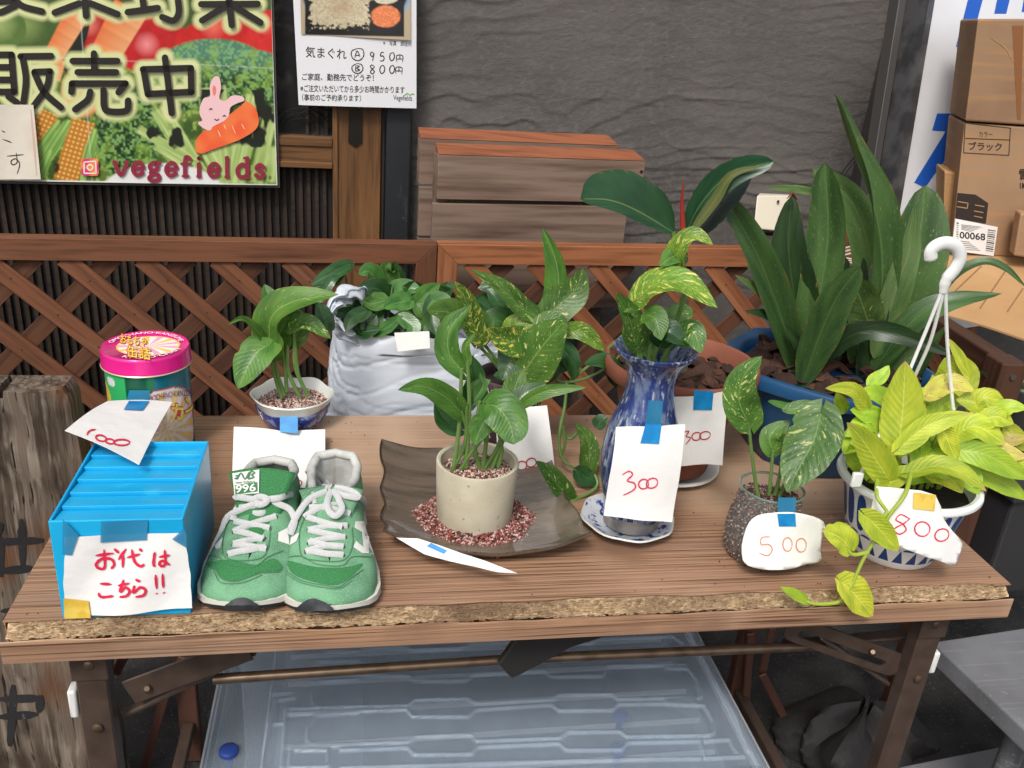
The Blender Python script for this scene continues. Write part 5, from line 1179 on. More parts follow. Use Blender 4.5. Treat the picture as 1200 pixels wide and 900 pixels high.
def sneaker(px_toe, ang, mirror, label, L=.235):
    """mirror = +1: the big-toe side lies towards +x"""
    o3 = PZ(px_toe[0], px_toe[1], .70); root = thing('sneaker', (o3.x, o3.y+.1, .7), label, 'shoe', 'pair of green sneakers')
    M = Matrix.Rotation(ang, 3, 'Z')
    SS = [0, .015, .05, .10, .18, .28, .38, .50, .62, .75, .88, .96, 1.]
    WW = [.004, .022, .038, .048, .0545, .0560, .053, .047, .041, .038, .037, .030, .0]
    HH = [.024, .029, .035, .041, .048, .056, .065, .076, .080, .076, .075, .081, .081]
    XR = [0, 0, 0, 0, 0, .004, .012, .015, .021, .027, .029, .023, .0]
    CX = [.006, .006, .006, .005, .003, .0, -.002, -.003, -.002, 0, 0, 0, 0]
    if mirror < 0: HH = HH[:8]+[.079, .074, .070, .070, .070]
    def at(s, side, t, inn=0.):
        w_ = max(0, np.interp(s, SS, WW)-inn); h = np.interp(s, SS, HH); xr = max(0, np.interp(s, SS, XR)-inn*.0); cx = np.interp(s, SS, CX)*mirror
        zb = .010+.008*min(1, s*3)+.012*max(0, (.14-s)/.14)**1.4
        kk = .92 if s < .25 else np.interp(s, [.25, .45, 1], [.92, .80, .80])
        P0 = (w_*.98, zb); P1 = (w_*(1.04 if s > .2 else 1.0), zb+(h-zb)*kk*(1.05 if s < .25 else 1)); P2 = (xr, h)
        x = (1-t)**2*P0[0]+2*t*(1-t)*P1[0]+t*t*P2[0]; z = (1-t)**2*P0[1]+2*t*(1-t)*P1[1]+t*t*P2[1]
        return M @ Vector((cx+side*x, s*L, z)) + Vector((o3.x, o3.y, .7))
    ns, nt_ = 60, 14
    allg = G()
    g = G()
    for side in (-1, 1):
        g.grid(lambda u, v: at(u, side, v), ns, nt_, uvs=False)
    obj('upper', g, suede, root, angle=180); allg = g
    # lining, padded collar, tongue
    g = G()
    for side in (-1, 1): g.grid(lambda u, v: at(.40+.60*u, side, 1-v*.9, .004)-Vector((0, .003*(u > .9), .003)), 40, 10)
    g.uv = []; obj('lining', g, darkhole if mirror < 0 else lining, root, angle=180)
    g = G(); pts = [at(s, -1, 1) for s in np.linspace(.50, 1.0, 26)]+[at(s, 1, 1) for s in np.linspace(1.0, .50, 26)][1:]
    g.tube(pts, [.0030+.0030*math.sin(math.pi*i/(len(pts)-1))**.5 for i in range(len(pts))], 10); obj('collar', g, lining, root)
    g = G()
    th_ = .112 if mirror < 0 else .088
    def tg(u, v):
        s = .25+v*.36; xr = np.interp(s, SS, XR)+.004+.004*v; x = (u-.5)*2*xr*(1+.35*v)
        h = np.interp(s, SS, HH)-.003+(th_-.080)*max(0, (v-.5)/.5)**1.2 - .006*(abs(u-.5)*2)**2
        return M @ Vector((x, s*L, h)) + Vector((o3.x, o3.y, .7))
    g.grid(tg, 10, 24); tgm = obj('tongue', g, suede if mirror > 0 else meshg, root, solid=.006); tgg = g
    # sole
    def outline(k, z, e=0.):
        out = []
        for s in np.linspace(0, 1, 40): out.append((np.interp(s, SS, CX)*mirror-(np.interp(s, SS, WW)+k), s*L+(-(k+e) if s == 0 else 0)))
        for s in np.linspace(1, 0, 40): out.append((np.interp(s, SS, CX)*mirror+(np.interp(s, SS, WW)+k), s*L+(-(k+e) if s == 0 else 0)))
        return [M @ Vector((x, y, z(y/L) if callable(z) else z)) + Vector((o3.x, o3.y, .7)) for x, y in out]
    spr = lambda s: .012*max(0, (.2-s)/.2)**1.6
    a_, b2, c2 = outline(.001, lambda s: .0006+spr(s)), outline(.003, lambda s: .005+spr(s)+.002*s), outline(.0025, lambda s: .011+.013*min(1, s*2)+spr(s)*.9)
    g = G(); n = len(a_); g.add(b2+c2, [(i, (i+1) % n, n+(i+1) % n, n+i) for i in range(n)]+[tuple(range(n, 2*n))]); obj('midsole', g, foam, root, angle=50)
    g = G(); g.add(a_+[p-Vector((0, 0, .0002)) for p in b2], [(i, (i+1) % n, n+(i+1) % n, n+i) for i in range(n)]+[tuple(range(n))[::-1]]); obj('outsole', g, rub, root, angle=50); sg = G(); sg.add(b2+c2, [(i, (i+1) % n, n+(i+1) % n, n+i) for i in range(n)]); sg.add(a_+b2, [(i, (i+1) % n, n+(i+1) % n, n+i) for i in range(n)])
    return root, Surf(allg, tgg, sg), at
# right-hand shoe in the photo first (both face the viewer)
Z4 = lambda pts: [(210+p[0]*.289, 480+p[1]*.289) for p in pts]
def laces(root, sf, bars, bow):
    for b in bars:
        p = sp2(Z4(b), 5); pts = [sf(x, y, .0022+.002*math.sin(math.pi*i/(len(p)-1))) for i, (x, y) in enumerate(p)]
        for _ in range(3): pts = [pts[0]]+[(pts[i-1]+pts[i]*2+pts[i+1])/4 for i in range(1, len(pts)-1)]+[pts[-1]]
        nr_ = [(Vector(CC)-q).normalized() for q in pts]; obj('lace', G().tube(pts, .0035, 8, flat=.24, nrm=nr_), lace, root)
        for x, y in (Z4(b)[0], Z4(b)[-1]):
            c_ = sf(x, y, .0010); nn_ = (Vector(CC)-c_).normalized(); obj('eyelet', G().tube([c_-nn_*.0006, c_+nn_*.0006], .0021, 10), blk, root)
    for b, lift in bow:
        p = sp2(Z4(b), 6); n = len(p)
        pts = [sf(x, y, .004+lift*math.sin(math.pi*i/(n-1))) for i, (x, y) in enumerate(p)]
        for _ in range(4): pts = [pts[0]]+[(pts[i-1]+pts[i]*2+pts[i+1])/4 for i in range(1, n-1)]+[pts[-1]]
        nr_ = [(Vector(CC)-q).normalized() for q in pts]; obj('lace', G().tube(pts, .0037, 8, flat=.28, nrm=nr_), lace, root)
r1, s1, at1 = sneaker((289, 725), R(-3), -1, 'left green suede sneaker with its tongue standing up and grey laces untied')
r2, s2, at2 = sneaker((381, 729), R(-1.5), 1, 'right green suede sneaker with its laces tied in a bow over a low tongue', .243)
for f in (s1, s2): f(300 if f is s1 else 380, 650)
decal('toe_mesh', s1, Z4([(110,622),(200,610),(310,630),(380,605),(415,632),(400,655),(330,660),(250,690),(185,692),(150,655)]), meshg, r1, .0009)
decal('toe_mesh', s2, Z4([(440,612),(560,640),(680,640),(742,625),(720,655),(640,712),(510,690),(452,655)]), meshg, r2, .0009)
decal('toe_bumper', s1, [(256,725),(262,712),(272,703),(286,700),(298,704),(307,712),(318,723),(300,728),(275,728)], rub, r1, .0032)
decal('toe_bumper', s2, [(340,727),(350,710),(364,702),(378,704),(392,713),(404,725),(385,732),(356,732)], rub, r2, .0032)
st = [Z4(p) for p in ([(100,600),(145,640),(170,685),(215,698),(260,690),(330,665),(400,660),(420,640)], [(90,610),(138,650),(165,700),(215,708),(270,700),(335,672)], [(95,590),(160,600),(200,628),(300,640),(360,600),(420,575)], [(215,430),(185,500),(180,590),(235,615),(330,605),(360,560),(370,480)])]
ink('stitching', s1, st, .9, thread, r1, .0016, flat=True)
st = [Z4(p) for p in ([(425,640),(450,665),(505,698),(600,716),(650,720),(690,690),(745,650)], [(420,650),(450,676),(510,708),(640,728),(700,696)], [(440,600),(500,598),(560,630),(660,635),(700,600),(780,600)], [(510,440),(490,500),(495,590),(540,612),(660,615),(700,560),(700,480)])]
ink('stitching', s2, st, .9, thread, r2, .0016, flat=True)
decal('side_letter', s2, Z4([(712,455),(745,455),(768,510),(762,455),(790,462),(785,590),(740,585),(705,560),(715,535),(745,560),(738,500),(708,480)]), patch, r2, .0014, k=0)
decal('side_letter', s2, Z4([(455,520),(490,500),(478,535),(452,552)]), patch, r2, .0014, k=0)
decal('side_letter', s1, Z4([(402,500),(438,482),(445,550),(400,535)]), patch, r1, .0014, k=0)
decal('side_letter', s1, Z4([(138,530),(185,510),(170,552),(138,555)]), patch, r1, .0014, k=0)
laces(r1, s1, [[(200,590),(270,578),(350,560)], [(220,550),(285,562),(352,570)], [(222,548),(280,540),(345,524)], [(222,494),(285,512),(340,530)], [(222,500),(300,470),(392,436)], [(226,456),(300,475),(366,484)], [(300,424),(330,425),(350,420)], [(172,412),(260,398),(330,392)]],
      [([(330,372),(260,362),(200,352)], .004), ([(330,374),(240,420),(160,490),(110,560),(80,620),(62,678)], .004), ([(330,370),(400,365),(450,350)], .005), ([(380,372),(430,410),(455,465),(445,515)], .004), ([(300,370),(330,358),(360,372),(335,392),(300,378)], .005)])
laces(r2, s2, [[(515,575),(590,590),(665,594)], [(515,582),(590,560),(665,560)], [(530,535),(600,560),(660,560)], [(525,545),(600,530),(672,520)], [(525,490),(600,512),(668,522)], [(525,492),(600,482),(680,474)], [(520,438),(600,470),(660,480)], [(530,400),(600,405),(690,426)], [(510,440),(580,400),(640,390)]],
      [([(612,330),(560,300),(528,245),(570,262),(615,320)], .006), ([(618,335),(600,400),(625,458),(652,425),(640,370),(622,335)], .008), ([(600,340),(540,375),(490,450),(455,508)], .004), ([(630,325),(690,345),(720,375),(660,365),(628,340)], .006), ([(640,325),(720,360),(760,440),(778,518)], .004), ([(500,320),(560,310),(600,330)], .004)])
# tongue label
tl = lambda pts: Z4(pts)
decal('tongue_label', s1, tl([(222,262),(328,248),(326,345),(232,352)]), patch, r1, .0055, k=0, step=8)
decal('label_green', s1, tl([(234,312),(320,300),(321,338),(237,350)]), meshg, r1, .0066, k=0, step=8)
lettering('label_number', '996', s1, (279, 570, 301, 579.5), patch, r1, e=.0076, offset=.02, slant=-1.5)
lettering('label_lettering', 'new balance', s1, (278.5, 565, 300, 568.5), mat('letter_green', C3(40,110,66,.8), .6), r1, e=.0068, slant=-1)
ink('label_logo', s1, [tl([(240,288),(258,262),(272,288),(290,258)]), tl([(284,286),(296,256),(310,262),(298,271),(308,280),(285,287)]), tl([(232,284),(248,282)]), tl([(236,274),(250,272)])], 1.6, mat('letter_green', C3(40,110,66,.8), .6), r1, .0068, k=0 or 3, flat=True)
decal('tongue_label', s2, tl([(630,300),(660,290),(712,345),(700,362),(650,345)]), patch, r2, .0012, k=0, step=8)
# --- note leaning behind shoes (belongs to the bowl)
note = thing('price_note', PY(345, 560, .33), 'folded blank white price note standing behind the sneakers under the striped bowl', 'note')
sh2 = Sheet([PY(328, 505, .405), PY(381, 503, .405), PZ(381, 571, .703), PZ(340, 572, .703)]); sheet_obj('paper_sheet', sh2, paper, note)
sh = Sheet([PY(274, 500, .385), PY(357, 512, .40), PZ(344, 571, .703), PZ(272, 562, .703)], lambda u, v: .006*math.sin(math.pi*u)*(1-v)); sheet_obj('paper_sheet', sh, paper, note)
ink('price_writing', sh.at, [Z4([(246,250),(292,240)]), Z4([(262,244),(268,262)])], 1.5, redthin, note); ink('price_writing', sh2.at, [Z4([(483,285),(497,295),(492,312)])], 1.4, redthin, note)
tape('tape', lambda x, y, e=0.: PY(x, y, .406-(y-488)*.0009-e), [(328,488),(349,488),(349,508),(328,506)], tb, note, .002)
# ================================================================== POTS
def lathe_thing(parent, name, prof, c, m, n=72, fn=None, angle=50): return obj(name, G().lathe(prof, c, n, fn), m, parent, angle=angle)
# leaf materials
LG = leafmat('pothos_green', C3(112,160,66,.72), C3(82,132,52,.68), C3(168,200,112,.7), C3(190,212,104,.75), .12, vein=.3)
LV = leafmat('pothos_marbled', C3(104,154,64,.7), C3(74,124,48,.68), C3(160,194,106,.7), C3(232,234,150,.85), .30, vein=.3)
LVB = leafmat('pothos_bright', C3(146,188,62,.74), C3(104,154,52,.7), C3(184,210,104,.74), C3(232,232,124,.85), .5, vein=.3)
LY = leafmat('pothos_yellowing', C3(108,156,62,.7), C3(80,128,50,.68), C3(160,194,110,.7), C3(246,226,110,.85), .55, vein=.25)
LD = leafmat('dark_glossy_leaf', C3(66,112,56,.66), C3(46,86,44,.64), C3(100,142,80,.64), None, rough=.27, transl=.18, vein=.2, bump=.07)
LM = leafmat('mid_glossy_leaf', C3(100,150,70,.7), C3(70,118,52,.66), C3(146,184,106,.66), None, rough=.28, transl=.22, vein=.25, bump=.12)
LN = leafmat('neon_leaf', C3(214,224,70,.88), C3(178,200,58,.82), C3(236,240,120,.95), None, rough=.45, transl=.38, vein=.5, bump=.35, tip=C3(226,206,110,.8))
LN2 = leafmat('neon_leaf_green', C3(190,220,66,.88), C3(158,198,58,.84), C3(214,228,104,.88), None, rough=.42, transl=.34, vein=.3)
LN3 = leafmat('neon_leaf_browning', C3(226,222,96,.88), C3(214,186,110,.84), C3(222,214,110,.78), C3(206,150,104,.7), .35, rough=.45, vein=.2)
LS = leafmat('strap_leaf', C3(92,126,66,.64), C3(64,98,50,.6), C3(120,152,84,.6), None, rough=.4, transl=.2, vein=.05, bump=.08, spots=C3(180,196,130,.6))
LSD = leafmat('strap_leaf_dark', C3(58,88,46,.58), C3(42,68,38,.55), C3(80,112,56,.58), None, rough=.4, transl=.15, vein=.05, bump=.08)
LSL = leafmat('strap_leaf_light', C3(124,160,88,.66), C3(94,132,68,.62), C3(156,180,110,.62), None, rough=.4, transl=.25, vein=.05, bump=.08, spots=C3(214,220,170,.6))
LSB = leafmat('strap_leaf_scorched', C3(94,128,60,.6), C3(66,98,46,.6), C3(150,170,100,.62), C3(196,200,120,.65), .2, rough=.45, vein=.1)
LR = leafmat('rubber_leaf', C3(54,104,64,.64), C3(44,88,56,.62), C3(150,178,100,.62), None, rough=.36, transl=.08, vein=.12, bump=.04)
LRD = leafmat('rubber_leaf_dark', C3(30,52,40,.55), C3(24,42,34,.55), C3(66,92,60,.55), None, rough=.5, transl=.05, vein=.1, bump=.04)
LO = leafmat('rubber_leaf_underside', C3(106,116,54,.58), C3(86,98,46,.58), C3(150,156,84,.6), None, rough=.75, transl=.15, vein=.2, bump=.05)
ST = mat('stem_green', C3(124,158,84,.62), .45, [(v3(30), C3(96,132,62,.6), .4, .7, 2.)]); STY = mat('stem_yellow', C3(170,190,70,.7), .45); STD = mat('stem_dark', C3(76,110,54,.58), .45)
def plant_leaves(root, L):
    for l in L:
        pts, Y, w_, m = l[:4]; k = l[4] if len(l) > 4 else {}
        leaf(root, pts, Y, w_, m, **k)
# --- A bowl with three-leaf pothos
bc = Vector((-.331, .470, .7004))
A_ = thing('potted_plant', bc, 'small pothos in a white lobed bowl with a blue band at the back table edge', 'potted plant')
porc = mat('glazed_white', C3(228,230,222,.8), .18, [(v3(12), C3(214,216,206,.8), .4, .7, 2.)], coat=.3); pblue = mat('glazed_blue', C3(52,70,150,.8), .2, [(v3(90), C3(150,164,206,.8), .5, .6, 3.)], coat=.3)
lob = lambda a, r, h: (r*(1+.035*math.cos(6*a)*min(1, h/.03)), h+.0012*math.cos(6*a)*(h > .04))
lathe_thing(A_, 'bowl', [(0, .0), (.034, .0), (.036, .004), (.044, .010), (.0515, .024), (.0545, .038), (.0600, .049), (.0625, .0535), (.0610, .0555), (.0585, .0530), (.0545, .044), (.048, .036), (0, .036)], bc, porc, fn=lob)
lathe_thing(A_, 'blue_band', [(.0440, .0095), (.0522, .0240), (.0552, .0370), (.0558, .0372), (.0556, .0340), (.0528, .0225), (.0450, .0085)], bc, pblue, fn=lob)
g = G()
for i in range(14):
    a = 2*math.pi*i/14
    for s_ in (-1, 1): g.tube([(bc.x+(.0505+.0035*t)*math.cos(a+s_*.10*(t-.5)*2), bc.y+(.0505+.0035*t)*math.sin(a+s_*.10*(t-.5)*2), bc.z+.0205+.013*t) for t in (0, .5, 1)], .0007, 4)
obj('band_pattern', g, porc, A_, kind='stuff')
def disc(c, r, h=.0, dome=.003, fn=None):
    def f(i):
        a, q = random.uniform(0, 6.283), math.sqrt(random.random()); rr = r*q*(fn(a) if fn else 1)
        return Vector((c[0]+rr*math.cos(a), c[1]+rr*math.sin(a), c[2]+h+dome*(1-q*q)+random.uniform(-.0008, .0012)))
    return f
pebbles('gravel', A_, 1500, disc(bc+Vector((0,0,.040)), .0525), .0030, 'pink')
plant_leaves(A_, [([(316,408),(318,372),(345,353),(397,345)], (.47,.43), 46, LG, dict(roll=-18, fold=.35)), ([(318,402),(302,412),(290,430),(279,456)], (.46,.42), 44, LG, dict(roll=10)), ([(312,402),(300,386),(284,374),(266,381)], (.47,.43), 13, LG, dict(fold=.7)), ([(326,362),(316,348),(310,333)], (.48,.50), 22, LG),
 ([(340,384),(360,378),(388,397)], (.46,.44), 22, LV, dict(fold=.4)), ([(322,415),(330,385),(352,365)], (.475,.47), 34, LG), ([(376,350),(388,330),(400,322)], (.50,.52), 14, LD), ([(344,402),(352,380),(350,362)], (.48,.49), 26, LG), ([(384,386),(378,368),(372,352)], (.49,.50), 22, LD)])
for p in ([(330,466),(322,440),(314,404)], [(336,459),(334,430),(330,404)], [(351,465),(338,435),(337,404)], [(362,464),(350,440),(344,386)], [(360,463),(346,430),(345,395)], [(333,463),(326,440),(322,414)]): stem(A_, p, (.465, .468), 2.4, ST)
# --- B white bag with leafy plant, behind the table
bgm = mat('white_plastic_bag', C3(214,220,228,.88), .28, [(v3(5), C3(202,210,220,.88), .4, .7, 3.)], [(v3(18), .25, .006, 4.)], spec=.5, sss=.0)
bcx = (PY(492, 440, .68).x); zt_ = PY(470, 392, .60).z
bag = thing('plastic_bag', (bcx, .70, .42), 'crinkled bluish white plastic bag holding a leafy plant behind the table', 'bag')
xw = (PY(612, 440, .66).x-PY(376, 470, .66).x)/2*1.03
g = G()
def Pbag(u, v):
    a = 2*math.pi*u; z = .42+(zt_-.42)*v
    w_ = xw*(1.0-.10*max(0, v-.45)/.55*1.6-.05*math.sin(3*v)); d_ = .115*(1-.15*v)
    cx, sx = math.cos(a), math.sin(a); x = w_*math.copysign(abs(cx)**.6, cx); y = d_*math.copysign(abs(sx)**.75, sx)
    n1_ = float(fbm(np.array(a*.8+v*2), np.array(v*8.+math.sin(a*2)), 2., 2)); n2_ = float(fbm(np.array(a*2.3-v*4), np.array(v*17.+a*1.5), 9., 3)); wr_ = (n1_-.5)*.009-(1-abs(2*n1_-1))**16*.0035-(1-abs(2*n2_-1))**16*.0028
    _o = (fbm(np.array(a*.9+v*1.2), np.array(v*15.+math.sin(a*2)*1.2), 2., 4)-.5)*.024 + abs(math.sin(z*95+math.sin(a*3)*2.5+a*2))**3*.0028*(v > .3) + (float(vnoise(np.array(a*4+z*30), np.array(z*60-a*3), 5.))-.5)*.007
    k = 1+float(wr_)/.12
    return (bcx+x*k, .70+y*k, z+.008*math.sin(2*a+1)*(v > .9))
g.grid(Pbag, 200, 110, True); obj('bag', g, bgm, bag, angle=180)
g = G()
HP = spline([PY(428, 396, .62), PY(404, 392, .60), PY(389, 378, .585), PY(388, 364, .585), PY(400, 352, .60), PY(418, 349, .63), PY(430, 356, .66)], 8)
def Pk(u, v):
    i = min(len(HP)-2, int(u*(len(HP)-1))); f = u*(len(HP)-1)-i; c_ = HP[i].lerp(HP[i+1], f); t_ = (HP[i+1]-HP[i]).normalized(); n1 = t_.cross(Vector((.25, 1, .1))).normalized(); n2 = n1.cross(t_)
    w_ = .012*(1+.35*math.sin(u*9+1)); q = v*2-1; z_ = .007*math.sin(q*5+u*11)+.004*math.sin(q*13-u*17)+.004*math.sin(u*40+q*4)
    return c_+n1*(w_*q)+n2*(z_+.010*q*q)
g.grid(Pk, 70, 24); obj('twisted_handle', g, bgm, bag, angle=180, solid=.0006)
shb = Sheet([PY(462, 390, .566), PY(503, 388, .566), PY(504, 408, .562), PY(466, 412, .562)]); sheet_obj('sticker', shb, paper, bag)
B_ = thing('leafy_plant', (bcx, .70, .5), 'dark glossy leafy plant growing out of the white plastic bag', 'plant')
plant_leaves(B_, [([(408,310),(392,318),(364,334)], (.66,.62), 20, LD), ([(398,322),(384,332),(366,338)], (.65,.64), 18, LD), ([(444,331),(432,318),(420,322)], (.68,.66), 24, LM), ([(462,334),(452,318),(458,307)], (.69,.68), 26, LM), ([(468,334),(464,320),(462,306)], (.70,.69), 22, LD),
 ([(458,350),(440,338),(416,342)], (.68,.64), 26, LD), ([(455,346),(475,338),(494,340)], (.68,.66), 26, LM), ([(452,352),(436,356),(424,352)], (.64,.62), 24, LM), ([(440,366),(428,384),(414,386)], (.64,.60), 30, LD), ([(436,374),(424,388),(446,386)], (.62,.60), 26, LD),
 ([(440,390),(455,383),(472,370)], (.61,.60), 17, LM, dict(name='leaf')), ([(484,360),(500,345),(516,332)], (.66,.64), 28, LM), ([(490,360),(500,374),(494,392)], (.62,.60), 20, LM), ([(480,352),(462,356),(450,362)], (.65,.62), 26, LM), ([(410,370),(398,366),(385,360)], (.62,.61), 15, LD), ([(416,372),(400,380),(388,378)], (.62,.61), 15, LD),
 ([(520,364),(512,352),(522,342)], (.66,.66), 22, LD), ([(470,368),(476,380),(470,390)], (.62,.61), 22, LD), ([(508,386),(516,378),(524,372)], (.60,.60), 16, LM), ([(596,352),(580,336),(560,338)], (.66,.66), 30, LD), ([(560,352),(576,362),(590,360)], (.66,.66), 26, LD), ([(540,372),(524,362),(504,360)], (.60,.58), 26, LM),([(450,330),(436,338),(424,334)], (.69,.68), 18, LM), ([(500,352),(520,356),(534,372)], (.62,.58), 26, LM), ([(512,348),(506,370),(512,394)], (.62,.58), 24, LD), ([(470,372),(484,384),(478,400)], (.60,.57), 20, LM), ([(428,350),(412,352),(398,358)], (.66,.64), 20, LD), ([(430,364),(412,374),(404,390)], (.62,.585), 20, LD)])
for k in range(40):
    cx = random.uniform(402, 530); cy = random.uniform(342, 392); a = random.uniform(0, 6.28); r = random.uniform(12, 20)
    leaf(B_, [(cx-r*math.cos(a), cy-r*.6*math.sin(a)), (cx, cy-3), (cx+r*math.cos(a), cy+r*.6*math.sin(a))], (.70+random.uniform(-.04, .05), .69), random.uniform(16, 26), random.choice((LD, LD, LM)), roll=random.uniform(-30, 30), nu=6, nv=10)
for p in ([(408,345),(405,325),(399,312)], [(455,372),(458,350),(460,335)], [(470,375),(478,360),(484,352)], [(440,375),(442,350),(444,335)]): stem(B_, p, (.66, .68), 1.6, STD)
# --- glass dish with gravel and cream cup
dishm = mat('smoky_glass', C3(128,112,98,.7), .12, [((6, 60, 20), C3(96,82,70,.65), .45, .7, 4.), (v3(9), C3(160,146,130,.7), .55, .75, 3.)], [((10, 70, 30), .35, .004, 4.)], coat=.6, alpha=.86, spec=.7)
dc = Vector((-.085, .165, .7004)); dish = thing('glass_dish', dc, 'smoky brown square glass dish with turned-up corners holding red gravel and a cream cup', 'dish')
c4 = [PZ(447, 517, .748), PZ(640, 505, .745), PZ(693, 627, .735), PZ(449, 622, .735)]
def dP(u, v, e=0.):
    a = c4[0].lerp(c4[1], u); b = c4[3].lerp(c4[2], u); p = a.lerp(b, v); r = min(1, math.hypot(u-.5, v-.5)/.7071); q = max(abs(u-.5), abs(v-.5))*2
    z = .7045 + (p.z-.7045)*(r**3.2) + .004*(math.sin(u*23+v*5)*.5+math.sin(v*31))*(q > .93)*.35 + .004*(q**6)
    bulge = .020*math.sin(math.pi*u)*(v-.5)*2*q; return Vector((p.x+.006*math.sin(v*19)*(u-.5)*q, p.y-bulge*(1 if v > .5 else .5), z+e))
g = G(); g.grid(lambda u, v: dP(u, v, .0), 50, 50); g.grid(lambda u, v: dP(u, v, -.004), 50, 50)
w_ = 51; k = w_*w_; rim = [i for i in range(50)]+[50+i*w_ for i in range(50)]+[k-1-i for i in range(50)]+[50*w_-i*w_ for i in range(50)]
for i in range(len(rim)): a, b = rim[i], rim[(i+1) % len(rim)]; g.f.append((a, b, b+k, a+k))
obj('dish_body', g, dishm, dish, angle=70)
gc = PZ(557, 616, .708)
pebbles('gravel', dish, 5200, disc(Vector((gc.x, gc.y+.012, .706)), .082, 0, .012, lambda a: 1+.05*math.sin(5*a)+.04*math.sin(9*a+1)), .0036, 'red')
cc = Vector((-.078, .168, .7075)); C_ = thing('potted_plant', cc, 'green pothos in a plain cream cylinder pot standing in the gravel of the glass dish', 'potted plant')
cream = mat('cream_clay', C3(212,204,180,.8), .7, [(v3(26), C3(196,186,160,.8), .4, .7, 5.), (v3(140), C3(170,158,134,.75), .68, .74, 2.)], [(v3(160), .2, .001, 3.)])
lathe_thing(C_, 'pot', [(0, 0), (.044, 0), (.0475, .002), (.0495, .008), (.0520, .050), (.0535, .086), (.0530, .0885), (.0505, .0890), (.0480, .0875), (.0470, .070), (0, .070)], cc, cream, angle=40)
pebbles('gravel', C_, 1300, disc(cc+Vector((0,0,.073)), .0455), .0032, 'pink')
plant_leaves(C_, [([(541,434),(526,414),(528,385),(553,357)], (.17,.19), 34, LG, dict(roll=-12, fold=.5)), ([(548,424),(546,405),(558,389)], (.16,.16), 12, LG, dict(fold=.5)), ([(541,484),(520,464),(495,453),(466,457)], (.16,.12), 30, LG, dict(roll=-20)), ([(541,503),(524,494),(509,472)], (.18,.19), 28, LD), ([(548,474),(558,445),(553,416)], (.20,.21), 26, LD),
 ([(571,474),(584,478),(598,498),(602,521)], (.13,.09), 50, LG, dict(prof='round', cup=-.2)), ([(572,486),(562,505),(556,522)], (.15,.12), 28, LG, dict(prof='lance')), ([(604,480),(626,464),(652,456),(687,454)], (.16,.14), 17, LG, dict(prof='lance', roll=20)), ([(600,478),(616,462),(640,450)], (.17,.18), 24, LD), ([(565,470),(560,455),(575,445)], (.18,.19), 20, LG), ([(556,470),(566,452),(562,436)], (.17,.18), 16, LM, dict(fold=.5)), ([(610,474),(604,455),(614,432)], (.20,.24), 30, LG)])
for p in ([(531,553),(538,500),(541,432)], [(545,546),(548,510),(541,482)], [(546,548),(550,480),(548,422)], [(530,550),(545,520),(547,472)], [(566,548),(570,515),(572,474)], [(575,552),(592,510),(606,478)], [(566,552),(585,520),(588,490)], [(584,547),(588,525),(583,500)], [(562,548),(556,520),(562,470)], [(540,550),(560,520),(600,480)]): stem(C_, p, (.165, .16), 2.8, ST)
note = thing('price_note', PZ(540, 660, .70), 'white note with blue tape slipping over the front edge of the glass dish', 'note')
shd = Sheet([PY(464, 628, .085), PY(524, 644, .055), PY(607, 674, .012), PY(500, 652, .05)], lambda u, v: .002*math.sin(4*u))
g = decal('x', lambda x, y, e=0.: PY(x, y, .082-(x-464)*.00030-(y-630)*.0006-e), [(464,630),(490,631),(512,638),(540,648),(568,657),(607,672),(585,671),(556,664),(524,657),(498,650)], paper, None, 0, 5, 0, g=G()); g.uv = []; obj('paper_sheet', g, paper, note, solid=.0004)
tape('tape', lambda x, y, e=0.: PY(x, y, .082-(x-464)*.00030-(y-630)*.0006-e), [(505,636),(524,645),(520,649),(500,640)], tb, note, .0012)
# --- dark patterned pot with marbled pothos
pc = Vector((-.002, .385, .7004)); D_ = thing('potted_plant', pc, 'marbled pothos with yellow patches in a dark patterned pot behind the cream cup', 'potted plant')
dpm = mat('aubergine_glaze', C3(84,66,70,.7), .4, [(v3(50), C3(66,50,56,.7), .4, .7, 3.)], coat=.2)
lathe_thing(D_, 'pot', [(0, 0), (.036, 0), (.040, .004), (.047, .06), (.052, .118), (.053, .124), (.050, .126), (.047, .122), (.045, .105), (0, .105)], pc, dpm)
g = G(); sP = Surf(G().lathe([(.0405, .004), (.0475, .06), (.0525, .118)], pc, 72))
for cx, cy in ((575, 470), (600, 455), (632, 462), (560, 500), (655, 470)):
    for k in range(12):
        a = k*math.pi/6+.2; 
        try: ribbon(g, sP, [(cx+5*math.cos(a), cy+5*math.sin(a)), (cx+15*math.cos(a-.12), cy+15*math.sin(a-.12)), (cx+19*math.cos(a), cy+19*math.sin(a)), (cx+15*math.cos(a+.12), cy+15*math.sin(a+.12)), (cx+5*math.cos(a), cy+5*math.sin(a))], 1.2, .0006)
        except Exception: pass
obj('flower_pattern', g, mat('pattern_cream', C3(206,196,190,.75), .4), D_, smooth=False, kind='stuff')
lathe_thing(D_, 'soil', [(0, .112), (.0448, .109)], pc, mat('dark_soil', C3(48,38,32,.7), .95, bumps=[(v3(200), .8, .003, 4.)]))
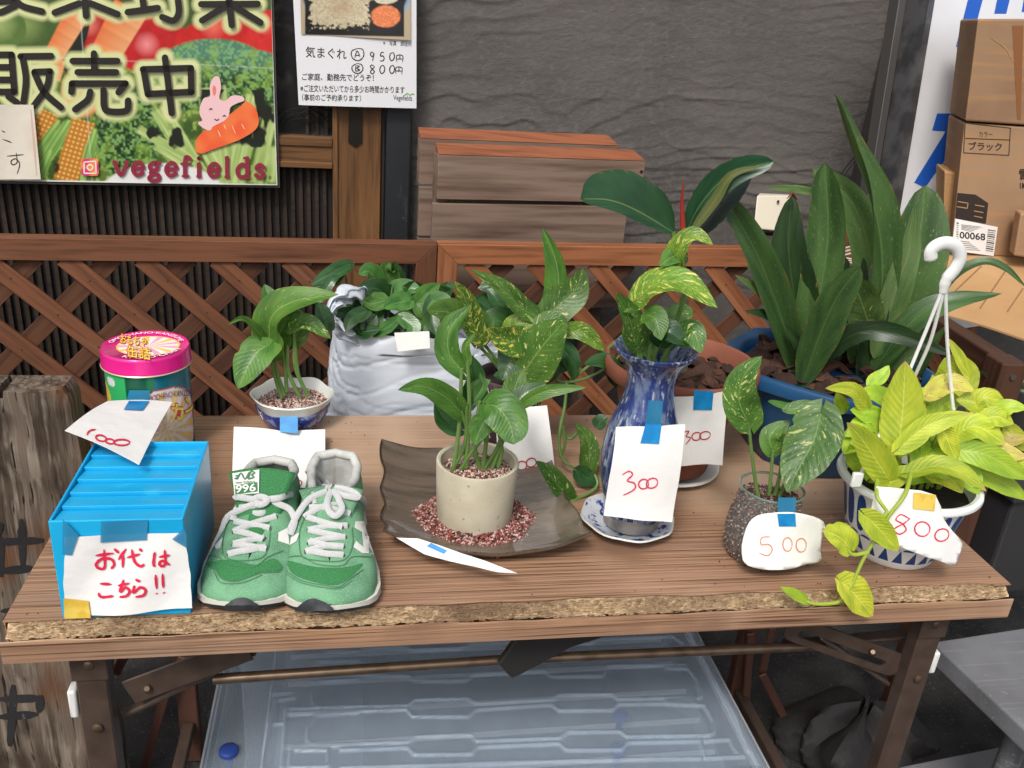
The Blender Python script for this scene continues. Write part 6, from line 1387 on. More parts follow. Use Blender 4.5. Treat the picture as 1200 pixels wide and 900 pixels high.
plant_leaves(D_, [([(641,370),(654,345),(652,308),(636,267)], (.40,.43), 34, LG, dict(fold=.6, roll=-20)), ([(641,371),(655,358),(674,340),(683,314)], (.38,.39), 44, LV, dict(roll=10)), ([(640,376),(612,362),(590,340),(552,316)], (.38,.36), 30, LV, dict(roll=15, fold=.3)), ([(628,398),(610,402),(590,398),(571,384)], (.36,.32), 40, LY, dict(roll=-10)), ([(611,440),(625,420),(642,398),(664,374)], (.33,.29), 62, LV, dict(cup=-.15, fold=.12)),
 ([(662,388),(684,390),(708,412)], (.36,.34), 22, LVB, dict(roll=20)), ([(562,396),(552,372),(545,350),(533,329)], (.36,.34), 30, LY, dict(roll=-15)), ([(542,374),(525,366),(500,364)], (.34,.31), 34, LG), ([(606,402),(598,425),(588,446)], (.35,.33), 40, LD), ([(600,385),(582,376),(562,388)], (.39,.38), 34, LD), ([(596,372),(582,350),(570,338)], (.42,.44), 26, LD),
 ([(610,390),(600,372),(606,354)], (.40,.41), 30, LM), ([(650,402),(668,420),(672,446)], (.36,.35), 24, LD), ([(560,402),(568,380),(560,362)], (.37,.38), 26, LG), ([(630,380),(650,376),(668,384)], (.35,.34), 24, LV), ([(612,448),(598,440),(578,440)], (.36,.36), 24, LD), ([(640,442),(652,430),(668,432)], (.36,.36), 24, LD), ([(598,392),(606,380),(630,378)], (.37,.36), 26, LVB)])
for p in ([(612,445),(640,410),(641,370)], [(604,445),(622,410),(628,396)], [(598,445),(580,420),(562,396)], [(608,446),(612,430),(611,440)], [(615,445),(645,410),(662,388)], [(596,446),(575,420),(558,402)], [(620,446),(640,420),(650,402)]): stem(D_, p, (.385, .37), 2.2, ST)
# hanging vine of the same plant
for p, Y in (([(645,440),(662,448),(690,442),(715,428),(728,415)], (.36,.33)), ([(664,446),(662,475),(656,505),(657,532),(668,546),(690,552)], (.34,.28)), ([(660,505),(668,514),(678,506)], (.32,.31)), ([(657,536),(662,520),(660,500)], (.31,.31)), ([(668,588),(690,578),(700,568),(697,556)], (.22,.25)), ([(690,553),(700,560),(698,570)], (.27,.25)), ([(664,450),(700,420),(735,388)], (.36,.35))): stem(D_, p, Y, 2.1, ST)
plant_leaves(D_, [([(724,446),(708,425),(684,427)], (.33,.31), 26, LD, dict(roll=10)), ([(690,550),(690,520),(674,495)], (.28,.30), 26, LV, dict(fold=.4)), ([(668,586),(655,570),(640,552),(627,540)], (.22,.20), 26, LV, dict(fold=.3)), ([(700,500),(706,492),(712,488)], (.30,.30), 18, LD), ([(676,552),(688,560),(702,566)], (.26,.25), 24, LD), ([(735,452),(725,448),(715,442)], (.32,.31), 12, LG)])
note = thing('price_note', PZ(630, 570, .70), 'white price note reading 00 half hidden behind the cream cup and its leaves', 'note')
sh = Sheet([PY(580, 480, .325), PY(641, 475, .320), PY(652, 566, .285), PY(585, 575, .29)], lambda u, v: .006*math.sin(3*v)); sheet_obj('paper_sheet', sh, paper, note)
ink('price_writing', sh.at, [loop(611.5, 545.5, 6, 5, rot=-.3), loop(622.5, 542, 6, 5, rot=-.4)], 1.6, redthin, note, .0008); tape('tape', sh.at, [(606,468),(614,467),(617,491),(609,493)], tb, note, .0012)
# --- E blue vase on its saucer
vc = Vector((.133, .150, .7095)); vase = thing('vase', vc, 'tall blue and white streaky glazed vase with a flared rim standing on a saucer', 'vase')
vgl = mat('vase_glaze', C3(56,74,136,.8), .2, [((30, 30, 9), C3(38,50,104,.78), .42, .6, 3.), ((95, 95, 24), C3(118,132,164,.76), .48, .60, 3.), ((170, 170, 46), C3(176,184,190,.76), .58, .66, 3.)], [((8, 8, 170), .25, .002, 1.)], coat=.6)
rib = lambda a, r, h: (r*(1+.006*math.sin(h*420)) if .03 < h < .2 else r, h)
lathe_thing(vase, 'body', [(0, 0), (.0345, 0), (.0355, .004), (.0365, .016), (.0385, .022), (.0395, .028), (.043, .045), (.0475, .065), (.0505, .085), (.0512, .100), (.0500, .118), (.0465, .138), (.0410, .156), (.0355, .172), (.0318, .186), (.0300, .198), (.0298, .208), (.0315, .218), (.0355, .228), (.0420, .237), (.0480, .244), (.0515, .2485), (.0518, .2510), (.0500, .2518), (.0465, .2490), (.0400, .240), (.0330, .228), (.0280, .215), (.0265, .200), (.028, .18), (0, .17)], vc, vgl, n=96, fn=rib, angle=60)
lathe_thing(vase, 'foot', [(.0346, .0005), (.0368, .001), (.0378, .012), (.0382, .018), (.0366, .019)], vc, mat('bare_clay', C3(168,160,150,.75), .6, [(v3(40), C3(130,126,124,.7), .4, .65, 4.)]), fn=lambda a, r, h: (r, h*(1+.25*math.sin(3*a+1))))
E_ = thing('pothos_cutting', vc+Vector((0, 0, .25)), 'marbled pothos cuttings standing in the tall blue vase', 'plant')
plant_leaves(E_, [([(792,318),(794,296),(812,276),(836,287)], (.15,.12), 28, LVB, dict(roll=-10, fold=.35)), ([(802,300),(790,300),(772,312)], (.15,.13), 26, LG), ([(747,350),(770,332),(802,332),(841,361)], (.14,.09), 44, LVB, dict(roll=-22, fold=.2)), ([(745,404),(738,375),(721,343)], (.14,.12), 34, LV, dict(roll=15, fold=.35)), ([(757,369),(768,374),(775,399)], (.12,.09), 30, LG), ([(775,402),(782,388),(806,404)], (.13,.11), 30, LD),
 ([(796,396),(812,388),(822,414)], (.13,.10), 32, LV, dict(fold=.15)), ([(790,384),(796,370),(812,362)], (.18,.19), 34, LV), ([(752,410),(742,390),(744,362)], (.16,.17), 30, LG), ([(758,412),(756,392),(768,376)], (.15,.16), 24, LG), ([(745,370),(738,364),(730,366)], (.13,.12), 8, LV), ([(770,408),(785,396),(790,380)], (.16,.17), 26, LD)])
for p in ([(752,425),(747,390),(748,350)], [(768,425),(760,400),(757,369)], [(778,425),(792,380),(803,340),(798,315)], [(748,425),(746,412),(745,402)], [(775,425),(785,405),(796,396)], [(764,425),(770,408),(775,402)], [(760,425),(762,405),(770,395)]): stem(E_, p, (.15, .145), 3.0, ST)
wp = mat('saucer_print', C3(214,220,226,.8), .15, [(v3(75), C3(52,74,150,.8), .52, .58, 4.), (v3(30), C3(206,214,222,.8), .55, .65, 2.)], coat=.5)
sc = Vector((.128, .150, .7004)); sa = thing('saucer', sc, 'blue and white patterned saucer under the tall blue vase', 'saucer')
wob = lambda a, r, h: (r*(1+.018*math.cos(8*a)*(r > .04)), h)
lathe_thing(sa, 'saucer_body', [(0, 0), (.034, 0), (.036, .0022), (.050, .007), (.061, .0155), (.0625, .0175), (.0605, .0180), (.049, .0105), (.036, .0062), (0, .0062)], sc, wp, fn=wob)
lathe_thing(sa, 'rim', [(.0612, .0160), (.0633, .0172), (.0622, .0192), (.0603, .0184)], sc, porc, fn=wob)
note = thing('price_note', PY(750, 600, .10), 'large white price note marked 300 taped to the front of the tall blue vase', 'note')
sh = Sheet([PY(722, 500, .095), PY(803, 497, .098), PY(789, 613, .080), PY(708, 605, .075)], lambda u, v: .004*math.sin(math.pi*u)+.003*math.sin(5*v)); sheet_obj('paper_sheet', sh, paper, note, ragged=.005, n=20)
ink('price_writing', sh.at, [[(729,556),(737,552),(741,556),(735,563),(743,566),(744,572),(737,577),(730,580)], loop(754, 567, 6, 5.5, rot=-.5), loop(764, 566, 7, 5.5, rot=-.5)], 1.8, mat('red_felt', C3(220,70,100,.9), .5), note, .0008)
tape('tape', lambda x, y, e=0.: sh.at(x, y, e), [(756,497),(775,497),(772,520),(750,519)], tb, note, .0012); tape('tape', lambda x, y, e=0.: PY(x, y, .097-(500-y)*.0001-e), [(760,469),(777,470),(775,499),(756,498)], tb_t, note, .0012)
# --- F terracotta pot with rubber plant
tcn = Vector((.236, .312, .7004)); ter = thing('potted_plant', tcn, 'rubber plant with a red shoot in a round terracotta pot full of bark', 'potted plant')
tm = mat('terracotta', C3(164,98,74,.72), .75, [(v3(9), C3(140,82,62,.7), .4, .7, 4.)], [(v3(120), .2, .001, 3.)])
lathe_thing(ter, 'pot', [(0, .010), (.058, .010), (.062, .014), (.082, .10), (.095, .150), (.097, .152), (.108, .154), (.1125, .158), (.1135, .176), (.1110, .181), (.1060, .180), (.1020, .172), (.098, .150), (0, .148)], tcn, tm)
def bark(parent, c, r, n, s=.02, ry=None):
    pal = [mat('bark_%s' % k, v, .9, [((10, 90, 90), C3(60,40,32,.6), .42, .65, 4.)], [((20, 160, 160), .7, .003, 4.)]) for k, v in (('brown', C3(118,80,62,.65)), ('dark', C3(88,58,46,.62)), ('red', C3(134,88,66,.66)))]
    mes = []
    for k in range(5):
        g = G(); L_ = random.uniform(.9, 1.4); 
        def P(u, v, L_=L_, k=k):
            a = 2*math.pi*u; t = v*2-1; r_ = max(.0, (1-abs(t)**3.0))**.5*(1+.28*math.sin(3*a+k)+.2*math.sin(5*a+6*v+k)); return (t*L_, r_*math.cos(a)*.62, r_*math.sin(a)*.26+.12*math.sin(3*t+k))
        g.grid(P, 10, 7, True); me = bpy.data.meshes.new('bark_chip'); me.from_pydata(g.v, [], g.f); me.materials.append(pal[k % 3]); mes.append(me)
    for i in range(n):
        a, q = random.uniform(0, 6.283), math.sqrt(random.random())*.93
        o = bpy.data.objects.new('bark_chip', random.choice(mes)); COL.objects.link(o); o.parent = parent
        o.location = Vector((c[0]+r*q*math.cos(a), c[1]+(ry or r)*q*math.sin(a), c[2]+random.uniform(0, .014)))-parent.location
        o.rotation_euler = (random.uniform(-.5, .5), random.uniform(-.5, .5), random.uniform(0, 6.3)); k = s*random.uniform(.6, 1.15); o.scale = (k, k, k)
bark(ter, tcn+Vector((0, 0, .152)), .096, 70)
plant_leaves(ter, [([(790,273),(748,248),(715,235),(680,233)], (.31,.26), 60, LR, dict(prof='rubber', wl=13, wr=40, fold=.15, nu=10, nv=24)), ([(802,276),(822,238),(855,205),(907,189)], (.32,.28), 34, LR, dict(prof='rubber', roll=25, fold=.3, nv=24)), ([(806,280),(826,262),(858,222),(880,200)], (.33,.33), 40, LRD, dict(prof='rubber', roll=-20)), ([(808,275),(838,235),(858,205),(895,194)], (.30,.275), 13, LO, dict(prof='lance')), ])
g = G().tube([PY(801, 290, .31), PY(800, 262, .31), PY(799, 235, .308), PY(801, 210, .30)], [.0042, .0040, .0026, .0004], 8); obj('red_shoot', g, mat('red_sheath', C3(170,60,50,.7), .4), ter)
stem(ter, [(800,440),(802,360),(798,300),(800,272)], (.312, .31), 6, mat('woody_stem', C3(120,116,72,.6), .7, [(v3(60), C3(84,72,50,.6), .4, .7, 3.)]))
for p in ([(798,300),(792,285),(788,272)], [(800,296),(806,284),(810,272)]): stem(ter, p, (.31,.31), 4, ST)
tg_ = mat('saucer_white', C3(232,232,228,.9), .45)
t = thing('pot_saucer', tcn-Vector((0,0,.0002)), 'white plastic saucer under the terracotta pot', 'saucer')
lathe_thing(t, 'saucer_body', [(0, 0), (.062, 0), (.078, .012), (.0810, .0125), (.0810, .0160), (.0755, .0155), (.064, .005), (0, .005)], tcn, tg_)
note = thing('price_note', PY(825, 545, .2), 'white price note marked 300 hanging from the rim of the terracotta pot', 'note')
sh = Sheet([PY(790, 465, .198), PY(855, 459, .198), PY(847, 546, .196), PY(794, 545, .200)], lambda u, v: .004*math.sin(4*u+2*v)); sheet_obj('paper_sheet', sh, paper, note)
ink('price_writing', sh.at, [[(801,506),(807,505),(804,511),(809,513),(803,521)], loop(816, 511, 5.5, 4.5, rot=-.4), loop(826, 510, 6.5, 4.5, rot=-.3)], 1.4, redthin, note, .0008); tape('tape', sh.at, [(813,457),(836,458),(834,480),(812,480)], tb, note, .0012)
# --- G blue octagonal pot with strap-leaved plant
qc = Vector((.510, .375, .7004)); bluep = thing('potted_plant', qc, 'large broad-leaved plant in a blue eight-sided pot of bark at the back right', 'potted plant')
bpm = mat('blue_pot', C3(40,92,138,.75), .4, [(v3(6), C3(30,76,118,.72), .4, .7, 3.), (v3(90), C3(70,110,146,.7), .7, .78, 3.)])
zr_ = .152
octo = lambda a, r, h: (r/(math.cos(((a+math.pi/8) % (math.pi/4))-math.pi/8)**.75)*(.95), h)
lathe_thing(bluep, 'pot', [(0, .0), (.108, .0), (.112, .004), (.138, .11), (.143, .128), (.158, .131), (.164, .135), (.166, .150), (.163, .155), (.156, .156), (.148, .150), (.144, .130), (0, .128)], qc, bpm, n=96, fn=octo, angle=45)
bark(bluep, qc+Vector((0, 0, .132)), .138, 110, .022)
S_ = dict(prof='strap', nv=28, nu=10, wave=.13)
def sl_(**k): d_ = dict(S_); d_.update(k); return d_
plant_leaves(bluep, [([(940,462),(922,392),(888,300),(842,222)], (.36,.33), 38, LS, sl_(prof='rubber', fold=.3)), ([(945,455),(934,370),(924,290),(928,229)], (.40,.41), 56, LSD, sl_(fold=.25)), ([(944,440),(958,360),(970,280),(967,190)], (.38,.40), 54, LS, sl_(prof='rubber', fold=.5, roll=-15)), ([(938,455),(958,400),(980,350),(1008,312)], (.33,.28), 44, LS, sl_(prof='rubber', roll=15)),
 ([(1016,440),(1022,320),(1000,240),(952,198)], (.42,.44), 42, LSL, sl_(prof='rubber', fold=.2)), ([(1020,440),(1034,330),(1026,250),(996,170),(978,109)], (.38,.40), 46, LS, sl_(prof='rubber', fold=.7, twist=90, roll=25)), ([(1020,440),(1046,350),(1076,280),(1084,217)], (.38,.42), 86, LS, sl_(fold=.2)), ([(1024,420),(1050,340),(1066,290),(1072,240)], (.36,.38), 34, LSL, sl_(prof='lance')), ([(1018,430),(1046,340),(1085,290),(1096,235)], (.40,.44), 50, LSL, sl_()),
 ([(968,228),(930,221),(898,221)], (.42,.40), 11, LSL, sl_(prof='lance')), ([(932,400),(900,350),(861,322)], (.36,.34), 18, LSL, sl_(prof='lance')), ([(935,400),(905,372),(872,364)], (.36,.35), 16, LSD, sl_(prof='lance')), ([(1020,385),(1008,350),(996,322)], (.32,.32), 46, LSB, sl_(prof='strap')), ([(955,430),(1000,392),(1050,392),(1120,418)], (.34,.24), 26, LSD, sl_(prof='lance', roll=20)),
 ([(1020,440),(1060,385),(1105,355),(1174,344)], (.36,.30), 34, LS, sl_(prof='lance', roll=-10)), ([(1090,365),(1115,325),(1150,306),(1178,314),(1204,338)], (.40,.34), 12, LS, sl_(prof='lance')), ([(950,450),(940,410),(920,380)], (.35,.33), 24, LSD, sl_(prof='lance')), ([(985,440),(975,340),(972,290)], (.43,.45), 40, LSD, sl_()), ([(1012,460),(1022,400),(1042,350)], (.37,.37), 30, LSD, sl_(prof='lance')), ([(960,420),(990,392),(1010,380)], (.38,.38), 30, LSD, sl_(prof='lance')),
 ([(950,450),(975,370),(990,300)], (.42,.43), 50, LSD, sl_()), ([(1010,450),(1000,370),(1010,300)], (.42,.43), 44, LSD, sl_()), ([(960,450),(950,380),(955,320)], (.43,.44), 44, LSD, sl_()), ([(1030,450),(1070,400),(1090,360)], (.40,.42), 34, LSD, sl_(prof='lance')), ([(925,405),(912,330),(880,260)], (.385,.42), 18, LSD, sl_(prof='lance')), ([(1075,440),(1088,410),(1110,380)], (.33,.30), 14, LS, sl_(prof='lance')),])
for p, w_ in (([(944,478),(944,450),(945,420)], 15), ([(1006,482),(1014,450),(1022,420)], 13)): stem(bluep, p, (.37, .38), w_, STD, r2=w_*.7)
obj('brown_leaf_tip', G().tube([PY(922, 233, .395), PY(928, 226, .393), PY(934, 234, .395)], [.001, .005, .001], 8, flat=.5), mat('scorched', C3(150,84,56,.7), .9), bluep)
# --- H glass jar
jc = Vector((.287, .078, .7004)); jar = thing('potted_plant', jc, 'small pothos in a round glass jar filled with dark gravel at the front edge', 'potted plant')
jprof = [(.0, .0), (.036, .0), (.044, .006), (.0495, .022), (.0500, .038), (.0475, .060), (.0430, .080), (.0405, .094), (.0405, .100)]
gp = bpy.data.materials.new('jar_glass'); gp.use_nodes = True; b_ = gp.node_tree.nodes['Principled BSDF']; b_.inputs['Base Color'].default_value = C3(190,206,200,.8); b_.inputs['Roughness'].default_value = .05; b_.inputs['Alpha'].default_value = .07; b_.inputs['Specular IOR Level'].default_value = .8
lathe_thing(jar, 'glass', jprof+[(.0385, .1005), (.0385, .094), (.041, .080), (.0455, .060), (.048, .038), (.0475, .022), (.042, .008), (0, .004)], jc, gp, angle=180)
lathe_thing(jar, 'glass_rim', [(.0385, .099), (.0405, .099), (.0412, .1012), (.0395, .1025), (.038, .101)], jc, mat('glass_rim', C3(120,150,140,.7), .08, coat=.8, spec=.8, alpha=.7))
lathe_thing(jar, 'gravel_core', [(0, .005), (.041, .008), (.0462, .024), (.0465, .038), (.044, .060), (.0395, .080), (0, .082)], jc, mat('gravel_fill', C3(84,62,56,.7), .9, [(v3(300), C3(150,126,114,.7), .5, .6, 2.), (v3(240), C3(44,34,32,.7), .5, .6, 2.)]))
def jarp(i):
    h = random.uniform(.006, .086); a = random.uniform(0, 6.283); r = np.interp(h, [.005, .024, .038, .060, .080, .09], [.0415, .0468, .0470, .0448, .040, .0385])
    if random.random() < .3: h = .082+random.random()*.003; r = .038*math.sqrt(random.random())
    return jc+Vector((r*math.cos(a), r*math.sin(a), h))
pebbles('gravel', jar, 3600, jarp, .0027, 'dark')
plant_leaves(jar, [([(877,497),(866,468),(872,440),(893,417)], (.075,.07), 44, LV, dict(roll=-5, fold=.15)), ([(906,530),(902,512),(918,493)], (.08,.09), 26, LG), ([(962,484),(954,515),(938,545),(922,577)], (.07,.03), 64, LV, dict(roll=8, fold=.15, cup=-.1, nu=12, nv=24)), ([(925,480),(945,478),(975,482)], (.09,.08), 18, LG), ([(917,528),(912,508),(926,492)], (.09,.10), 22, LG), ([(900,470),(930,478),(960,480)], (.12,.12), 10, LM, dict(prof='lance'))])
for p in ([(888,582),(882,540),(877,495)], [(901,580),(903,560),(906,528)], [(908,580),(914,555),(917,527)], [(913,582),(928,550),(955,495),(962,484)]): stem(jar, p, (.078, .075), 2.4, ST)
note = thing('price_note', PY(917, 665, .02), 'torn oval white price note marked 500 taped to the glass jar', 'note')
nf = lambda x, y, e=0.: PY(x, y, .030-(y-600)*.00022+.010*((x-912)/45)**2-e)
g = decal('x', nf, [(869,640),(872,626),(878,612),(888,604),(905,601),(925,600),(945,603),(960,608),(967,615),(964,628),(961,645),(963,656),(955,660),(945,661),(930,666),(912,668),(892,667),(877,663),(870,655)], paper, None, 0, 5, 2, g=G()); obj('paper_sheet', g, paper, note, solid=.0004)
ink('price_writing', nf, [[(903,629),(893,630),(892,638),(901,638),(905,644),(900,651),(889,648)], loop(923, 638, 5.5, 8), loop(939, 639, 6, 8)], 1.3, orpen, note, .0010)
tape('tape', nf, [(911,602),(932,602),(933,617),(913,617)], tb, note, .0010); tape('tape', lambda x, y, e=0.: PY(x, y, .034-e), [(912,583),(933,583),(932,602),(911,602)], tb_t, note, .0012)
# --- I hanging basket
hc = Vector((.480, .084, .7004)); hb = thing('hanging_basket', hc, 'white plastic hanging pot with blue cut-out pattern, hook and lime yellow pothos', 'hanging pot')
wpl = mat('white_plastic', C3(230,230,226,.85), .4); wpl2 = mat('basket_white', C3(238,239,236,.95), .35); nb = mat('navy_panel', C3(32,76,140,.8), .4)
lathe_thing(hb, 'pot', [(0, .0), (.052, .0), (.055, .003), (.058, .012), (.0640, .030), (.0760, .085), (.0800, .100), (.0815, .101), (.0895, .1035), (.0905, .106), (.0895, .110), (.085, .112), (.0800, .110), (.0785, .098), (.0745, .080), (0, .078)], hc, wpl2, n=96, angle=40)
def rb(h): return np.interp(h, [.0, .012, .030, .085, .100], [.055, .058, .0640, .0760, .0800])
g = G(); n_p = 22
for i in range(n_p):
    a0 = 2*math.pi*i/n_p; da = 2*math.pi/n_p
    def on(a, h, e=.0006): r = rb(h)+e; return (hc.x+r*math.cos(a), hc.y+r*math.sin(a), hc.z+h)
    pts = []
    for k in range(14): t = 2*math.pi*k/14; pts.append(on(a0+da*.36*math.copysign(abs(math.cos(t))**.8, math.cos(t)),   .0685+.0275*math.copysign(abs(math.sin(t))**.75, math.sin(t))))
    g.add([on(a0, .0685)]+pts, [(0, k+1, (k+1) % 14+1) for k in range(14)])
    g.add([on(a0-da*.36, .034), on(a0+da*.36, .034), on(a0, .014)][:0]+[on(a0-da*.38, .0125), on(a0+da*.38, .0125), on(a0, .0355)], [(0, 1, 2)])
    p2 = [on(a0+da*.5-da*.40, .0345)] + [on(a0+da*.5+da*.40*math.cos(t), .0345-.010*math.sin(t)*-1*.4) for t in np.linspace(math.pi, 0, 7)]; g.add(p2, [(0, k, k+1) for k in range(1, 7)])
obj('blue_pattern', g, nb, hb, smooth=False, kind='stuff')
lathe_thing(hb, 'soil', [(0, .094), (.0775, .092)], hc, mat('dark_soil', C3(48,38,32,.7), .95))
hk = [PY(x, y, .09) for x, y in [(1092,300),(1092,308),(1098,308),(1101,300),(1108,294),(1116,296),(1119,304),(1114,315),(1104,328),(1100,342)]]
g = G(); hpts = spline([PY(x, y, .09) for x, y in [(1091,305),(1091,294),(1099,287),(1110,285),(1121,290),(1125,302),(1119,315),(1109,328),(1105,343)]], 6)
g.tube(hpts, [.0062]+[.0082]*(len(hpts)-8)+[.0070, .0072, .0072, .0066, .0060, .0058, .0052], 12, flat=.7, nrm=(0, 1, 0)); obj('hook', g, wpl, hb)
g = G()
for p, Y in (([(1103,343),(1080,400),(1050,470),(1008,556)], (.09,.09,.08,.045)), ([(1105,343),(1090,400),(1068,450),(1060,480)], (.09,.10,.12,.155)), ([(1108,343),(1110,400),(1116,470),(1125,545)], (.09,.09,.08,.06))):
    pp_ = spline([PY(q_[0], q_[1], y) for q_, y in zip(p, Y)], 6); obj('strap', G().tube(pp_, .0022, 8), wpl, hb)
obj('strap_clip', G().box(PY(1004, 562, .03), (.014, .006, .020)), wpl, hb, bevel=.002)
N_ = [([(1053,520),(1058,480),(1061,423)], (.05,.07), 50, LN, dict(roll=-5, fold=.15, nu=12, nv=22)), ([(1056,523),(1085,500),(1112,490),(1138,484)], (.04,.03), 27, LN, dict(roll=15)), ([(1042,563),(1024,535),(1008,512),(992,495)], (.03,.01), 38, LN, dict(roll=-10, nu=12)), ([(1068,553),(1100,546),(1130,556),(1156,576)], (.02,-.02), 30, LN, dict(roll=-20, fold=.3)), ([(1015,478),(998,458),(967,455)], (.08,.06), 22, LN, dict(fold=.3)),
 ([(1100,468),(1118,445),(1116,414)], (.13,.15), 52, LN, dict(prof='round')), ([(1135,440),(1122,415),(1111,396)], (.13,.15), 14, LN), ([(1088,462),(1115,448),(1142,458)], (.10,.08), 26, LN3), ([(1162,486),(1142,472),(1120,468)], (.07,.09), 34, LN), ([(1150,470),(1160,464),(1176,478)], (.10,.09), 20, LN), ([(1162,498),(1178,478),(1205,478)], (.07,.05), 24, LN2),
 ([(1120,508),(1145,500),(1178,520)], (.06,.04), 38, LN, dict(roll=-15, nu=12)), ([(1106,503),(1112,520),(1121,541)], (.04,.03), 24, LN), ([(1126,527),(1160,535),(1206,562)], (.04,.01), 32, LN2, dict(roll=10)), ([(1126,545),(1165,560),(1206,586)], (.05,.02), 30, LN2), ([(1165,510),(1185,516),(1208,512)], (.06,.04), 18, LN3), ([(1166,522),(1180,530),(1204,536)], (.05,.03), 20, LN3), ([(1180,500),(1192,512),(1206,530)], (.06,.05), 20, LN),
 ([(1010,505),(998,520),(988,532)], (.07,.05), 30, LN2), ([(1040,505),(1020,488),(996,480)], (.09,.07), 34, LN2), ([(1035,500),(1015,495),(990,512)], (.08,.06), 30, LN2), ([(1095,490),(1110,472),(1128,470)], (.10,.10), 30, LN2), ([(1085,482),(1075,470),(1090,455)], (.11,.12), 30, LN2), ([(1072,552),(1080,530),(1076,508)], (.06,.07), 24, LN2, dict(prof='lance')), ([(1042,566),(1052,558),(1064,545)], (.03,.03), 24, LN),
 ([(1080,500),(1100,510),(1112,500)], (.08,.08), 20, LN2), ([(990,480),(984,470),(980,460)], (.09,.09), 18, LN2), ([(1020,450),(1034,440),(1042,428)], (.12,.13), 18, LN2), ([(1140,480),(1155,466),(1180,474)], (.08,.07), 26, LN), ([(1150,495),(1166,488),(1188,496)], (.06,.05), 26, LN), ([(1175,545),(1190,540),(1205,548)], (.04,.03), 22, LN), ([(1046,470),(1020,462),(1002,470)], (.10,.09), 24, LN2), ([(1085,545),(1110,548),(1140,572)], (.05,.01), 34, LN2), ([(1100,535),(1125,552),(1148,580)], (.05,.02), 30, LN2), ([(1060,560),(1085,556),(1112,566)], (.06,.04), 24, LN2), ([(1020,560),(1030,545),(1044,530)], (.08,.08), 28, LN2), ([(1090,540),(1096,520),(1090,500)], (.08,.08), 26, LN2), ([(1010,548),(1000,534),(996,520)], (.06,.05), 24, LN2), ([(1090,552),(1112,560),(1128,578)], (.04,.0), 30, LN), ([(1118,545),(1136,556),(1150,572)], (.05,.02), 30, LN2), ([(1110,556),(1090,548),(1072,552)], (.07,.06), 26, LN2), ([(1045,566),(1030,556),(1012,556)], (.07,.05), 20, LN2)]
plant_leaves(hb, N_)
for k in range(26):
    a = random.uniform(0, 6.28); q = random.uniform(.3, 1); cx = 1075+q*78*math.cos(a); cy = 520+q*38*math.sin(a); r = random.uniform(14, 22); b = random.uniform(0, 6.28)
    leaf(hb, [(cx-r*math.cos(b), cy-r*.7*math.sin(b)), (cx, cy-3), (cx+r*math.cos(b), cy+r*.7*math.sin(b))], (.11+random.uniform(0, .05), .12), random.uniform(20, 30), random.choice((LN2, LN2, LN)), roll=random.uniform(-35, 35), nu=6, nv=12)
for p in ([(1050,575),(1052,550),(1053,518)], [(1065,575),(1066,545),(1062,520)], [(1078,575),(1088,540),(1100,505)], [(1086,572),(1100,540),(1115,500)], [(1092,570),(1090,530),(1085,480)], [(1070,572),(1080,540),(1090,500)], [(1036,575),(1030,530),(1020,495)], [(1100,572),(1120,550),(1126,528)], [(1045,572),(1044,540),(1040,505)], [(1098,575),(1112,530),(1160,490)]): stem(hb, p, (.08, .07), 2.0, STY)
# trailing vine
for p, Y in (([(1068,555),(1060,580),(1042,604),(1028,628),(1012,655),(1000,682)], (.02,-.015,-.022,-.022,-.024,-.028)), ([(1028,563),(1028,582),(1040,600)], (.02,-.008,-.02)), ([(1018,647),(1000,650),(990,642)], (-.023,-.022,-.02)), ([(1000,682),(985,704),(960,708),(944,705)], (-.028,-.032,-.032,-.03)), ([(1040,600),(1034,606),(1020,606)], (-.021,-.022,-.022))): stem(hb, p, Y, 2.6, STY)
plant_leaves(hb, [([(996,643),(984,630),(964,622)], (-.02,-.024), 34, LN, dict(prof='round')), ([(1014,604),(1030,620),(1053,646)], (-.022,-.03), 30, LN, dict(roll=10)), ([(986,682),(1000,695),(1023,722)], (-.03,-.034), 40, LN, dict(roll=-8)), ([(944,704),(930,696),(914,688)], (-.03,-.03), 14, LN2)])
note = thing('price_note', PY(1075, 650, 0), 'white price note marked 800 taped with yellow tape to the hanging pot', 'note')
nf8 = lambda x, y, e=0.: PY(x, y, -.004-(y-570)*.0002+.014*((x-1068)/55)**2-e)
g = decal('x', nf8, [(1027,570),(1060,573),(1096,580),(1106,608),(1116,622),(1128,637),(1124,650),(1119,663),(1100,657),(1083,652),(1055,641),(1020,628),(1020,600)], paper, None, 0, 5, 2, g=G()); obj('paper_sheet', g, paper, note, solid=.0004)
ink('price_writing', nf8, [[(1066,608),(1056,603),(1050,609),(1058,614),(1062,621),(1054,626),(1048,620),(1060,613),(1067,607)], loop(1081, 620, 9, 8.5, rot=.2), loop(1104, 627, 8.5, 7, rot=-.4)], 1.6, redpen, note, .0010)
tape('tape', nf8, [(1071,577),(1097,580),(1095,599),(1070,596)], ty, note, .0014)
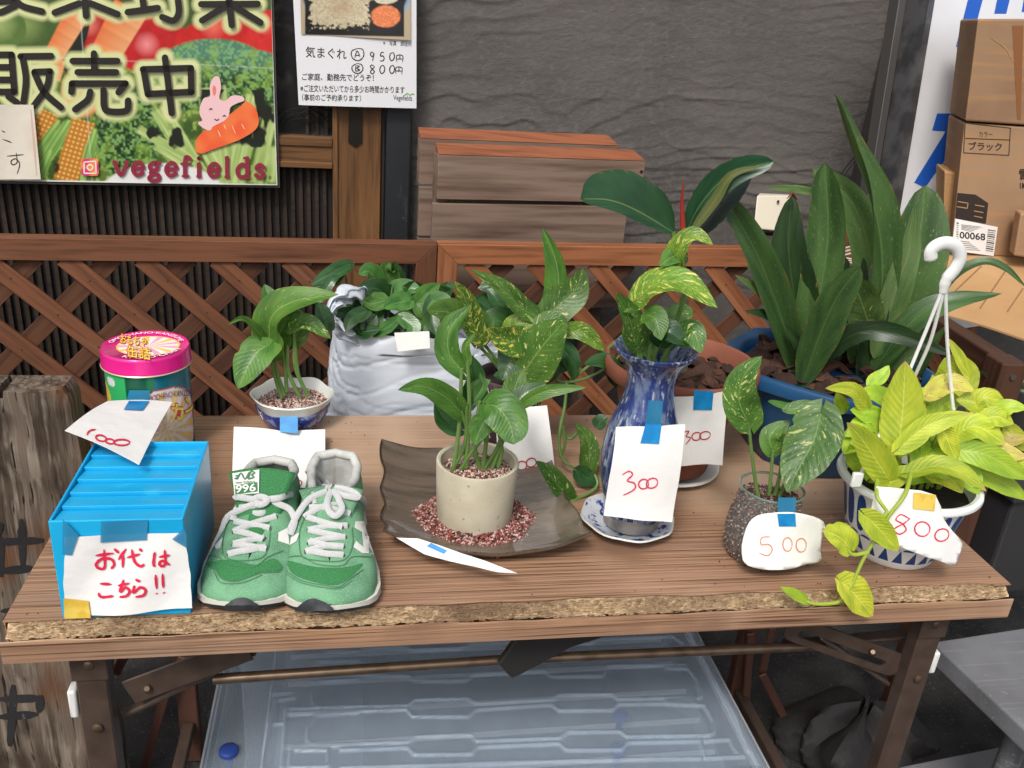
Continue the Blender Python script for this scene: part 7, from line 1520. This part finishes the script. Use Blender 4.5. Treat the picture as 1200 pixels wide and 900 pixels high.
# --- spider plant at the far right
K_ = thing('spider_plant', PZ(1175, 470, .60), 'dark green narrow-leaved plant behind the wooden end post at the right edge', 'plant')
for p in ([(1190,480),(1172,448),(1144,433)], [(1192,478),(1180,452),(1152,440)], [(1195,480),(1185,450),(1168,434)], [(1180,485),(1200,455),(1215,445)], [(1165,470),(1185,452),(1206,446)], [(1175,482),(1190,462),(1210,458)], [(1160,468),(1175,462),(1200,470)], [(1195,470),(1180,458),(1165,455)], [(1185,490),(1165,470),(1142,462)], [(1180,490),(1176,460),(1190,436)]):
    leaf(K_, p, (.40,.38), random.uniform(8, 13), random.choice((LS, LSD)), prof='lance', nu=6, nv=14)
obj('pot', G().lathe([(0, 0), (.05, 0), (.065, .10), (.07, .10), (.07, .115), (.062, .115), (.058, .10), (0, .095)], PY(1192, 520, .40), 40), mat('black_pot', C3(50,48,48), .5), K_)

# crumbs of soil and gravel strayed over the table top
def crumb(i):
    c_ = random.choice(((.287, .078, .07), (.236, .30, .10), (.48, .09, .11), (-.33, .44, .09), (-.08, .15, .15), (.42, .28, .12), (0, .2, .5)))
    return Vector((max(-.58, min(.58, random.gauss(c_[0], c_[2]))), max(.01, min(.48, random.gauss(c_[1], c_[2]*.6))), .7010))
o = pebbles('soil_crumbs', None, 150, crumb, .0022, 'dark', flat=.5); tag(o, 'stray crumbs of soil and gravel scattered over the table top', 'crumbs', kind='stuff')

# pieces that belong to a part of their thing hang under that part
SUB = {'price_writing': 'paper_sheet', 'marker_writing': 'paper_sheet', 'lid_lettering': 'lid', 'lid_picture': 'lid', 'picture_lettering': 'lid', 'lid_rim': 'lid', 'body_lettering': 'body', 'label_green': 'tongue_label', 'label_number': 'tongue_label', 'label_lettering': 'tongue_label', 'label_logo': 'tongue_label',
       'stitching': 'upper', 'side_letter': 'upper', 'toe_mesh': 'upper', 'blue_band': 'bowl', 'band_pattern': 'bowl', 'foot': 'body', 'glass_rim': 'glass', 'sticker': 'bag', 'label_barcode': 'shipping_label', 'product_picture_lines': 'product_picture', 'badge_lines': 'badge', 'name_serifs': 'name_lettering', 'rabbit_lines': 'rabbit_picture', 'rabbit_face': 'rabbit_picture', 'carrot_marks': 'carrot_picture', 'brown_leaf_tip': 'pot'}
SUB.pop('brown_leaf_tip')
for o in list(COL.objects):
    if o.parent and o.parent.parent is None:
        want = SUB.get(o.name.split('.')[0])
        if want:
            c_ = [q for q in o.parent.children if q.name.split('.')[0] == want and q is not o]
            if c_: o.parent = c_[0]
